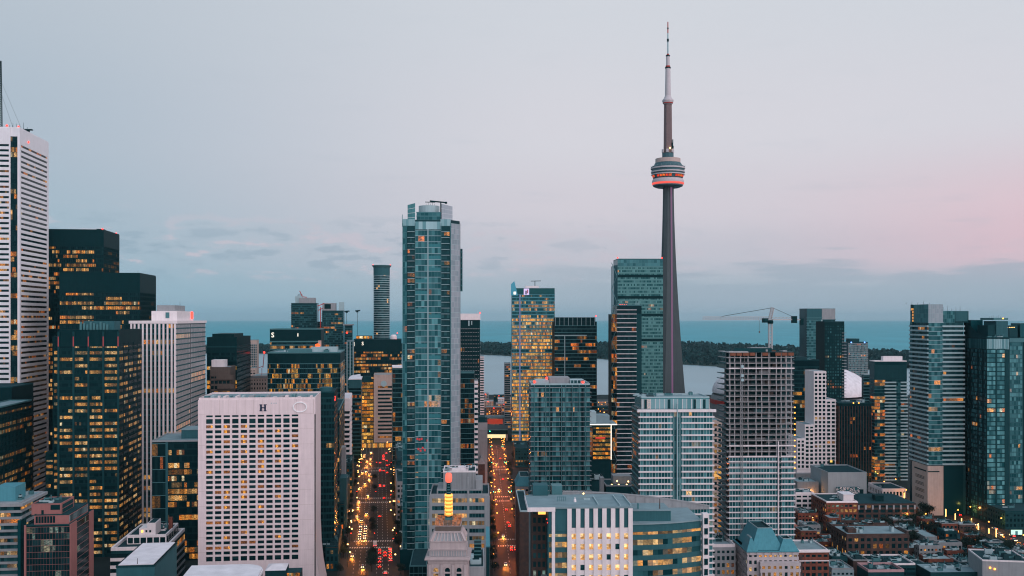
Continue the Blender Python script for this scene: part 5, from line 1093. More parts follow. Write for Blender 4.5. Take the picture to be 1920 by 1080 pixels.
B.block(lamp_mat('blue_edge', (.25, .33, .65), .4, False), B.sx(973.5), -.7, 0, B.sx(976), -.35, B.zy(552), 'lit_edge'); B.block(led_l, B.sx(963), -.8, B.zy(552), B.sx(967.5), -.52, B.zy(547), 'lit_panel')
B.block(lamp_mat('lilac_sign', (.75, .62, 1.0), .95, False), B.sx(982), -.7, B.zy(553), B.sx(992), -.4, B.zy(541), 'sign'); B.block(navy, B.sx(985), -.85, B.zy(552), B.sx(987.5), -.72, B.zy(545), 'sign_figure'); B.block(redpaint, B.sx(988.3), -.85, B.zy(550), B.sx(990), -.72, B.zy(543), 'sign_figure')
q = MB(); x = B.sx(1003, 10); q.bar((x, 10, B.h), (x, 10, B.zy(526)), .4); q.bar((x - 5, 10, B.zy(526.5)), (x + 7, 10, B.zy(526)), .35); q.build('window_cleaning_crane', darkmet, B.root); B.block(white, B.sx(985, 6), 6, B.h, B.sx(1010, 6), 20, B.zy(535.5), 'penthouse'); B.block(lamp_mat('blue_wash', (.3, .42, .9), .6, False), B.sx(975), -.65, gz(850, 1185), B.sx(986), -.3, gz(786, 1185), 'lit_lobby') if 0 else None
B = Bld('apartment_tower', 'slim grey tower at the left edge of the gold lit tower', 946, 957, 681, 1330, 20, 900); B.core(stone); B.facade('front', 0, B.h - 1, 3.0, 2.6, g_dark, (.9, .4, stone), None, (.2, .3, .05, AMBER, .8), single=False); B.roof(roofg, .6)

B = Bld('office_tower', 'dark banded office tower right of the gold lit tower', 1040, 1119, 604, 1120, 40, 900)
B.core(darkmet); B.facade('front', 0, B.h - 4, 3.9, 1.8, g_black, (.55, .3, midmet), None, (.4, .45, .06, AMBER, .8, 4), single=False); B.facade('right', 0, B.h - 4, 3.9, 1.8, g_black, (.55, .3, midmet), None, (.3, .3, .05, AMBER, .7), single=False); B.roof(roofd, .6)
B.block(darkmet, 1.5, 1.5, B.h, B.w - 1.5, 30, B.zy(595), 'penthouse')
for k in range(10): B.block(palemet, B.sx(1041 + k * 8.2), -.4, B.h - 4, B.sx(1041 + k * 8.2) + .35, 0, B.zy(594), 'crown_fin')
B.block(palemet, B.sx(1040), -.6, B.zy(629.5), B.sx(1100), -.32, B.zy(628), 'band'); B.block(palemet, B.sx(1058.3), -.6, B.zy(705), B.sx(1059.5), -.32, B.zy(628), 'vertical_fin'); B.lamp(red_l, B.w - 1, 1, B.zy(592.5), .7)
B = Bld('office_tower', 'dark tower with thin white floor lines and diagonal braced corner', 1157, 1203, 573, 940, 32, 900)
B.core(g_black); xm = B.sx(1192.5)
B.facade('front', 0, B.h - 4, 4.15, 2.0, g_black, (.55, .6, roofw), None, (.08, .2, .03, AMBER, .7), s0=.2, s1=xm, single=False, bandname='floor_line'); B.block(darkcon, xm + .1, -.3, 0, B.w, 0, B.zy(588), 'blank_panel')
B.roof(roofd, .8, midmet); xa = B.sx(1147.5, 3)
b = MB(); b.prism([(xa, 6), (0, 0), (0, 30), (xa, 30)], 0, B.h - 8); b.build('corner_bay', darkmet, B.root); L = math.hypot(xa, 6); F = ((xa, 6, -xa / L, -6 / L), L)
B.facade(F, 0, B.h - 8, 4.15, 2.2, g_black, (.25, .2, midmet), None, (.6, .8, .25, AMBER, .8), single=False, bandname='floor_line')
q = MB()
for k in range(8):
    z = k * 24.9; q.bar((xa, 5.5, z + 24.9), (-.2, -.3, z + 12.4), .22); q.bar((xa, 5.5, z), (-.2, -.3, z + 12.4), .22)
q.build('diagonal_brace', midmet, B.root); B.clutter(3, (3, 4, B.w - 4, 20)); 
for k in range(6): B.mast(B.sx(1193 + k * 1.5), 6, B.h, B.h + 3 + k % 3, .12, palemet)
for k in range(4): B.lamp(red_l, B.sx(1163 + k * 4), 1.5, B.h + 1.0, .35)

B = Bld('hotel_tower', 'grey-green glass hotel tower standing close behind the concrete needle tower', 1158, 1243, 486, 1065, 34, 900)
B.core(g_green)
B.facade('front', 0, B.h - 8, 3.7, 1.55, g_green, (1.5, .12, wall_mat('green_spandrel', (.095, .22, .215), .1, .3, .4, .4, 0, .1)), (.15, .2, midmet), (.06, .2, .015, AMBER, .8), single=False, tint=(0, .9, 2.0)); B.facade('front', B.h - 8, B.h - .4, 3.8, 3.2, g_teal, (.4, .2, midmet), (.2, .3, midmet), None, single=False, tint=(.1, .6, 1)); B.roof(roofd, .6, darkcon)
for py in (517, 557, 590, 637): B.block(darkmet, 0, -.3, B.zy(py + 3), B.w, -.15, B.zy(py - 2), 'plant_band')
xa = B.sx(1151, 8); b = MB(); b.prism([(xa, 8), (0, 0.0), (0, 32), (xa, 32)], 0, B.zy(497)); b.build('side_bay', g_teal, B.root); B.lamp(red_l, 0, 0, B.h + 1.5, .7); B.lamp(red_l, B.w - 1, 0, B.h + 1.5, .7)

B = Bld('low_building', 'cultural building with bright white light line along roof and corner', 1100, 1146, 795, 800, 30, 900)
B.core(darkmet); B.facade('front', B.zy(864), B.h - 2, 3.6, 2.4, g_black, (1.4, .2, darkmet), None, (.9, .8, .3, GOLD, .8, 2), s0=B.sx(1112), single=False, bandname='spandrel'); B.facade('front', B.zy(864), B.zy(802), 3.6, 1.6, g_black, None, None, (.8, .8, .5, AMBER, .6, 2), s0=B.sx(1105.5), s1=B.sx(1111), single=False)
B.block(led_l, 0, -.7, B.h - .8, B.sx(1157), -.2, B.h, 'light_line'); B.block(led_l, B.w - .4, -.7, B.zy(862), B.w + .2, -.2, B.h - .9, 'light_line'); B.roof(roofg, 0); B.block(roofg, B.w + .4, 0, B.h - 1, B.sx(1157), 28, B.h, 'roof_overhang')
B.block(palemet, B.sx(1106, 6), 6, B.h, B.sx(1118, 6), 20, B.zy(772, 6), 'roof_pavilion'); B.block(roofg, B.sx(1118, 8), 8, B.h, B.sx(1143, 8), 24, B.zy(779, 8), 'plant_room'); B.block(red_l if 0 else redpaint, B.sx(1116), -.5, B.zy(823), B.sx(1135), -.25, B.zy(819), 'sign'); B.block(lamp_mat('red_letters', (1, .06, .03), .9, False), B.sx(1117), -.6, B.zy(822), B.sx(1134), -.52, B.zy(820), 'sign_face')
B = Bld('low_building', 'rooftop terrace with string of warm lamps and grey lift house', 1136, 1196, 912, 560, 22, 900); B.core(darkcon); B.roof(roofd, .8, stone); B.block(concrete, B.sx(1150, 8), 8, B.h, B.sx(1184, 8), 18, B.zy(893, 8), 'lift_house'); B.block(concrete, B.sx(1126, -1), 0, 0, B.sx(1133, -1), 6, B.zy(896), 'chimney')
for k, px in enumerate((1147, 1160, 1175, 1157, 1178)): B.lamp(warm_l, B.sx(px, 3), 3, B.zy((909, 909, 909, 902, 903)[k], 3), .4, 'terrace_lamp')
B = Bld('low_building', 'dark theatre block below the white light line', 1098, 1136, 902, 610, 24, 900); B.core(darkcon); B.roof(roofd, .8, darkmet); B.clutter(4)
for k, px in enumerate((1106, 1111, 1117, 1120, 1124)): B.lamp(warm_l, B.sx(px), -.5, B.zy(880 + k * k % 5), .35, 'wall_lamp') if 0 else None

B = Bld('apartment_tower', 'twin-bay condominium with white balcony bands and glass penthouse', 1200, 1336, 768, 495, 26, 900)
B.core(g_dark); xm0, xm1 = B.sx(1257.5), B.sx(1280.5)
for a, c_ in ((0, xm0), (xm1, B.w)):
    B.facade('front', 0, B.h - 1, 3.0, 1.5, g_teal, (.72, .8, white), (.2, .12, palemet), (.08, .2, .02, PALE, .8, 2), s0=a + (.02 if a else 0), s1=c_, tint=(0, .6, 2.0), top=False, bandname='balcony_band')
B.facade('front', 0, B.h - 1, 3.0, 1.6, g_teal, (.35, .2, midmet), (.25, .3, palemet), (.1, .2, .05, AMBER, .6, 2), s0=xm0 + .05, s1=xm1 - .05, tint=(0, .7, 2), single=False); xc = (xm0 + xm1) / 2; B.block(palemet, xc - .25, -1.8, 0, xc + .25, -.02, B.h + 3, 'vertical_fin'); B.block(white, -1.5, -1.55, B.h - 1.2, B.w + 1.5, 0, B.h + .1, 'cornice')
B.facade('left', 0, B.h - 1, 3.0, 1.8, g_dark, (.6, .5, midmet), None, (.05, .1, .02, AMBER, .6), single=False); B.facade('right', 0, B.h - 1, 3.0, 1.8, g_dark, (.72, .5, white), None, None, single=False, top=False)
r = (B.sx(1203, 1.5), 1.5, B.sx(1330, 1.5), 24); zp = B.zy(747); B.block(g_pale, r[0], 1.5, B.h, r[2], 24, zp, 'penthouse'); B.facade('front', B.h + .2, zp - .4, zp - B.h - .6, 2.2, g_pale, None, (.2, .2, white), (.2, .15, .08, AMBER, .5), rect=r, tint=(.2, 1.0, 1)); B.roof(roofg, .7, palemet, rect=r, z=zp); B.clutter(7, (r[0] + 1, 4, r[2] - 2, 20), zp, hmax=1.6)
for px in (1208, 1252, 1300, 1318): B.block(g_dark, B.sx(px, 1.2), 1.15, B.h + .3, B.sx(px + 5, 1.2), 1.25, zp - .6, 'dark_pane')
for k in range(4): B.mast(B.sx(1210 + k * 30), 6, zp, zp + 2.5, .08, palemet)

B = Bld('office_building', 'narrow beige block with lit windows between the two condominiums', 1330, 1353, 790, 640, 22, 900); B.core(beige); B.facade('front', 0, B.h - 1, 3.4, 2.4, g_black, (1.4, .3, beige), (.9, .3, beige), (.7, .7, .2, GOLD, .8, 2), punched=True, single=False); B.roof(roofg, .8, beige); B.block(lamp_mat('amber_canopy', (1, .5, .14), .8), B.sx(1338), -3, B.zy(893), B.sx(1356), -.2, B.zy(889), 'lit_canopy')

# concrete tower under construction
B = Bld('unfinished_tower', 'unfinished concrete tower with open floors above finished white balcony storeys', 1368, 1489, 660, 532, 20, 900)
W = B.w; fh = 2.96; nf = int(B.h / fh); zc = B.zy(853); b = MB()
B.block(g_dark, 3, 4, 0, W - 3, B.d - 3, zc, 'wall'); B.block(concrete, W * .38, 9.7, 0, W * .66, 17, B.h + 1, 'lift_core')
lightc = wall_mat('fresh_concrete', (0.36, 0.36, 0.37), 0.15, 0.4, 0.85, 0.2, 0.1, 0.2)
sl = MB(); sl.box(-1.5, -.1, 0, W, B.d, .30); ms = sl.mesh('floor_slab', lightc)
slr = MB(); slr.box(-.4, -.15, 0, W + .2, .12, .55); mr = slr.mesh('slab_edge', white)
cn = MB(); cn.box(-.22, -.22, 0, .22, .22, fh - .26); mc = cn.mesh('column', lightc)
cxs = [B.sx(p) for p in (1368.8, 1378, 1389, 1403, 1418, 1428.5, 1442, 1456, 1465, 1475, 1484)]
rng = B.rng
for i in range(nf, -1, -1):
    z = B.h - i * fh
    if z < 0: continue
    o = link('floor_slab', ms, B.root, (rng.uniform(-.12, .12), rng.uniform(-.08, .08), z - .26))
    if z > zc:
        for x in cxs:
            link('column', mc, o, (x, .5, .26 - fh))
        for x in (2, W * .3, W * .7, W - 2): link('column', mc, o, (x, 9, .26 - fh)); link('column', mc, o, (x, 16, .26 - fh))
        if i in (3, 17): link('slab_edge', mr, B.root, (0, 0, z - .1))
    if z > zc and i > 1:       # site rails, walls and loads on the open floors
        q = MB(); q.bar((0, .1, z + 1.0), (W, .1, z + 1.0), .03); q.bar((0, .1, z + .5), (W, .1, z + .5), .025); stuff(q.build('guard_rail', stone, B.root)) if z < B.h - 1 else None
        for k in range(rng.randrange(2, 5)):
            a = rng.uniform(1, W - 5); B.block(rng.choice([darkcon, darkcon, tealcon, concrete, brown]), a, rng.uniform(2.5, 7), z - fh, a + rng.uniform(1.5, 6), rng.uniform(7.2, 8.8), z - fh + rng.uniform(.9, fh - .4), 'partition')  # partitions coloured dark to suggest interior shade
# dark sheets added at the back stand in for interior shade
for x in (W * .05, W * .7): B.block(darkcon, x, 18, zc, x + W * .25, 18.3, B.h - 3 * fh, 'dark_back_sheet')
B.block(darkcon, .5, 9.2, zc, W - .5, 9.6, B.h - .6, 'interior_shade_sheet')  # added dark sheet, paints in the shade of the open storeys
form = wall_mat('formwork', (0.20, 0.075, 0.045), 0.25, 0.6, 0.8, 0.2, 0.1, 0.2)
for k in range(10):
    if k in (4, 6): continue
    a = .2 + k * W / 10; B.block(form, a, -.5, B.h - 2.0, a + W / 10 * .86, -.1, B.h - .35, 'formwork_panel')
B.block(lightc, -.5, -.8, B.h - .3, W * .28, 6, B.h + .35, 'work_platform'); B.block(darkcon, W * .3, -.6, B.h - .2, W + .8, 8, B.h + .1, 'work_platform')
for k in range(14): B.block(rng.choice([darkcon, stone, brown, form]), rng.uniform(0, W - 3), rng.uniform(1, 14), B.h, rng.uniform(0, W - 3) + 2, rng.uniform(3, 18), B.h + rng.uniform(.5, 2.2), 'building_material')
# finished lower storeys
zt2 = B.zy(856)
B.facade('front', 0, zt2, fh, 1.5, g_teal, (.6, .6, white), (.2, .3, palemet), (.0, .0, .004, PALE, .5), s1=B.sx(1459), tint=(0, .6, 2), top=True, bandname='balcony_band', rect=(0, .3, W, B.d)); B.facade('front', 0, zt2, fh, 1.5, g_teal, (.6, .6, white), (.2, .3, palemet), None, s0=B.sx(1466), tint=(0, .6, 2), top=True, bandname='balcony_band', rect=(0, .3, W, B.d)); B.block(g_dark, 0, .32, 0, W, 8, zt2, 'inner_wall')
B.block(white, B.sx(1458), -1.0, 0, B.sx(1458) + .5, .3, zt2 + 8, 'vertical_fin')
me = MB(); me.box(-2.4, 2.0, 0, -1.55, B.d - 1, .3); ms = me.mesh('side_balcony', tealcon)
for i in range(nf - 2): link('side_balcony', ms, B.root, (0, 0, B.h - 6 - i * fh))
for i in range(12): B.lamp(amber_l, W + .3, -.3, B.zy(764) - i * fh, .32, 'work_lamp')
q = MB(); xh = B.sx(1391, -1); q.box(xh - .5, -1.4, 20, xh + .5, -.4, B.h - 4); h_ = None
q = MB()
for sx_ in (-.45, .45):
    for yy in (-1.3, -.4): q.bar((xh + sx_, yy, 10), (xh + sx_, yy, B.h - 6), .06)
for k in range(60):
    z = 12 + k * 1.9
    if z > B.h - 8: break
    q.bar((xh - .45, -1.3, z), (xh + .45, -1.3, z + 1.9), .04)
stuff(q.build('hoist_mast', stone, B.root)); 
for py in (687, 704, 712): B.block(palemet, xh - .7, -2.4, B.zy(py + 2.5), xh + .7, -1.4, B.zy(py - 2.5), 'hoist_cage')
# lower podium of the same site
B = Bld('low_building', 'stone podium block at the foot of the unfinished tower', 1358, 1500, 1030, 560, 24, 900); B.core(stone); B.facade('front', 0, B.h - 1, 3.4, 2.6, g_black, (1.5, .3, stone), (.9, .3, stone), (.1, .1, .02, PALE, .5), punched=True, single=False); B.roof(roofg, .8, stone)

# tower crane on the unfinished tower
Dk = 545.0; root = link('tower_crane', None, None, (gx(1444.5, Dk), Dk, 0)); tag(root, 'white lattice tower crane standing on the unfinished concrete tower', 'crane')
zb_, zt_ = gz(655, Dk), gz(607, Dk); k = Dk / FPX
def lattice(q, a, c_, half, n, r=.09, tri=False):
    a = Vector(a); c_ = Vector(c_); d = (c_ - a); up = Vector((0, 0, 1)) if abs(d.normalized().z) < .9 else Vector((0, 1, 0)); u = d.cross(up).normalized() * half; w = u.cross(d).normalized() * half
    cor = [u + w, -u + w, -u - w, u - w] if not tri else [u * .9 - w, -u * .9 - w, w]
    m_ = len(cor)
    for o_ in cor: q.bar(a + o_, c_ + o_, r * 1.5)
    for i in range(n):
        p, p2 = a + d * (i / n), a + d * ((i + 1) / n)
        for j in range(m_): q.bar(p + cor[j], p2 + cor[(j + 1) % m_], r); q.bar(p2 + cor[j], p2 + cor[(j + 1) % m_], r)
cr = wall_mat('crane_white', (0.42, 0.42, 0.43), .1, .5, .6, .3, 0, .1)
q = MB(); lattice(q, (0, 0, zb_ - 10), (0, 0, zt_), .9, 14, .09); q.build('mast', cr, root)
q = MB(); q.lathe([(1.5, zt_), (1.7, zt_ + 1.2), (1.2, zt_ + 2.0)], 12); q.build('slewing_ring', darkmet, root)
q = MB(); jl = (1318 - 1444.5) * k * 1.0; lattice(q, (-1, 0, zt_ + 3.0), (jl, 0, zt_ + 3.0), .85, 26, .06, True); q.build('jib', cr, root)
q = MB(); jr = (1503 - 1444.5) * k; q.box(1, -.9, zt_ + 2.0, jr, .9, zt_ + 2.5); lattice(q, (1, 0, zt_ + 3.0), (jr * .75, 0, zt_ + 3.0), .6, 6, .05); q.build('counter_jib', cr, root)
q = MB(); lattice(q, (-.3, 0, zt_ + 2), (1.2, 0, gz(577, Dk)), .7, 7, .09); q.build('apex_frame', cr, root)
q = MB(); tp = (1.2, 0, gz(577, Dk)); q.bar(tp, ((1360 - 1444.5) * k, 0, gz(592, Dk)), .12); q.bar(((1360 - 1444.5) * k, 0, gz(592, Dk)), ((1350 - 1444.5) * k, 0, zt_ + 3.6), .1); q.bar(tp, (jr * .86, 0, zt_ + 2.8), .09); q.build('tie_bar', darkmet, root)
q = MB(); q.box(jr - 5.4, -1.3, zt_ + .4, jr - 2.8, 1.3, zt_ + 4.2); q.build('counterweight', darkmet, root); q = MB(); q.box(jr - .9, -1.1, zt_ - .8, jr + .8, 1.1, zt_ + 2.9); q.build('counterweight', darkmet, root)
q = MB(); q.box(-4.8, -2.0, zt_ + .6, -1.7, -.4, zt_ + 3.0); q.build('cab', darkmet, root); q = MB(); q.box(-3.6, -2.04, zt_ + 1.5, -1.9, -2.0, zt_ + 2.7); q.build('cab_window', g_dark, root); q = MB(); q.bar((-6, 0, zt_ + 2), (-6, 0, zt_ - 4), .05); q.box(-6.3, -.3, zt_ - 5, -5.7, .3, zt_ - 4); q.build('hook', brown, root)

B = Bld('office_building', 'dark glass office with gold lit panes behind the white stepped facade', 1487, 1536, 676, 930, 34, 900)
B.core(g_black); B.facade('front', 0, B.h - 6, 3.9, 1.7, g_black, (.9, .15, darkcon), None, (.45, .55, .06, GOLD, .8, 3), single=False); B.roof(roofg, .8, darkcon); B.block(roofd, 4, 5, B.h, 15, 25, B.h + 3, 'plant_room'); B.clutter(3)
B = Bld('office_building', 'white stepped building with grid of square dark windows', 1495, 1567, 697, 860, 30, 900)
W = B.w
stepz = [(B.sx(1494), B.sx(1509), 823), (B.sx(1509), B.sx(1526), 797), (B.sx(1526), B.sx(1549), 697), (B.sx(1549), W, 750)]
for i, (a, c_, py) in enumerate(stepz):
    z = B.zy(py); B.block(white, a + .01, .02 * i, 0, c_ - .01, 24 + i * .03, z); B.facade('front', B.zy(880), z - .8, 3.5, 3.4, g_black, (1.25, .35, white), (1.2, .35, white), (.09, .7, .015, PALE, .8, 4), rect=(a, .02 * i, c_, 24), s0=.15, s1=c_ - a - .15, punched=True, single=False); B.roof(roofg, .5, white, rect=(a, .02 * i, c_, 24 + i * .03), z=z)
B.block(darkmet, W - 6.5, -.6, B.zy(878), W - 1.2, -.47, B.zy(863), 'entrance'); B.block(lamp_mat('yellow_spot', (1, .62, .12), 1.2, False), W - 5.2, -.75, B.zy(867), W - 3.2, -.62, B.zy(863), 'lit_window'); B.block(concrete, -3, -6, 0, W * .6, -.6, B.zy(886), 'podium')
B = Bld('apartment_tower', 'grey glass tower with pale upper corner behind the crane', 1513, 1566, 579, 1100, 26, 900)
B.core(g_dark); xm = B.sx(1541); B.facade('front', 0, B.h - 10, 3.0, 2.4, g_teal, (.8, .5, midmet), None, (.1, .1, .02, AMBER, .8), s1=xm, single=False, tint=(0, .5, 2)); B.facade('front', 0, B.h - 12, 3.0, 2.4, g_dark, (.7, .5, tealcon), None, (.1, .1, .03, AMBER, .8), s0=xm, single=False); B.block(tealcon, 0, -.3, B.h - 12, xm - .01, 0, B.h, 'crown_panel'); B.block(stone, xm, -.32, B.h - 12, B.w, 0, B.h, 'crown_panel'); B.roof(roofg, .5)
B.block(palemet, B.sx(1539.5), -.9, 0, B.sx(1541.5), -.35, B.h - 12, 'vertical_fin')
B = Bld('apartment_tower', 'black tower with projecting balconies down its right edge', 1546, 1583, 604, 1010, 26, 900)
B.core(darkmet); B.facade('front', 0, B.h - 3, 3.1, 2.6, g_dark, (1.3, .1, darkmet), (1.1, .2, darkmet), (.05, .15, .04, AMBER, .8), single=False, tint=(0, .7, 2)); B.roof(roofd, .8); q = MB(); q.box(B.w - 2.5, -1.2, 0, B.w + 1.9, 10, .5); ms = q.mesh('balcony', stone)
for i in range(2, int(B.h / 3.1) - 4): link('balcony', ms, B.root, (0, 0, B.h - 8 - i * 3.1 + 3))
B = Bld('apartment_tower', 'grey condominium with blue crown lights beyond the stadium', 1591, 1627, 642, 1580, 28, 900)
B.core(g_dark); B.facade('front', 0, B.h - 2, 3.0, 2.2, g_teal, (.8, .5, stone), (.3, .4, stone), (.15, .15, .05, AMBER, .8), single=False, tint=(0, .7, 2)); B.roof(roofd, .6); B.block(darkcon, 3, 3, B.h, B.w * .6, 20, B.zy(635), 'penthouse'); 
for px in (1596, 1621): B.lamp(blue_l, B.sx(px), -.5, B.zy(642), 1.0)

# stadium with white dome
Dd = 1370.0; root = link('stadium', None, None, (gx(1482, Dd), Dd, 0)); tag(root, 'white domed stadium partly hidden behind the unfinished tower', 'stadium')
R0 = 106.0; zd = 42.0; seg = 40; rings = 7; hd = 46.0
b = MB(); b.lathe([(R0 + 2, 0), (R0 + 2, zd - 6), (R0, zd)], seg); b.build('drum', concrete, root)
for j in range(rings):          # overlapping roof panel rings, each its own part
    t0, t1 = j / rings, (j + 1) / rings + .012; b = MB(); prof = []
    for m_ in range(4):
        t = t0 + (t1 - t0) * m_ / 3; a = t * math.pi / 2; prof.append((R0 * math.cos(min(a, 1.565)) , zd + hd * math.sin(a) - j * .45 + 3))
    b.lathe(prof, seg, cap=False); b.build('roof_panel', roofw, root, smooth=False)
b = MB(); b.lathe([(R0 + 2.3, zd - 12), (R0 + 2.3, zd - 6.2)], seg); b.build('red_fascia', redpaint, root)
a_ = math.atan2(-1, 1); xl = gx(1604, Dd - 80) - gx(1482, Dd); q = MB(); q.box(xl - 10, -92, zd - 5, xl + 6, -88, zd - 1); q.build('red_sign', lamp_mat('red_sign', (1, .07, .03), .9, False), root)

B = Bld('apartment_tower', 'dark ribbed brown tower below the stadium dome', 1573, 1634, 757, 860, 30, 900)
B.core(darkmet); B.facade('front', 0, B.h - 2, 3.2, 2.4, g_black, (.7, .1, darkmet), (.6, .5, brickd), (.05, .1, .02, AMBER, .7), single=False, piername='rib'); B.roof(roofd, .9, darkcon); B.facade('left', 0, B.h - 2, 3.2, 2.4, g_black, (.7, .1, darkmet), (.5, .5, brickd), (.05, .1, .02, AMBER, .7), single=False); B.clutter(4); B.lamp(amber_l, B.sx(1600), -.3, B.h + .6, .5); B.lamp(amber_l, B.sx(1610), -.3, B.h + .6, .5)
B = Bld('apartment_tower', 'banded condominium with white roof box and amber lit corner', 1640, 1700, 678, 900, 12, 900)
B.core(g_dark); zt = B.zy(712); B.block(darkcon, -.3, -.4, zt, B.w, 0, B.h - 3, 'plant_storey'); B.facade('front', 0, zt, 3.05, 2.6, g_dark, (1.2, .9, palemet), None, (.1, .15, .04, AMBER, .8), s0=B.sx(1660), s1=B.sx(1678), single=False, top=False); B.facade('front', 0, zt, 3.05, 2.6, g_dark, (1.2, .9, palemet), None, (.1, .15, .04, AMBER, .8), s0=B.sx(1690), single=False, top=False); B.facade('front', 0, zt, 3.05, 2.2, g_dark, (.6, .4, tealcon), None, (.5, .6, .25, AMBER, .9), s1=B.sx(1659.5), single=False); B.facade('front', 0, zt, 3.05, 2.2, g_dark, (.6, .3, tealcon), None, (.05, .1, .05, PALE, .8), s0=B.sx(1678.5), s1=B.sx(1689.5), single=False, tint=(0, .6, 2))
B.roof(roofw, .8, white); B.block(white, B.sx(1656, 6), 6, B.h, B.sx(1692, 6), 11, B.zy(668, 6), 'penthouse'); B.facade('left', 0, zt, 3.05, 2.4, g_dark, (.8, .5, tealcon), None, (.3, .4, .1, AMBER, .8), single=False)
B = Bld('apartment_tower', 'teal balconied tower flank left of the white-roofed condominium', 1620, 1640, 703, 945, 6, 900); B.core(g_dark); B.facade('front', 0, B.h - 1, 3.0, 2.3, g_dark, (.8, .6, midmet), None, (.1, .1, .04, AMBER, .8), single=False); B.roof(roofg, .8, palemet)

B = Bld('apartment_tower', 'large banded residential tower with mirrored box crown at the right', 1741, 1806, 605, 740, 32, 900)
W = B.w; xm = B.sx(1768.5); fh = 3.3; zt = B.h
B.core(g_dark); z0 = B.zy(872)
B.facade('front', z0, zt, fh, 2.1, g_teal, (.3, .3, palemet), None, (.04, .2, .02, AMBER, .9), s1=xm, single=False, tint=(0, .6, 2), bandname='floor_line'); B.facade('front', z0, zt, fh, 2.1, g_dark, (1.25, .9, palemet), None, (.1, .12, .03, AMBER, .9), s0=xm + .02, single=False, top=False); B.facade('left', z0, zt, fh, 2.1, g_dark, (1.25, .9, palemet), None, (.1, .1, .02, AMBER, .8), single=False, top=False)
B.block(g_dark, -.35, 26, 0, -.01, 30.2, B.zy(570), 'dark_edge'); B.facade('left', z0, zt + 9, fh, 2.0, g_teal, (.2, .3, midmet), None, (.05, .3, .04, AMBER, .8), s0=0, s1=3.6, rect=(-.4, 0, W, 30.4), single=False)
z1 = B.zy(570.5); B.block(g_pale, 0, .3, zt, xm, 29, z1, 'crown_box'); B.facade('front', zt, z1, (z1 - zt) / 4, 1.5, g_sky, (.1, .1, palemet), (.1, .12, palemet), None, rect=(0, .3, xm, 29), tint=(.4, .7, 1), single=False); B.facade('left', zt, z1, (z1 - zt) / 4, 1.9, g_teal, (.1, .1, midmet), None, None, rect=(0, .3, xm, 24), tint=(.2, .5, 1), single=False)
b = MB()
for k in range(5):
    for m_ in range(2): b.box(-.4, 25.3 + m_ * 2.2, zt + .6 + k * 2.2, -.2, 27.0 + m_ * 2.2, zt + 2.2 + k * 2.2)
b.build('amber_window', lamp_mat('amber_pane', (1, .42, .1), .75, False), B.root)
z2 = B.zy(583); B.block(g_dark, xm + .05, 4, zt, B.sx(1816, 4), 26, z2, 'crown_box'); B.facade('front', zt, z2, (z2 - zt) / 3, 1.6, g_teal, (.15, .1, midmet), (.12, .1, midmet), None, rect=(xm, 4, B.sx(1790, 4), 26), tint=(0, .4, 2), single=False); B.block(tealcon, B.sx(1791, 4), 3.7, zt + 1, B.sx(1814, 4), 4, z2, 'crown_panel')
for k in range(6): B.mast(B.sx(1770 + k * 8), 8, z2, z2 + 2 + k % 3, .1)
for k in range(5): B.mast(B.sx(1712 + k * 11), 12, z1, z1 + 1.5 + k % 2, .12)
B.block(beige, -.9, -.5, 0, B.w * .42, 26, z0 - .6, 'podium'); B.block(darkcon, B.w * .42 + .02, .3, 0, B.w + 2, 26, z0 - .3, 'podium')
for i in range(4):
    for k in range(3): B.block(darkmet, -1.05, 5 + (i % 2) * .6, z0 - 9.5 - i * 5.0 - k * .9, -.91, 20, z0 - 9.2 - i * 5.0 - k * .9, 'slot')
B.block(darkmet, -1.06, 2, z0 - 5.2, -.91, 22, z0 - 4.2, 'slot'); B.block(darkmet, -.9, -.65, z0 - 5.2, 8, -.51, z0 - 4.4, 'slot')

B = Bld('apartment_tower', 'dark teal residential tower with lit blinds at the right edge', 1850, 1892, 634, 715, 35, 900)
W = B.w; B.core(darkmet)
for a, c_ in ((.3, B.sx(1866.5)), (B.sx(1869.5), B.sx(1884))): B.facade('front', 0, B.h - 8, 3.25, 1.7, g_teal, (.75, .12, darkcon), None, (.12, .25, .06, AMBER, .9, 2), s0=a, s1=c_, tint=(.0, 1.0, 1.2))
B.facade('front', B.h - 8, B.h - .6, 7, 1.3, g_pale, None, (.1, .2, midmet), None, single=False, tint=(.2, .9, 1)); B.block(darkcon, W - 3.2, -.4, 0, W, 0, B.h - 8.1, 'blank_panel'); B.block(darkcon, B.sx(1866.6), -.3, 0, B.sx(1869.4), 0, B.h - 8.1, 'blank_panel')
for a, c_ in ((1809, 1812.5), (1814, 1818), (1822, 1833), (1836, 1842), (1845, 1849)): B.facade('left', 0, B.h - 8, 3.2, 1.5, g_dark, (.8, .1, darkmet), None, (.06, .1, .02, AMBER, .9), s0=(a - 1806) / 44 * B.d, s1=(c_ - 1806) / 44 * B.d, tint=(0, .8, 1.5), single=False)
B.facade('left', B.h - 8, B.h - .6, 7, 1.6, g_teal, None, (.1, .2, darkcon), None, single=False, tint=(0, .35, 2)); B.roof(roofd, .8, darkcon)
q = MB(); z = B.h; q.face([(.4, B.d, z), (.4, 0, z), (.4, 0, z + 1), (.4, B.d * .45, B.zy(624)), (.4, B.d, B.zy(600))]); q.face([(1.0, B.d, z), (1.0, B.d, B.zy(600)), (1.0, B.d * .45, B.zy(624)), (1.0, 0, z + 1), (1.0, 0, z)]); q.build('roof_screen', darkcon, B.root)
B.block(g_teal, 3, B.d - 6, B.h, 12, B.d - .5, B.zy(600), 'glass_crown')
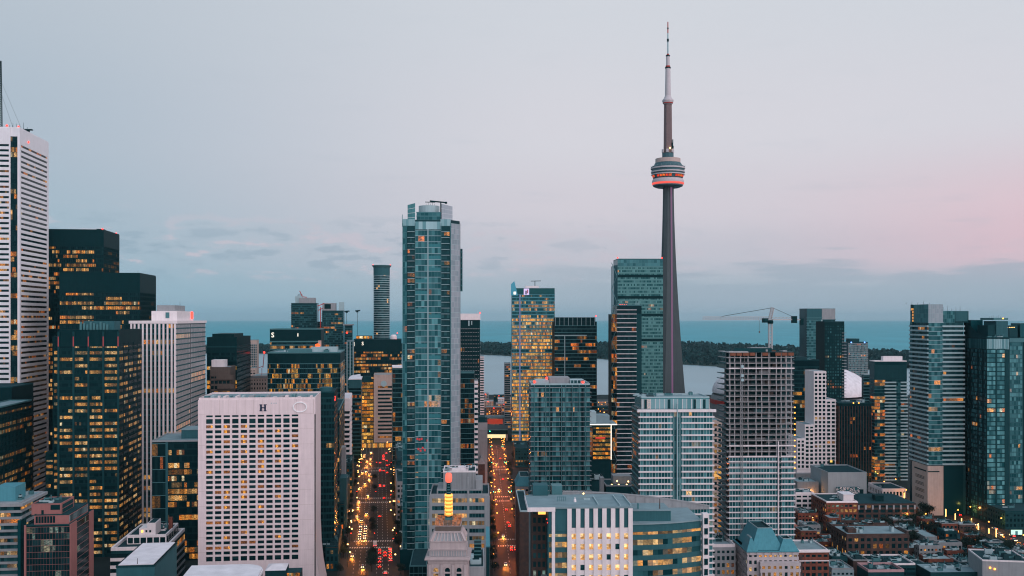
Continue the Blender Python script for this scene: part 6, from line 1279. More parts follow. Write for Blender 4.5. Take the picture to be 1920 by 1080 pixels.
B.block(tealcon, B.sx(1868, 6), 6, B.h, B.sx(1890, 6), 24, B.zy(602, 6), 'penthouse'); B.block(darkcon, B.sx(1852, 7), 7, B.h, B.sx(1868, 7), 22, B.zy(610, 7), 'penthouse'); B.block(midmet, B.sx(1864, 5), 5.6, B.zy(600, 5), B.sx(1891, 5), 25, B.zy(596, 5), 'roof_frame'); B.lamp(amber_l, B.sx(1881, 5), 5.2, B.zy(597), .45); B.clutter(5, (2, 2, W - 2, 6), B.h, [palemet, midmet], 1.6)
for k in range(7): B.mast(B.sx(1866 + k * 3.5), 8, B.zy(596, 5), B.zy(596, 5) + 1 + k % 3 * .6, .08)
B = Bld('apartment_tower', 'teal glass residential tower at the far right frame edge', 1893, 1945, 634, 770, 28, 900)
B.core(darkmet); B.facade('front', 0, B.h - 3, 3.3, 1.7, g_teal, (.6, .15, tealcon), (.12, .1, midmet), (.1, .15, .05, AMBER, .8, 2), s1=B.sx(1917), tint=(0, .9, 1.6)); B.block(midmet, -.2, -.3, B.h - 3, B.w, 0, B.h, 'crown_band'); B.roof(roofd, .5, darkcon); B.block(g_dark, B.sx(1893, 6), 6, B.h, B.sx(1908, 6), 20, B.zy(610, 6), 'penthouse'); B.block(g_teal, B.sx(1913, 6), 6, B.h, B.sx(1940, 6), 20, B.zy(606, 6), 'penthouse')
for k in range(4): B.lamp(warm_l, B.sx(1896 + k * 4), 5, B.zy(614), .25)

# ------------------------------------------------------------------ the concrete needle tower
Dt = 1367.0; root = link('communications_tower', None, None, (gx(1252.3, Dt), Dt, 0)); tag(root, 'tall concrete needle tower with round observation pod and thin antenna', 'tower')
Zc = lambda py: gz(py, Dt); k_ = Dt / FPX
shaft_m = wall_mat('shaft_concrete', (0.066, 0.082, 0.088), 0.12, 0.08, 0.85, 0.2, 0.05, 0.2)
b = MB(); nz = 26; zs = Zc(349)
rings_ = []
for j in range(nz + 1):
    z = zs * j / nz; t = max(0.0, 1 - z / 330.0); L = 7.6 + 19.5 * t ** 1.6; hw = 2.3 + 1.6 * t; rv = 6.2 + 2.6 * t; ring = []
    for a3 in range(3):
        a = math.radians(2 + 120 * a3); c, s_ = math.cos(a), math.sin(a)
        ring += [(L * c + hw * s_, L * s_ - hw * c, z), (L * c - hw * s_, L * s_ + hw * c, z), (rv * math.cos(a + math.pi / 3), rv * math.sin(a + math.pi / 3), z)]
    rings_.append(ring)
for r0, r1 in zip(rings_, rings_[1:]):
    for i in range(9): b.face([r0[i], r0[(i + 1) % 9], r1[(i + 1) % 9], r1[i]])
b.build('shaft', shaft_m, root)
# lift strip in the groove facing the city
b = MB(); g = MB()
for j in range(nz):
    for q, z in ((0, zs * j / nz),):
        z1 = zs * (j + 1) / nz
        def pt(zz, s_, n):
            t = max(0.0, 1 - zz / 330.0); rv = 6.6 + 2.6 * t + n; a = math.radians(2 + 300); c, sn = math.cos(a), math.sin(a); return (rv * c - sn * s_, rv * sn + c * s_, zz)
        b.face([pt(z, -2.0, .3), pt(z, 2.0, .3), pt(z1, 2.0, .3), pt(z1, -2.0, .3)])
        g.face([pt(z, -1.6, .45), pt(z, 1.6, .45), pt(z1, 1.6, .45), pt(z1, -1.6, .45)])
b.build('lift_shaft', tealcon, root); g.build('light_strip', purple_l, root)
def cl(name, prof, mat, seg=36, smooth=False):
    b = MB(); b.lathe([(r * k_, Zc(py)) for r, py in prof], seg); return b.build(name, mat, root, smooth=smooth)
podw = wall_mat('pod_white', (0.46, 0.43, 0.45), .06, .1, .6, .3, 0, .05); podt = wall_mat('pod_teal', (.05, .10, .115), .1, .1, .5, .4, 0, .1)
cl('pod_underside', [(11, 352), (22, 351.8), (27.5, 349.5), (28, 347.5)], podt)
cl('radome_ring', [(26.5, 349), (28.8, 347), (29.8, 343.5), (29.6, 339.5), (28, 336), (25, 335)], podw, smooth=True)
cl('pod_glow', [(28.8, 347.05), (29.9, 344.9), (30.0, 343.3)], lamp_mat('radome_red_light', (1.0, .11, .08), 1.0, False))
cl('restaurant_floor', [(24, 335.2), (27.5, 334.4), (29.5, 329), (24, 328.9)], podt)
b = MB(); n = 30
for i in range(n):
    if i % 6 == 5: continue
    a0, a1 = math.tau * i / n + .02, math.tau * (i + 1) / n - .02; r0, r1 = 28.3 * k_, 29.6 * k_
    b.face([(r0 * math.cos(a0), r0 * math.sin(a0), Zc(333.4)), (r0 * math.cos(a1), r0 * math.sin(a1), Zc(333.4)), (r1 * math.cos(a1), r1 * math.sin(a1), Zc(329.6)), (r1 * math.cos(a0), r1 * math.sin(a0), Zc(329.6))], (1.0, .05 + .07 * (i % 3), .015), 0)
stuff(b.build('lit_window', g_black, root))
for (r, y0, y1, m_) in ((31.0, 328.8, 327.0, podw), (29.8, 326.9, 324.2, podt), (31.6, 324.1, 321.8, podw), (30.4, 321.7, 317.6, podt), (32.0, 317.5, 314.8, podw), (31.6, 314.7, 313.2, podt)):
    cl('deck_band' if m_ is podw else 'window_band', [(r, y0), (r, y1)], m_)
cl('upper_roof', [(31, 313.1), (27, 311), (24, 306), (22.5, 305.8)], podt); cl('upper_drum', [(23.3, 305.7), (23.3, 298)], wall_mat('pod_buff', (.46, .36, .33), .06, .2, .7, .2, 0, .05)); cl('upper_drum_roof', [(22.8, 297.9), (11, 297)], podt)
b = MB(); n = 24
for i in range(n): b.bar((31.5 * k_ * math.cos(math.tau * i / n), 31.5 * k_ * math.sin(math.tau * i / n), Zc(313.2)), (32 * k_ * math.cos(math.tau * i / n), 32 * k_ * math.sin(math.tau * i / n), Zc(311)), .12)
b.build('edge_railing', palemet, root)
cl('equipment_collar', [(10.8, 297), (10.8, 287.5)], podt, 12); 
for i in range(6):
    a = math.tau * i / 6 + .3; b = MB(); b.box(-1.6, -.8, 0, 1.6, .8, 4.4); o = b.build('antenna_panel', podw, root, (10.6 * k_ * math.cos(a), 10.6 * k_ * math.sin(a), Zc(286.5))); o.rotation_euler = (0, 0, a + math.pi / 2)
cl('upper_shaft', [(8.2, 297), (7.9, 260), (7.3, 196)], wall_mat('upper_shaft_concrete', (.17, .125, .125), .12, .1, .85, .2, .05, .2), 6)
b = MB()
for i, (x, y0, y1) in enumerate(((8.6, 284, 262), (7.2, 281, 268), (9.4, 279, 274))): b.box(x * k_ - .5, -3, Zc(y0), x * k_ + .6, -1.5, Zc(y1))
b.build('dish_bracket', darkmet, root); b = MB(); b.lathe([(.9, Zc(279) - .9), (.9, Zc(279) + .9)], 8, 2, -7.2); b.build('floodlight', warm_l, root)
cl('sky_pod', [(8, 195.5), (9.3, 194), (10.6, 189.5), (10.3, 187.5), (7.5, 184.5), (5.6, 180)], podw, 24); cl('sky_pod_band', [(9.0, 194.6), (9.75, 193.2), (9.6, 192.6)], redpaint, 24)
cl('antenna_base', [(5.6, 180), (5.0, 150), (4.7, 128.5)], podw, 16); cl('antenna_ring', [(5.4, 128.4), (5.4, 126)], darkmet, 16); cl('antenna_red_ring', [(4.4, 125.9), (4.4, 123.5)], redpaint, 16)
cl('antenna_mid', [(3.6, 123.4), (3.4, 106)], podw, 12); cl('antenna_ring', [(3.9, 105.9), (3.9, 103.5)], darkmet, 12); cl('antenna_red_ring', [(2.2, 103.4), (2.0, 101)], redpaint, 12)
cl('antenna_top', [(1.5, 100.9), (1.2, 62)], palemet, 8); cl('antenna_ring', [(1.9, 78), (1.9, 73)], darkmet, 8); cl('antenna_ring', [(1.5, 54.5), (1.5, 52)], darkmet, 8); cl('antenna_tip', [(1.1, 61.9), (.9, 41)], redpaint, 8)

# ------------------------------------------------------------------ low buildings on the right
def low(label, x0, x1, yt, D, dep, wall, roof_m=None, vp=900, fh=3.6, bay=2.6, lit=None, band=1.5, pier=1.0, win=True, par=.8, pm=None, clutter=3, name='low_building', single=True, sides=True, hmax=2.2):
    B = Bld(name, label, x0, x1, yt, D, dep, vp); B.core(wall)
    if win:
        B.facade('front', 0.3, B.h - 1.0, fh, bay, g_black, (band, .3, wall), (pier, .3, wall), lit, punched=True, single=single, tint=(0, .5, 2.5))
        if sides:
            B.facade('left', 0.3, B.h - 1.0, fh, bay * 1.3, g_black, (band, .3, wall), (pier * 1.6, .3, wall), lit and (lit[0], lit[1] * .4, lit[2], lit[3], lit[4]), punched=True, single=False)
            B.facade('right', 0.3, B.h - 1.0, fh, bay * 1.3, g_black, (band, .3, wall), (pier * 1.6, .3, wall), lit and (lit[0], lit[1] * .4, lit[2], lit[3], lit[4]), punched=True, single=False)
    B.roof(roof_m or roofd, par, pm or wall)
    if clutter: B.clutter(clutter, hmax=hmax)
    return B
low('windowless pale grey block with dark flat roof behind the brick warehouses', 1553, 1625, 888, 785, 42, wall_mat('pale_render', (.30, .35, .375), .1, .3, .85, .2, .1, .12), roofd, win=False, par=1.0, name='windowless_building', clutter=1)
q = Bld('wall_mural', 'speckled white mural panel on the pale grey block', 1568, 1612, 913, 783, .3, 900, 'mural'); q.block(tealcon, 0, 0, gz(928, 783), q.w, .3, q.h, 'panel')
m_ = MB(); rr = random.Random(5)
for _ in range(140):
    x, z = rr.uniform(0, q.w - .7), rr.uniform(gz(927, 783), q.h - .7); m_.box(x, -.08, z, x + rr.uniform(.3, .9), 0, z + rr.uniform(.3, .9))
stuff(m_.build('paint_fleck', white, q.root)); q.block(darkmet, q.w + .1, 0.02, 0, q.w + 3, .3, q.h - 2, 'frame')
B = low('red brick warehouse with white cornice and lit upper windows', 1550, 1607, 942, 704, 32, brick, roofd, fh=3.9, bay=3.1, lit=(.75, .8, .25, COOL + PALE, .75, 2), pm=white, par=.9, name='brick_warehouse'); B.block(white, -.4, -.75, B.h - .3, B.w + .4, -.05, B.h + .5, 'cornice'); B.block(white, B.w * .62, 4, B.h, B.w * .96, 16, B.h + 4.6, 'roof_shed'); B.block(roofw, B.w * .6, 3.7, B.h + 4.6, B.w, 16.3, B.h + 4.9, 'shed_roof')
B = Bld('brick_warehouse', 'long brown brick warehouse with stone piers and hipped dark roof', 1608, 1716, 944, 706, 34, 900); B.core(brickd); B.facade('front', .3, B.h - .8, 3.9, 5.0, g_black, (1.3, .35, brickd), (1.5, .5, brickd), (.3, .25, .1, AMBER, .8, 1), punched=True, tint=(0, .5, 2)); B.facade('right', .3, B.h - .8, 3.9, 5, g_black, (1.3, .35, brickd), (1.5, .5, brickd), (.3, .25, .1, AMBER, .8), single=False, punched=True)
for k in range(9): B.block(stone, k * (B.w - 1.2) / 8, -.75, B.h - 4.2, k * (B.w - 1.2) / 8 + 1.2, -.52, B.h - 1.2, 'stone_capital')
q = MB(); z = B.h; q.face([(-.5, -.6, z), (B.w + .5, -.6, z), (B.w * .72, B.d * .5, z + 4), (B.w * .2, B.d * .5, z + 4)]); q.face([(B.w + .5, -.6, z), (B.w + .5, B.d, z), (B.w * .72, B.d * .5, z + 4)]); q.face([(-.5, B.d, z), (-.5, -.6, z), (B.w * .2, B.d * .5, z + 4)]); q.face([(B.w + .5, B.d, z), (-.5, B.d, z), (B.w * .2, B.d * .5, z + 4), (B.w * .72, B.d * .5, z + 4)]); q.build('hipped_roof', roofd, B.root); B.block(darkmet, 14, 3, B.h, 20, 9, B.h + 5, 'plant_room')
low('small white building with square windows above the brown warehouse', 1655, 1698, 918, 812, 30, white, roofd, fh=5, bay=2.6, lit=(.3, .3, .1, AMBER, .7), clutter=1, single=False)
low('narrow dark shed row with strings of red lamps behind the white building', 1640, 1692, 905, 900, 16, brickd, roofd, lit=(.8, .6, .3, AMBER, .9), clutter=0, single=False)
low('low white-fronted shed beside the unfinished tower', 1492, 1526, 925, 745, 16, white, roofd, fh=4, bay=4, clutter=2, single=False)
low('pale sloping service building behind the site cabins', 1495, 1535, 905, 800, 20, concrete, roofg, win=False, clutter=3)
B = Bld('brick_building', 'brown brick corner block with orange lit windows', 1588, 1704, 1004, 590, 26, 900); B.core(brickd); B.facade('front', .2, B.h - .9, 3.7, 3.7, g_black, (1.5, .3, brickd), (1.5, .3, brickd), (.7, .45, .15, AMBER + PALE, .9, 1), punched=True); B.facade('left', .2, B.h - .9, 3.7, 4, g_black, (1.5, .3, brickd), (2.4, .3, brickd), (.5, .3, .1, PALE, .9, 1), punched=True, single=False); B.roof(roofg, .9, brickd); B.block(brickd, 3, 6, B.h, 8, 12, B.h + 2.6, 'stair_house'); B.clutter(5)
B = Bld('stone_building', 'pale stone building with verdigris mansard roof and corner pavilions', 1402, 1496, 1033, 505, 30, 900)
W = B.w; pst = wall_mat('pale_limestone', (.44, .40, .41), .12, .5, .8, .2, .1, .15)
B.block(pst, 0, 0, 0, W, B.d, B.h); B.facade('front', 2, B.h - 1.2, 3.7, 2.7, g_black, (1.7, .35, pst), (1.2, .35, pst), (.35, .5, .12, PALE, .9, 2), punched=True); B.facade('left', 2, B.h - 1.2, 3.7, 2.9, g_black, (1.7, .35, pst), (1.4, .35, pst), (.2, .2, .05, PALE, .8), punched=True, single=False); B.block(copper, -.8, -.9, B.h - .6, W + .5, B.d, B.h, 'eaves')
for k in range(7): B.block(pst, 1 + k * W / 7, -.7, B.h - 2, 1 + k * W / 7 + 2.2, -.37, B.h - .8, 'frieze_panel')
def mansard(x0, y0, x1, y1, z0, z1, inset, name='mansard_roof'):
    q = MB(); i = inset; lo = [(x0, y0, z0), (x1, y0, z0), (x1, y1, z0), (x0, y1, z0)]; hi = [(x0 + i, y0 + i, z1), (x1 - i, y0 + i, z1), (x1 - i, y1 - i, z1), (x0 + i, y1 - i, z1)]
    for a in range(4): q.face([lo[a], lo[(a + 1) % 4], hi[(a + 1) % 4], hi[a]])
    q.build(name, copper, B.root)
    seam = MB()
    n = int((x1 - x0) / .9)
    for a in range(1, n): t = a / n; seam.bar((x0 + (x1 - x0) * t, y0, z0), (x0 + i + (x1 - x0 - 2 * i) * t, y0 + i, z1), .035)
    stuff(seam.build('standing_seam', copper, B.root)); boxm('flat_roof', roofd, B.root, x0 + i, y0 + i, z1 - 1.0, x1 - i, y1 - i, z1 - .8)
    q = MB(); 
    for a in range(4): q.bar(hi[a], hi[(a + 1) % 4], .14)
    q.build('ridge_trim', palemet, B.root)
mansard(2.0, .8, W * .72, B.d - 2, B.h, B.h + 10.5, 4.6); mansard(-.7, -.8, W * .2, 11, B.h - .01, B.h + 6.4, 2.6); mansard(W * .62, -.85, W + .4, 13, B.h + .01, B.h + 5.6, 3.0)
B.block(pst, W * .22, -3.5, 0, W, -.4, B.h - 5.2, 'lower_wing'); B.facade('front', 2, B.h - 6, 3.7, 2.7, g_black, (1.7, .3, pst), (1.4, .3, pst), (.8, .7, .2, PALE, .9, 1), rect=(W * .22, -3.5, W, 0), punched=True)
B = low('red brick block with bold white cornice and flat grey roof', 1498, 1553, 1034, 530, 24, brick, roofg, fh=3.6, bay=3.0, lit=(.2, .2, .05, AMBER, .9), pm=white, par=.9, name='brick_building', clutter=2); B.block(white, -.5, -.9, B.h - .4, B.w + .6, -.07, B.h + .7, 'cornice'); B.block(white, -.3, -.5, B.h - 5.2, B.w + .3, -.32, B.h - 4.7, 'string_course'); B.block(amber_l if 0 else brickd, .2, -.45, 0, 1.8, -.32, B.h - 1.5, 'brick_pier')
low('low grey building with white roof band beside the mansard roof', 1334, 1378, 1026, 520, 26, stone, roofg, fh=3.6, bay=2.6, lit=(.15, .2, .05, AMBER, .7), pm=white, par=1.6, clutter=8)
low('small brick house with chimney stack behind the cornice block', 1545, 1580, 1012, 640, 14, brick, roofd, fh=3.3, bay=2.6, clutter=2, name='brick_house', single=False)
B = low('flat-roofed red brick shed with pink rooftop box', 1500, 1540, 996, 680, 14, brick, roofg, win=False, clutter=2); B.block(wall_mat('salmon_panel', (.45, .17, .13), .1, .5, .8, .2, .1, .1), -6, 2, B.h - 4, -1, 8, B.h + 3.5, 'rooftop_box')
low('low modern building with white fascia bands and rooftop plant', 1634, 1716, 1060, 560, 22, darkcon, roofd, fh=3.4, bay=5, lit=(.3, .3, .1, AMBER, .7), pm=white, par=1.0, clutter=14, band=1.2, pier=.3, single=False)
low('dark flat building with salmon fascia under the modern block', 1628, 1695, 1073, 540, 16, darkcon, roofd, pm=wall_mat('salmon_fascia', (.42, .26, .27), .1, .5, .8, .2, 0, .1), par=1.4, win=False, clutter=5)
B = low('pale gable-end shed with white wall lamp', 1735, 1757, 1007, 640, 40, concrete, roofg, win=False, par=.3, clutter=0); B.lamp(warm_l, 1.2, -.4, B.h * .32, .35, 'wall_lamp')
B = low('wide grey warehouse with two loading doors', 1757, 1801, 1027, 620, 20, concrete, roofd, win=False, par=.4, clutter=0)
for a in (1772, 1786): B.block(darkmet, B.sx(a), -.15, 0, B.sx(a + 9), -.02, 4.2, 'loading_door')
low('low dark terrace with flat roof in front of the grey warehouse', 1700, 1740, 1030, 600, 16, brickd, roofg, win=True, lit=(.4, .4, .1, AMBER, .9), clutter=4, single=False)
low('rooftop with pale gravel and vents at the lower right corner', 1745, 1850, 1076, 548, 22, darkcon, roofg, win=False, clutter=10)
B = low('white-walled building with two amber wall lamps at the lower right', 1842, 1930, 1052, 540, 26, stone, roofd, vp=1250, win=False, pm=white, clutter=12, hmax=3); B.lamp(amber_l, B.w * .16, -.4, B.h - 3.4, .5, 'wall_lamp'); B.lamp(amber_l, B.w * .26, -.4, B.h - 4.0, .5, 'wall_lamp')
low('dark brick block with parked cars on its roof deck', 1808, 1872, 1018, 640, 26, brickd, roofd, vp=900, win=False, clutter=0)
low('brick pub with gabled front beside the lamp-lit street', 1765, 1776, 950, 770, 20, brick, roofd, lit=(.6, .6, .3, AMBER, .9), clutter=0, name='brick_building', single=False)
low('grey town building with dark awning near the white billboard', 1747, 1790, 940, 800, 16, stone, roofd, lit=(.1, .1, .02, PALE, .6), clutter=2, single=False)
low('dark long building at the right edge beneath the teal tower', 1885, 1990, 960, 690, 30, darkcon, roofd, lit=(.1, .1, .03, AMBER, .7), clutter=5, single=False)

# more low roofs filling the western blocks
rb = random.Random(77)
spec = [(1700, 1722, 996, 655, brickd), (1722, 1738, 1000, 668, concrete), (1704, 1728, 978, 715, darkcon), (1730, 1750, 978, 728, brickd), (1752, 1772, 990, 700, stone), (1776, 1800, 1000, 690, darkcon), (1662, 1690, 1000, 640, darkcon),
        (1800, 1824, 1056, 575, darkcon), (1812, 1836, 1040, 605, brickd), (1706, 1734, 1058, 570, concrete), (1560, 1588, 1046, 570, darkcon), (1560, 1600, 1068, 548, roofg), (1600, 1628, 1052, 566, brickd), (1870, 1905, 1030, 620, darkcon), (1905, 1940, 1036, 610, brickd)]
lab = ['short dark brick house behind the salmon fascia roofs', 'pale concrete annex beside the gable-end shed', 'dark flat workshop near the trees of the terrace street', 'narrow dark brick house opposite the light columns', 'grey stone house below the white billboard', 'dark long-roofed hall beside the light columns', 'dark flat roof behind the brown brick corner block',
       'dark stepped roof beside the two-lamp white building', 'small dark brick hall next to the grove', 'pale flat roof in front of the gable-end shed', 'dark flat annex at the foot of the brown brick corner block', 'pale gravel roof terrace below the cornice block', 'dark brick lean-to before the brown corner block', 'dark flat roof hall behind the two-lamp white building', 'dark brick hall at the edge below the green billboard']
for (x0, x1, yt, D_, m_), l_ in zip(spec, lab):
    low(l_, x0, x1, yt, D_, rb.uniform(12, 22), m_, rb.choice([roofd, roofd, roofd, roofg]), win=rb.random() < .6, lit=(.3, .3, .08, AMBER, .8), clutter=rb.randrange(4, 12), single=False, pm=rb.choice([concrete, m_, m_]))

# small houses that fill the gaps of the western blocks
rf = random.Random(31); made = 0; kinds = [('dark brick', brickd), ('red brick', brick), ('dark painted', darkcon), ('grey concrete', concrete)]; roofs = [('dark flat roof', roofd), ('dark flat roof', roofd), ('pale gravel roof', roofg)]
for _ in range(1500):
    if made >= 46: break
    D_ = rf.uniform(548, 735); px = rf.uniform(1496, 1915); x = gx(px, D_); w_, d_ = rf.uniform(7, 15), rf.uniform(7, 13)
    if abs(x + w_ / 2 - wes(D_)) < 22: continue
    a = (x - 1.0, D_ - 1.0, x + w_ + 1.0, D_ + d_ + 1.5)
    if any(a[0] < f[2] and a[2] > f[0] and a[1] < f[3] and a[3] > f[1] for f in FOOT): continue
    (kn, km), (rn, rm) = rf.choice(kinds), rf.choice(roofs); x1_ = 960 + (x + w_) / D_ * FPX
    B = Bld('small_house', f'small {kn} house with {rn} among the low western blocks', px, x1_, 0, D_, d_, 900, group=f'{kn} houses with {rn}', h=rf.uniform(5, 11)); B.core(km)
    for fc in ('front', 'left'): B.facade(fc, .2, B.h - .7, 3.3, 2.4, g_black, (1.4, .2, km), (1.0, .2, km), (.3, .35, .12, AMBER + PALE, .9, 1), punched=True, single=False, zmin=0)
    B.roof(rm, rf.uniform(.3, .9), rf.choice([km, km, concrete])); B.clutter(rf.randrange(2, 6), (.6, .6, B.w - .6, B.d - .6), hmax=1.6)
    if rf.random() < .4: B.lamp(rf.choice([amber_l, warm_l]), rf.uniform(1, B.w - 1), -.35, rf.uniform(2.4, B.h - 1), .22, 'wall_lamp')
    made += 1
# site cabins and stored material beside the unfinished tower
rr = random.Random(12)
for k in range(9):
    px, py = rr.uniform(1498, 1540), rr.uniform(952, 985); D_ = gd(py) ; D_ = min(max(D_, 690), 800)
    x, y = gx(px, D_), D_; root = link('site_cabin', None, None, (x, y, 0), rr.uniform(-.3, .3)); tag(root, 'pale site cabin in the jumbled yard beside the unfinished tower', 'cabin', 'site cabins in the yard')
    a, c_, h_ = rr.uniform(2.4, 3.2), rr.uniform(4, 6), rr.uniform(2.4, 5.2); boxm('body', rr.choice([palemet, white, midmet]), root, -a / 2, -c_ / 2, 0, a / 2, c_ / 2, h_); boxm('roof', roofg, root, -a / 2 - .1, -c_ / 2 - .1, h_, a / 2 + .1, c_ / 2 + .1, h_ + .2); boxm('door', darkmet, root, -.4, -c_ / 2 - .06, .1, .4, -c_ / 2 - .01, 2.0)

# ------------------------------------------------------------------ the end of the side street: rail underpass, footbridge and harbour front blocks
def crossbox(name, label, cat, D, w0, w1, z0, z1, dep, mat):
    root = link(name, None, None, (sim(D), D, 0)); tag(root, label, cat); boxm('deck', mat, root, w0, 0, z0, w1, dep, z1); return root
root = crossbox('footbridge', 'pale flat footbridge deck spanning the side street', 'bridge', 1345, -13, 13, 12, 14.5, 12, roofg)
for x in (-12, 11): boxm('pier', concrete, root, x, 2, 0, x + 1, 10, 12)
boxm('red_glow_wall', lamp_mat('red_wall_glow', (1.0, .10, .05), .35), root, -11, 11.0, 3, 11, 11.3, 9.5)  # glowing panel stands in for red light falling on the wall
root = crossbox('railway_bridge', 'dark railway bridge over the brightly lit street underpass', 'bridge', 1195, -14, 14, 7.5, 12.5, 60, darkmet)
for x in (-14, 12): boxm('abutment', concrete, root, x, 0, 0, x + 2, 60, 7.5)
boxm('lit_tunnel', lamp_mat('tunnel_light', (1.0, .80, .42), 1.1), root, -11.5, 8, 2.2, 11.5, 8.5, 7.2); boxm('parapet', midmet, root, -14, -.4, 12.5, 14, 0, 13.4); boxm('green_lamp', green_l, root, -8, -.8, 11, -7, -.42, 11.6)
rr = random.Random(21)
hb = ['low pale harbour block at the end of the side street', 'dark harbour shed with amber windows by the water', 'flat white harbour pavilion near the far quay', 'brown harbour warehouse beyond the footbridge', 'grey quay building with red lamps', 'long low terminal roof along the water']
for k, (x0, x1, yt, D_, m_) in enumerate(((905, 925, 752, 1640, beige), (926, 945, 741, 1760, darkcon), (934, 958, 747, 1700, white), (912, 940, 764, 1500, brown), (904, 916, 738, 1720, stone), (930, 960, 757, 1560, concrete))):
    B = Bld('harbour_building', hb[k], x0, x1, yt, D_, 18, 900); B.core(m_); B.facade('front', .3, B.h - .6, 3.6, 3, g_black, (1.4, .2, m_), (.8, .2, m_), (.7, .5, .2, AMBER, 1.1, 1), single=False, punched=True); B.roof(roofg, .6, m_); B.lamp(red_l, B.w * .5, -.4, B.h - 1, .7, 'lamp')
for k, (x0, x1, yt, D_, m_) in enumerate(((1120, 1148, 752, 1600, concrete), (1119, 1140, 764, 1350, darkcon), (1098, 1128, 778, 1150, stone), (1130, 1158, 770, 1240, brickd))):
    B = Bld('harbour_building', ['pale low depot between the dark and the braced tower', 'dark car park deck with amber lamps between the towers', 'stone block behind the white light line', 'brown block left of the braced tower'][k], x0, x1, yt, D_, 20, 900); B.core(m_); B.facade('front', .3, B.h - .6, 3.6, 3, g_black, (1.4, .2, m_), (.8, .2, m_), (.6, .5, .15, AMBER, 1.0, 1), single=False, punched=True); B.roof(roofd, .6, m_)
    for j in range(4): B.lamp(amber_l, 2 + j * B.w / 4.5, -.6, B.h - 2 - j % 2 * 3, .5, 'lamp')
B = Bld('low_building', 'verdigris-roofed stone block on the corner of the side street', 968, 1000, 912, 640, 26, 905); B.core(stone); B.facade('front', .3, B.h - 1, 3.8, 3, g_black, (1.6, .3, stone), (1.1, .3, stone), (.2, .2, .05, PALE, .8), punched=True, single=False); mansard(-.4, -.4, B.w + .4, B.d, B.h, B.h + 6, 3.0, 'verdigris_roof')
B = Bld('low_building', 'dark brick row with slanted roofs lining the side street', 975, 992, 960, 500, 60, 905); B.core(brickd); B.facade('left', .3, B.h - 1, 3.6, 3.2, g_black, (1.5, .3, brickd), (1.2, .3, brickd), (.3, .3, .1, AMBER, .8), punched=True, single=False); B.roof(roofd, .8, palemet)
low('dark brick block beside the side street tower foot', 862, 892, 905, 700, 30, brickd, roofd, vp=905, lit=(.3, .3, .1, AMBER, .8), clutter=3, single=False)
low('grey podium row along the side street under the gold tower', 966, 992, 842, 980, 60, darkcon, roofd, vp=905, lit=(.6, .5, .2, AMBER, .9), clutter=2, single=False)
# blocks west of the avenue under the glass tower
low('dark mid-rise block on the west side of the avenue', 742, 757, 880, 800, 60, darkcon, roofd, vp=715, lit=(.3, .3, .1, AMBER, .8), clutter=2, single=False)
low('grey court building on the west side of the avenue', 744, 765, 905, 700, 60, stone, roofd, vp=715, lit=(.3, .3, .1, AMBER, .8), clutter=2, single=False)


edge_l = ['dark brick shop row on the hotel side before the van crossing', 'dark shop row on the hotel side after the van crossing', 'dark office row on the hotel side after the second crossing', 'dark shop row on the glass tower side before the van crossing', 'dark brick row on the glass tower side after the van crossing', 'dark office row on the glass tower side after the second crossing', 'dark row on the avenue side of the side street after the van crossing', 'dark row on the gold tower side of the side street after the van crossing', 'dark row on the gold tower side of the side street before the van crossing']
for l_, f_, off, D0_, len_, h_ in zip(edge_l, (uni, uni, uni, uni, uni, uni, sim, sim, sim), (-26, -26, -25, 19.2, 19.2, 19.2, -18, 10.4, 10.4), (575, 665, 825, 592, 666, 825, 670, 668, 585), (55, 125, 50, 40, 30, 120, 100, 110, 48), (14, 22, 26, 12, 20, 28, 18, 16, 14)):
    vp_ = 715 if f_ is uni else 905; w_ = 7.0
    x_ = f_(D0_) + off; B = Bld('shop_row', l_, 960 + x_ / D0_ * FPX, 960 + (x_ + w_) / D0_ * FPX, 900, D0_, len_, vp_, h=h_); B.core(brickd if h_ % 4 else darkcon)
    for fc in ('front', 'left', 'right'): B.facade(fc, 0.2, B.h - 1, 3.8, 2.6, g_black, (1.5, .25, darkcon), (.9, .25, darkcon), (.4, .4, .14, AMBER + PALE, .9, 1), punched=True, single=False, zmin=0)
    B.roof(roofd, .8, darkcon); B.clutter(8, hmax=2)
# ------------------------------------------------------------------ street lamps, signals, cars, trees
def make_lamp(label, group, bulb, watt, col, hgt=8.5):
    root = link('street_lamp', None); tag(root, label, 'street lamp', group)
    q = MB(); q.lathe([(.12, 0), (.07, hgt)], 6); q.build('pole', darkmet, root)
    q = MB(); q.bar((0, 0, hgt), (1.6, 0, hgt + .3), .05); arm_ = q.build('arm', darkmet, root)
    q = MB(); q.lathe([(.2, hgt + .0), (.46, hgt + .12), (.4, hgt + .55), (.1, hgt + .7)], 8, 1.6, 0); q.build('lamp_head', bulb, arm_)
    ld = bpy.data.lights.new('lamp_light', 'POINT'); ld.energy = watt; ld.color = col; ld.shadow_soft_size = .5
    o = bpy.data.objects.new('lamp_light', ld); COL.objects.link(o); o.parent = root; o.location = (1.6, 0, hgt - .4)
    return root

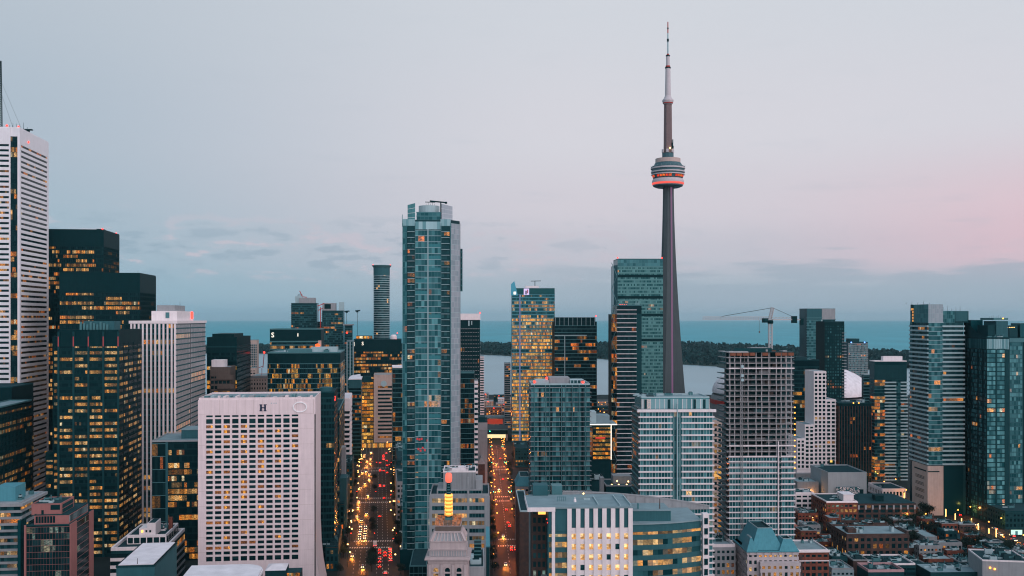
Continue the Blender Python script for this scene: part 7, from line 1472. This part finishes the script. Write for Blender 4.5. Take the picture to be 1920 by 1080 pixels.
def block_of(D_): return 'before the van crossing' if D_ < 645 else 'after the van crossing' if D_ < 803 else 'after the second crossing' if D_ < 968 else 'beyond the third crossing'
rl = random.Random(8)
def copy_tree(o, parent=None):
    c = o.copy(); COL.objects.link(c); c.parent = parent
    for ch in o.children: copy_tree(ch, c)
    return c
def place(proto, used, x, y, rz=0, label=None):
    o = proto if not used else copy_tree(proto); o.location = (x, y, .14); o.rotation_euler = (0, 0, rz)
    if label: o['label'] = label
    return o
pl = make_lamp('warm street lamp on a dark pole along the wide avenue', 'lamps along the avenue', warm_l, 1900, (1.0, .30, .06)); used = False
D_ = 575
while D_ < 1120:
    for sd in (-1, 1):
        if rl.random() < .7: place(pl, used, uni(D_) + sd * 15.2, D_ + rl.uniform(-11, 11), 0 if sd < 0 else math.pi, ('hotel' if sd < 0 else 'glass tower') + '-side avenue lamp ' + block_of(D_)); used = True
    D_ += 36
ps = make_lamp('orange street lamp along the narrow side street', 'lamps along the side street', amber_l, 5200, (1.0, .17, .03), 7.5); used = False
D_ = 585
while D_ < 1180:
    for sd in (-1, 1):
        if rl.random() < .8 and (D_ > 690 or rl.random() < .35): place(ps, used, sim(D_) + sd * 7.4, D_ + rl.uniform(-11, 11), 0 if sd < 0 else math.pi, ('left' if sd < 0 else 'right') and ('orange side street lamp on the ' + ('avenue' if sd < 0 else 'gold tower') + ' side ' + block_of(D_))); used = True
    D_ += 30
for D_ in (1420, 1450, 1480, 1510, 1540):
    for sd in (-1, 1): place(ps, True, sim(D_) + sd * 7.4, D_, 0 if sd < 0 else math.pi, 'orange side street lamp beyond the pale footbridge')
pw = make_lamp('amber street lamp in the western street among low roofs', 'lamps in the western streets', amber_l, 2000, (1.0, .36, .08), 7.5); used = False
for D_ in range(600, 980, 42):
    for sd in (-1, 1): place(pw, used, wes(D_) + sd * 8.8, D_ + sd * 6, 0 if sd < 0 else math.pi); used = True
for px, py in ((1612, 962), (1520, 940), (1645, 905), (1560, 992), (1700, 985), (1735, 985), (1540, 955), (960, 838), (1115, 882), (1122, 878), (1130, 884)):
    D_ = gd(py); place(pw, True, gx(px, D_), D_, 1.0, None)
# vertical amber light columns along the terrace street
for k in range(13):
    D_ = 800 - k * 11.5; root = link('light_column', None, None, (wes(D_) - 11.0 + (k % 2) * 1.2, D_, 0)); tag(root, 'upright glowing amber light column along the low terrace street', 'light column', 'amber light columns')
    q = MB(); q.lathe([(.22, 0), (.22, .9)], 8); q.build('base', darkmet, root); q = MB(); q.lathe([(.34, .9), (.34, 6.4 - (k % 3) * 1.1)], 8); q.build('glowing_tube', lamp_mat('light_column_glow', (1.0, .58, .16), 3.5) if 'light_column_glow' not in MATS else MATS['light_column_glow'], root)
def billboard(label, px, py, w_px, h_px, D_, mat):
    root = link('billboard', None, None, (gx(px, D_), D_, 0)); tag(root, label, 'billboard'); k = D_ / FPX; z = gz(py, D_); w, h_ = w_px * k, h_px * k
    boxm('frame', darkmet, root, -w / 2 - .25, .02, z - h_ / 2 - .25, w / 2 + .25, .5, z + h_ / 2 + .25); boxm('lit_face', mat, root, -w / 2, -.12, z - h_ / 2, w / 2, .0, z + h_ / 2)
    for s_ in (-.3, .3): boxm('post', darkmet, root, w * s_ - .2, .1, 0, w * s_ + .2, .45, z - h_ / 2 - .26)
    return root, w, h_, z
r_, w, h_, z = billboard('bright white billboard above the lamp-lit terrace street', 1787, 960, 14, 8, 745, lamp_mat('billboard_white', (1, .93, .93), 1.25)); boxm('dark_figure', stone, r_, -w * .15, -.2, z + h_ * .1, w * .05, -.13, z + h_ * .5)
r_, w, h_, z = billboard('glowing pale green billboard at the right edge', 1906, 998, 21, 9, 668, lamp_mat('billboard_green', (.62, 1.0, .82), 1.1)); boxm('green_figure', copper, r_, -w * .12, -.2, z - h_ * .5, w * .1, -.13, z + h_ * .25)
# traffic signals
def make_signal(label, group, lens):
    root = link('traffic_signal', None); tag(root, label, 'traffic signal', group); q = MB(); q.lathe([(.1, 0), (.07, 6)], 6); q.build('pole', darkmet, root); boxm('head', darkmet, root, -.2, -.18, 4.9, .2, .18, 6.0)
    q = MB(); q.lathe([(.14, 5.2), (.26, 5.4), (.14, 5.6)], 8, 0, -.3); q.build('lens', lens, root); return root
pr_ = make_signal('traffic signal showing red at an avenue crossing', 'red signals', tail_l); pg_ = make_signal('traffic signal showing green on the side street', 'green signals', green_l); ur = ug = False
for D0 in CROSS:
    for off, dd in ((14.8, 8), (14.8, -8), (-14.8, 8), (0.6, 8)): place(pr_, ur, uni(D0) + off, D0 + dd); ur = True
for D0 in CROSS[1:] + [1090]:
    for off in (-7.2, 7.2, 5): place(pg_, ug, sim(D0) + off, D0 + 8 + off * .2); ug = True


# short pavement lanterns in front of the shops
def make_lantern(label, group, bulb):
    root = link('pavement_lantern', None); tag(root, label, 'lantern', group); q = MB(); q.lathe([(.08, 0), (.05, 3.4)], 6); q.build('post', darkmet, root); q = MB(); q.lathe([(.15, 3.4), (.36, 3.6), (.3, 4.0), (.08, 4.2)], 8); q.build('globe', bulb, root); return root
la_ = make_lantern('small warm globe lantern on the avenue pavement', 'avenue lanterns', warm_l); ls_ = make_lantern('small amber globe lantern on the side street pavement', 'side street lanterns', amber_l); u1 = u2 = False
for _ in range(34):
    D_ = rl.uniform(570, 1130); sd = rl.choice((-1, 1)); place(la_, u1, uni(D_) + sd * rl.uniform(14.6, 18.6), D_, 0, 'small warm globe lantern on the ' + ('hotel' if sd < 0 else 'glass tower') + ' side ' + block_of(D_)); u1 = True
for _ in range(46):
    D_ = rl.uniform(570, 1190); sd = rl.choice((-1, 1)); place(ls_, u2, sim(D_) + sd * rl.uniform(7.0, 9.8), D_, 0, 'small amber side street globe on the ' + ('avenue' if sd < 0 else 'gold tower') + ' side ' + block_of(D_)); u2 = True
# cars
def make_car(colour):
    root = link('car', None)
    q = MB(); prof = [(-2.2, .35), (-2.25, .75), (-1.9, .95), (1.2, .98), (2.1, .78), (2.2, .38)]      # (y, z) side outline, nose at +y
    n = len(prof)
    for s_ in (-1, 1): q.v.extend([(s_ * (.88 if 0 < i < n - 1 else .8), y, z) for i, (y, z) in enumerate(prof)])
    q.f += [tuple(range(n)), tuple(reversed(range(n, 2 * n)))] + [(i, i + n, i + 1 + n, i + 1) for i in range(n - 1)] + [(n - 1, 2 * n - 1, n, 0)]
    q.l += [(0, 0, 0)] * (n + 2); q.t += [0] * (n + 2)
    q.box(-.66, -1.35, 1.38, .66, .35, 1.45); body_ = q.build('body', carpaint[colour], root)
    q = MB(); lo = [(-.8, -1.85, .95), (.8, -1.85, .95), (.8, 1.1, .97), (-.8, 1.1, .97)]; hi = [(-.64, -1.3, 1.38), (.64, -1.3, 1.38), (.64, .3, 1.38), (-.64, .3, 1.38)]
    for a in range(4): q.face([lo[a], lo[(a + 1) % 4], hi[(a + 1) % 4], hi[a]])
    q.build('windows', carglass, root)
    w = MB(); w.lathe([(.33, -.1), (.33, .1)], 10); mw = w.mesh('wheel', rubber)
    for sx_ in (-.82, .82):
        for y in (-1.4, 1.4): o = link('wheel', mw, root, (sx_, y, .33)); o.rotation_euler = (0, math.pi / 2, 0)
    for sx_ in (-.62, .62):
        q = MB(); q.box(sx_ - .2, 2.1, .55, sx_ + .2, 2.26, .85); q.build('headlight', head_l, body_); q = MB(); q.box(sx_ - .25, -2.31, .55, sx_ + .25, -2.22, .92); q.build('tail_light', tail_l, body_)
    q = MB(); q.box(-.22, -1.78, 1.12, .22, -1.68, 1.24); q.build('brake_light', tail_l, body_)
    return root
beam_d = bpy.data.lights.new('headlight_beam', 'SPOT'); beam_d.energy = 8000; beam_d.color = (1.0, .27, .035); beam_d.spot_size = math.radians(70); beam_d.spot_blend = .9; beam_d.shadow_soft_size = .25
cars = {c: make_car(c) for c in carpaint}; usedc = {c: False for c in cars}
rr = random.Random(40)
def car(c, x, y, rz, label, group):
    o = copy_tree(cars[c])
    o.location = (x, y, .03); o.rotation_euler = (0, 0, rz); tag(o, label, 'car', group)
    if math.cos(rz) < 0:        # beams of the cars that drive towards the viewer light the asphalt ahead of them
        bm_ = bpy.data.objects.new('headlight_beam', beam_d); COL.objects.link(bm_); bm_.parent = o; bm_.location = (0, 2.4, .95); bm_.rotation_euler = (math.radians(90 - 17), 0, 0)
cl_ = list(cars)
au = math.atan(.1314); a_s = math.atan(.0292)
def uni_car(D_, lane, towards):
    c = rr.choice(cl_); car(c, uni(D_) + lane, D_, au + (math.pi if towards else 0), f'{c} car with headlights on driving up the wide avenue' if towards else f'{c} car showing tail lights driving down the wide avenue', f'{c} cars on the avenue ' + ('northbound' if towards else 'southbound'))
for D_ in (660, 667, 674, 682, 690, 698): uni_car(D_ + rr.uniform(-1, 1), -8.4, True); uni_car(D_ + 2, -5.0, True)
for D_ in (585, 612, 720, 745, 770, 792, 822, 858, 880, 905, 935, 986, 1004, 1020, 1035, 1050, 1066, 1085): uni_car(D_, rr.choice((-11.8, -8.4, -5.0)), True)
for D_ in (571, 586, 598, 606, 613, 621, 628): uni_car(D_, 8.4 if D_ % 2 else 5.0, False); uni_car(D_ + 3, 11.6, False) if D_ > 595 else None
for _ in range(5): uni_car(rr.uniform(705, 1100), rr.choice((-11.8, -8.4, -5.0)), True)
for _ in range(6): uni_car(rr.uniform(820, 1100), rr.choice((5.0, 8.4, 11.6)), False)
for D_ in (628, 620, 735, 810, 870, 955, 961, 990, 1010, 1022, 1030, 1041, 1052, 1063, 1080): uni_car(D_, rr.choice((5.0, 8.4, 11.6)), False)
for D_, lane, tw in ((628, 2.2, False), (636, 2.4, False), (634, 5.0, False), (629, 5.0, False), (700, 3, False), (712, 2.2, False), (668, -2.2, True), (760, 2.2, False), (850, -2.2, True), (905, 2.5, False), (1000, -2.2, True), (1040, 2.3, False), (590, -2.3, True)):
    c = rr.choice(cl_); car(c, sim(D_) + lane, D_, a_s + (math.pi if tw else 0), f'{c} car heading up the narrow side street' if tw else f'{c} car with tail lights braking in the side street', f'{c} cars in the side street ' + ('northbound' if tw else 'southbound'))
for D_, lane, tw in ((640, -3, True), (655, -3, True), (668, 3, False), (672, -3, True), (690, 3, False), (705, -3, True), (740, 3, False), (780, -3, True)):
    c = rr.choice(cl_); car(c, wes(D_) + lane, D_, .05 + (math.pi if tw else 0), f'{c} car driving north on the western street' if tw else f'{c} car driving south on the western street', f'{c} cars in the western street ' + ('northbound' if tw else 'southbound'))
for k, (px, py) in enumerate(((1829, 1012), (1842, 1013))): car('white', gx(px, 645), 645, 1.2, 'white car parked on the brick roof deck', 'cars on the roof deck'); list(o for o in COL.objects)[-1]
for c_ in cars.values():        # the patterns themselves are not part of the scene
    for ch in list(c_.children_recursive): bpy.data.objects.remove(ch)
    bpy.data.objects.remove(c_)
# delivery van at the crossing
root = link('delivery_van', None, None, (uni(640) + 2.0, 640, .03), au); tag(root, 'white box van waiting at the avenue crossing', 'van')
boxm('cargo_box', white, root, -1.1, -3.2, .7, 1.1, 1.2, 3.2); boxm('cab', carpaint['white'], root, -1.0, 1.22, .6, 1.0, 2.9, 2.3); boxm('windscreen', carglass, root, -.85, 2.9, 1.4, .85, 2.95, 2.1)
w = MB(); w.lathe([(.42, -.14), (.42, .14)], 10); mw = w.mesh('wheel', rubber)
for sx_ in (-.95, .95):
    for y in (-2, 2): o = link('wheel', mw, root, (sx_, y, .42)); o.rotation_euler = (0, math.pi / 2, 0)
    q = MB(); q.box(sx_ * .8 - .15, -3.3, .8, sx_ * .8 + .15, -3.21, 1.1); q.build('tail_light', tail_l, root)

# trees
def make_tree(seed, r, h_):
    rng = random.Random(seed); root = link('street_tree', None)
    q = MB(); q.lathe([(.32, 0), (.22, h_ * .35), (.12, h_ * .6)], 7)
    for k in range(5):
        a = rng.uniform(0, math.tau); q.bar((0, 0, h_ * rng.uniform(.3, .45)), (r * .6 * math.cos(a), r * .6 * math.sin(a), h_ * rng.uniform(.55, .8)), .07)
    q.build('trunk', bark, root)
    q = MB(); lobes = [(rng.uniform(-.5, .5) * r, rng.uniform(-.5, .5) * r, h_ * rng.uniform(.5, .85), r * rng.uniform(.4, .65)) for _ in range(8)]
    for _ in range(900):
        lx, ly, lz, lr = rng.choice(lobes); d = Vector((rng.gauss(0, 1), rng.gauss(0, 1), rng.gauss(0, .8))).normalized() * lr * rng.uniform(.55, 1.05)
        c = Vector((lx, ly, lz)) + d; u = Vector((rng.gauss(0, 1), rng.gauss(0, 1), rng.gauss(0, .6))).normalized() * rng.uniform(.18, .42); w = u.cross(Vector((rng.gauss(0, 1), rng.gauss(0, 1), rng.gauss(0, 1)))).normalized() * u.length * .7
        q.face([tuple(c - u), tuple(c + w), tuple(c + u), tuple(c - w)])
    q.build('crown', foliage_m, root); return root
protos = [make_tree(1, 4.2, 9.5), make_tree(2, 3.4, 8.0), make_tree(3, 4.8, 11.0)]; ut = [False] * 3
def tree(x, y, label, group, sc=1.0, k=None):
    k = rr.randrange(3) if k is None else k
    o = protos[k] if not ut[k] else copy_tree(protos[k]); ut[k] = True
    o.location = (x, y, .1); o.rotation_euler = (0, 0, rr.uniform(0, 6.28)); o.scale = (sc, sc, sc * rr.uniform(.9, 1.1)); tag(o, label, 'tree', group)
for D_, s_ in ((575, 1.05), (588, 1.0), (606, .9), (500, 1.1), (520, 1.1), (680, .8), (700, .75), (745, .7), (840, .7), (900, .7)): tree(uni(D_) + rr.uniform(-.5, .5), D_, 'round dark avenue median tree ' + block_of(D_), 'median trees', s_)
for D_ in range(570, 1100, 19):
    for sd in (-1, 1):
        if rr.random() < .72: tree(uni(D_) + sd * rr.uniform(16.6, 18.0), D_ + rr.uniform(-4, 4), ('hotel' if sd < 0 else 'glass tower') + '-side avenue street tree ' + block_of(D_), 'avenue pavement trees', rr.uniform(.55, .85))
for D_ in range(560, 1000, 17):
    for sd in (-1, 1):
        if rr.random() < .7: tree(sim(D_) + sd * rr.uniform(8.6, 10.2), D_ + rr.uniform(-4, 4), 'side street tree on the ' + ('avenue' if sd < 0 else 'gold tower') + ' side ' + block_of(D_), 'side street trees', rr.uniform(.5, .8))
for px, D_, s_ in ((899, 590, 1.5), (903, 575, 1.5), (896, 605, 1.6), (906, 560, 1.3)): tree(gx(px, D_), D_, 'large dark tree behind the grey stepped office', 'trees behind the grey office', s_, 2)
for _ in range(34):
    D_ = rr.uniform(630, 700); x = rr.uniform(wes(D_) - 75, wes(D_) - 26)
    if gx(1735, D_) < x < gx(1805, D_) and D_ < 665: continue
    tree(x, D_, 'dark park tree among the low roofs of the western blocks', 'western park trees', rr.uniform(.6, 1.0))
for _ in range(30):
    px, D_ = rr.uniform(1800, 1900), rr.uniform(580, 628); tree(gx(px, D_), D_, 'dark tree in the grove beside the brick roof deck', 'grove by the roof deck', rr.uniform(.7, 1.1))
for _ in range(24):
    px, D_ = rr.uniform(1695, 1752), rr.uniform(660, 740); tree(gx(px, D_), D_, 'dark tree in the gap between warehouse and terrace street', 'trees by the terrace street', rr.uniform(.6, 1.0))
for _ in range(26):
    px = rr.uniform(1492, 1550); D_ = rr.uniform(745, 860); tree(gx(px, D_), D_, 'leafy tree behind the site cabins', 'trees behind the yard', rr.uniform(.6, 1.0))
for _ in range(8): D_ = rr.uniform(590, 640); tree(gx(rr.uniform(604, 640), D_), D_, 'tree on the hotel forecourt beside the avenue', 'forecourt trees', rr.uniform(.6, .9))
for _ in range(14): D_ = rr.uniform(590, 720); tree(gx(rr.uniform(1106, 1140), D_), D_, 'dark tree in the court below the white light line', 'court trees', rr.uniform(.6, .9))
for _ in range(10): D_ = rr.uniform(950, 1040); tree(gx(rr.uniform(955, 1000), D_), D_, 'dark tree beside the podium of the gold lit tower', 'podium trees', rr.uniform(.8, 1.2))

# ------------------------------------------------------------------ thin evening haze over city and lake
hz = bpy.data.materials.new('haze'); hz.use_nodes = True; hn = hz.node_tree; hn.nodes.clear()
ho = hn.nodes.new('ShaderNodeOutputMaterial'); hv = hn.nodes.new('ShaderNodeVolumePrincipled'); hv.inputs['Color'].default_value = (0.55, 0.85, 0.95, 1); hv.inputs['Density'].default_value = 0.000014
hn.links.new(hv.outputs[0], ho.inputs['Volume'])
b = MB(); b.box(-41000, -300, -3, 41000, 91000, 575); stuff(tag(b.build('haze', hz), 'thin blue evening haze over city and lake', 'haze'))
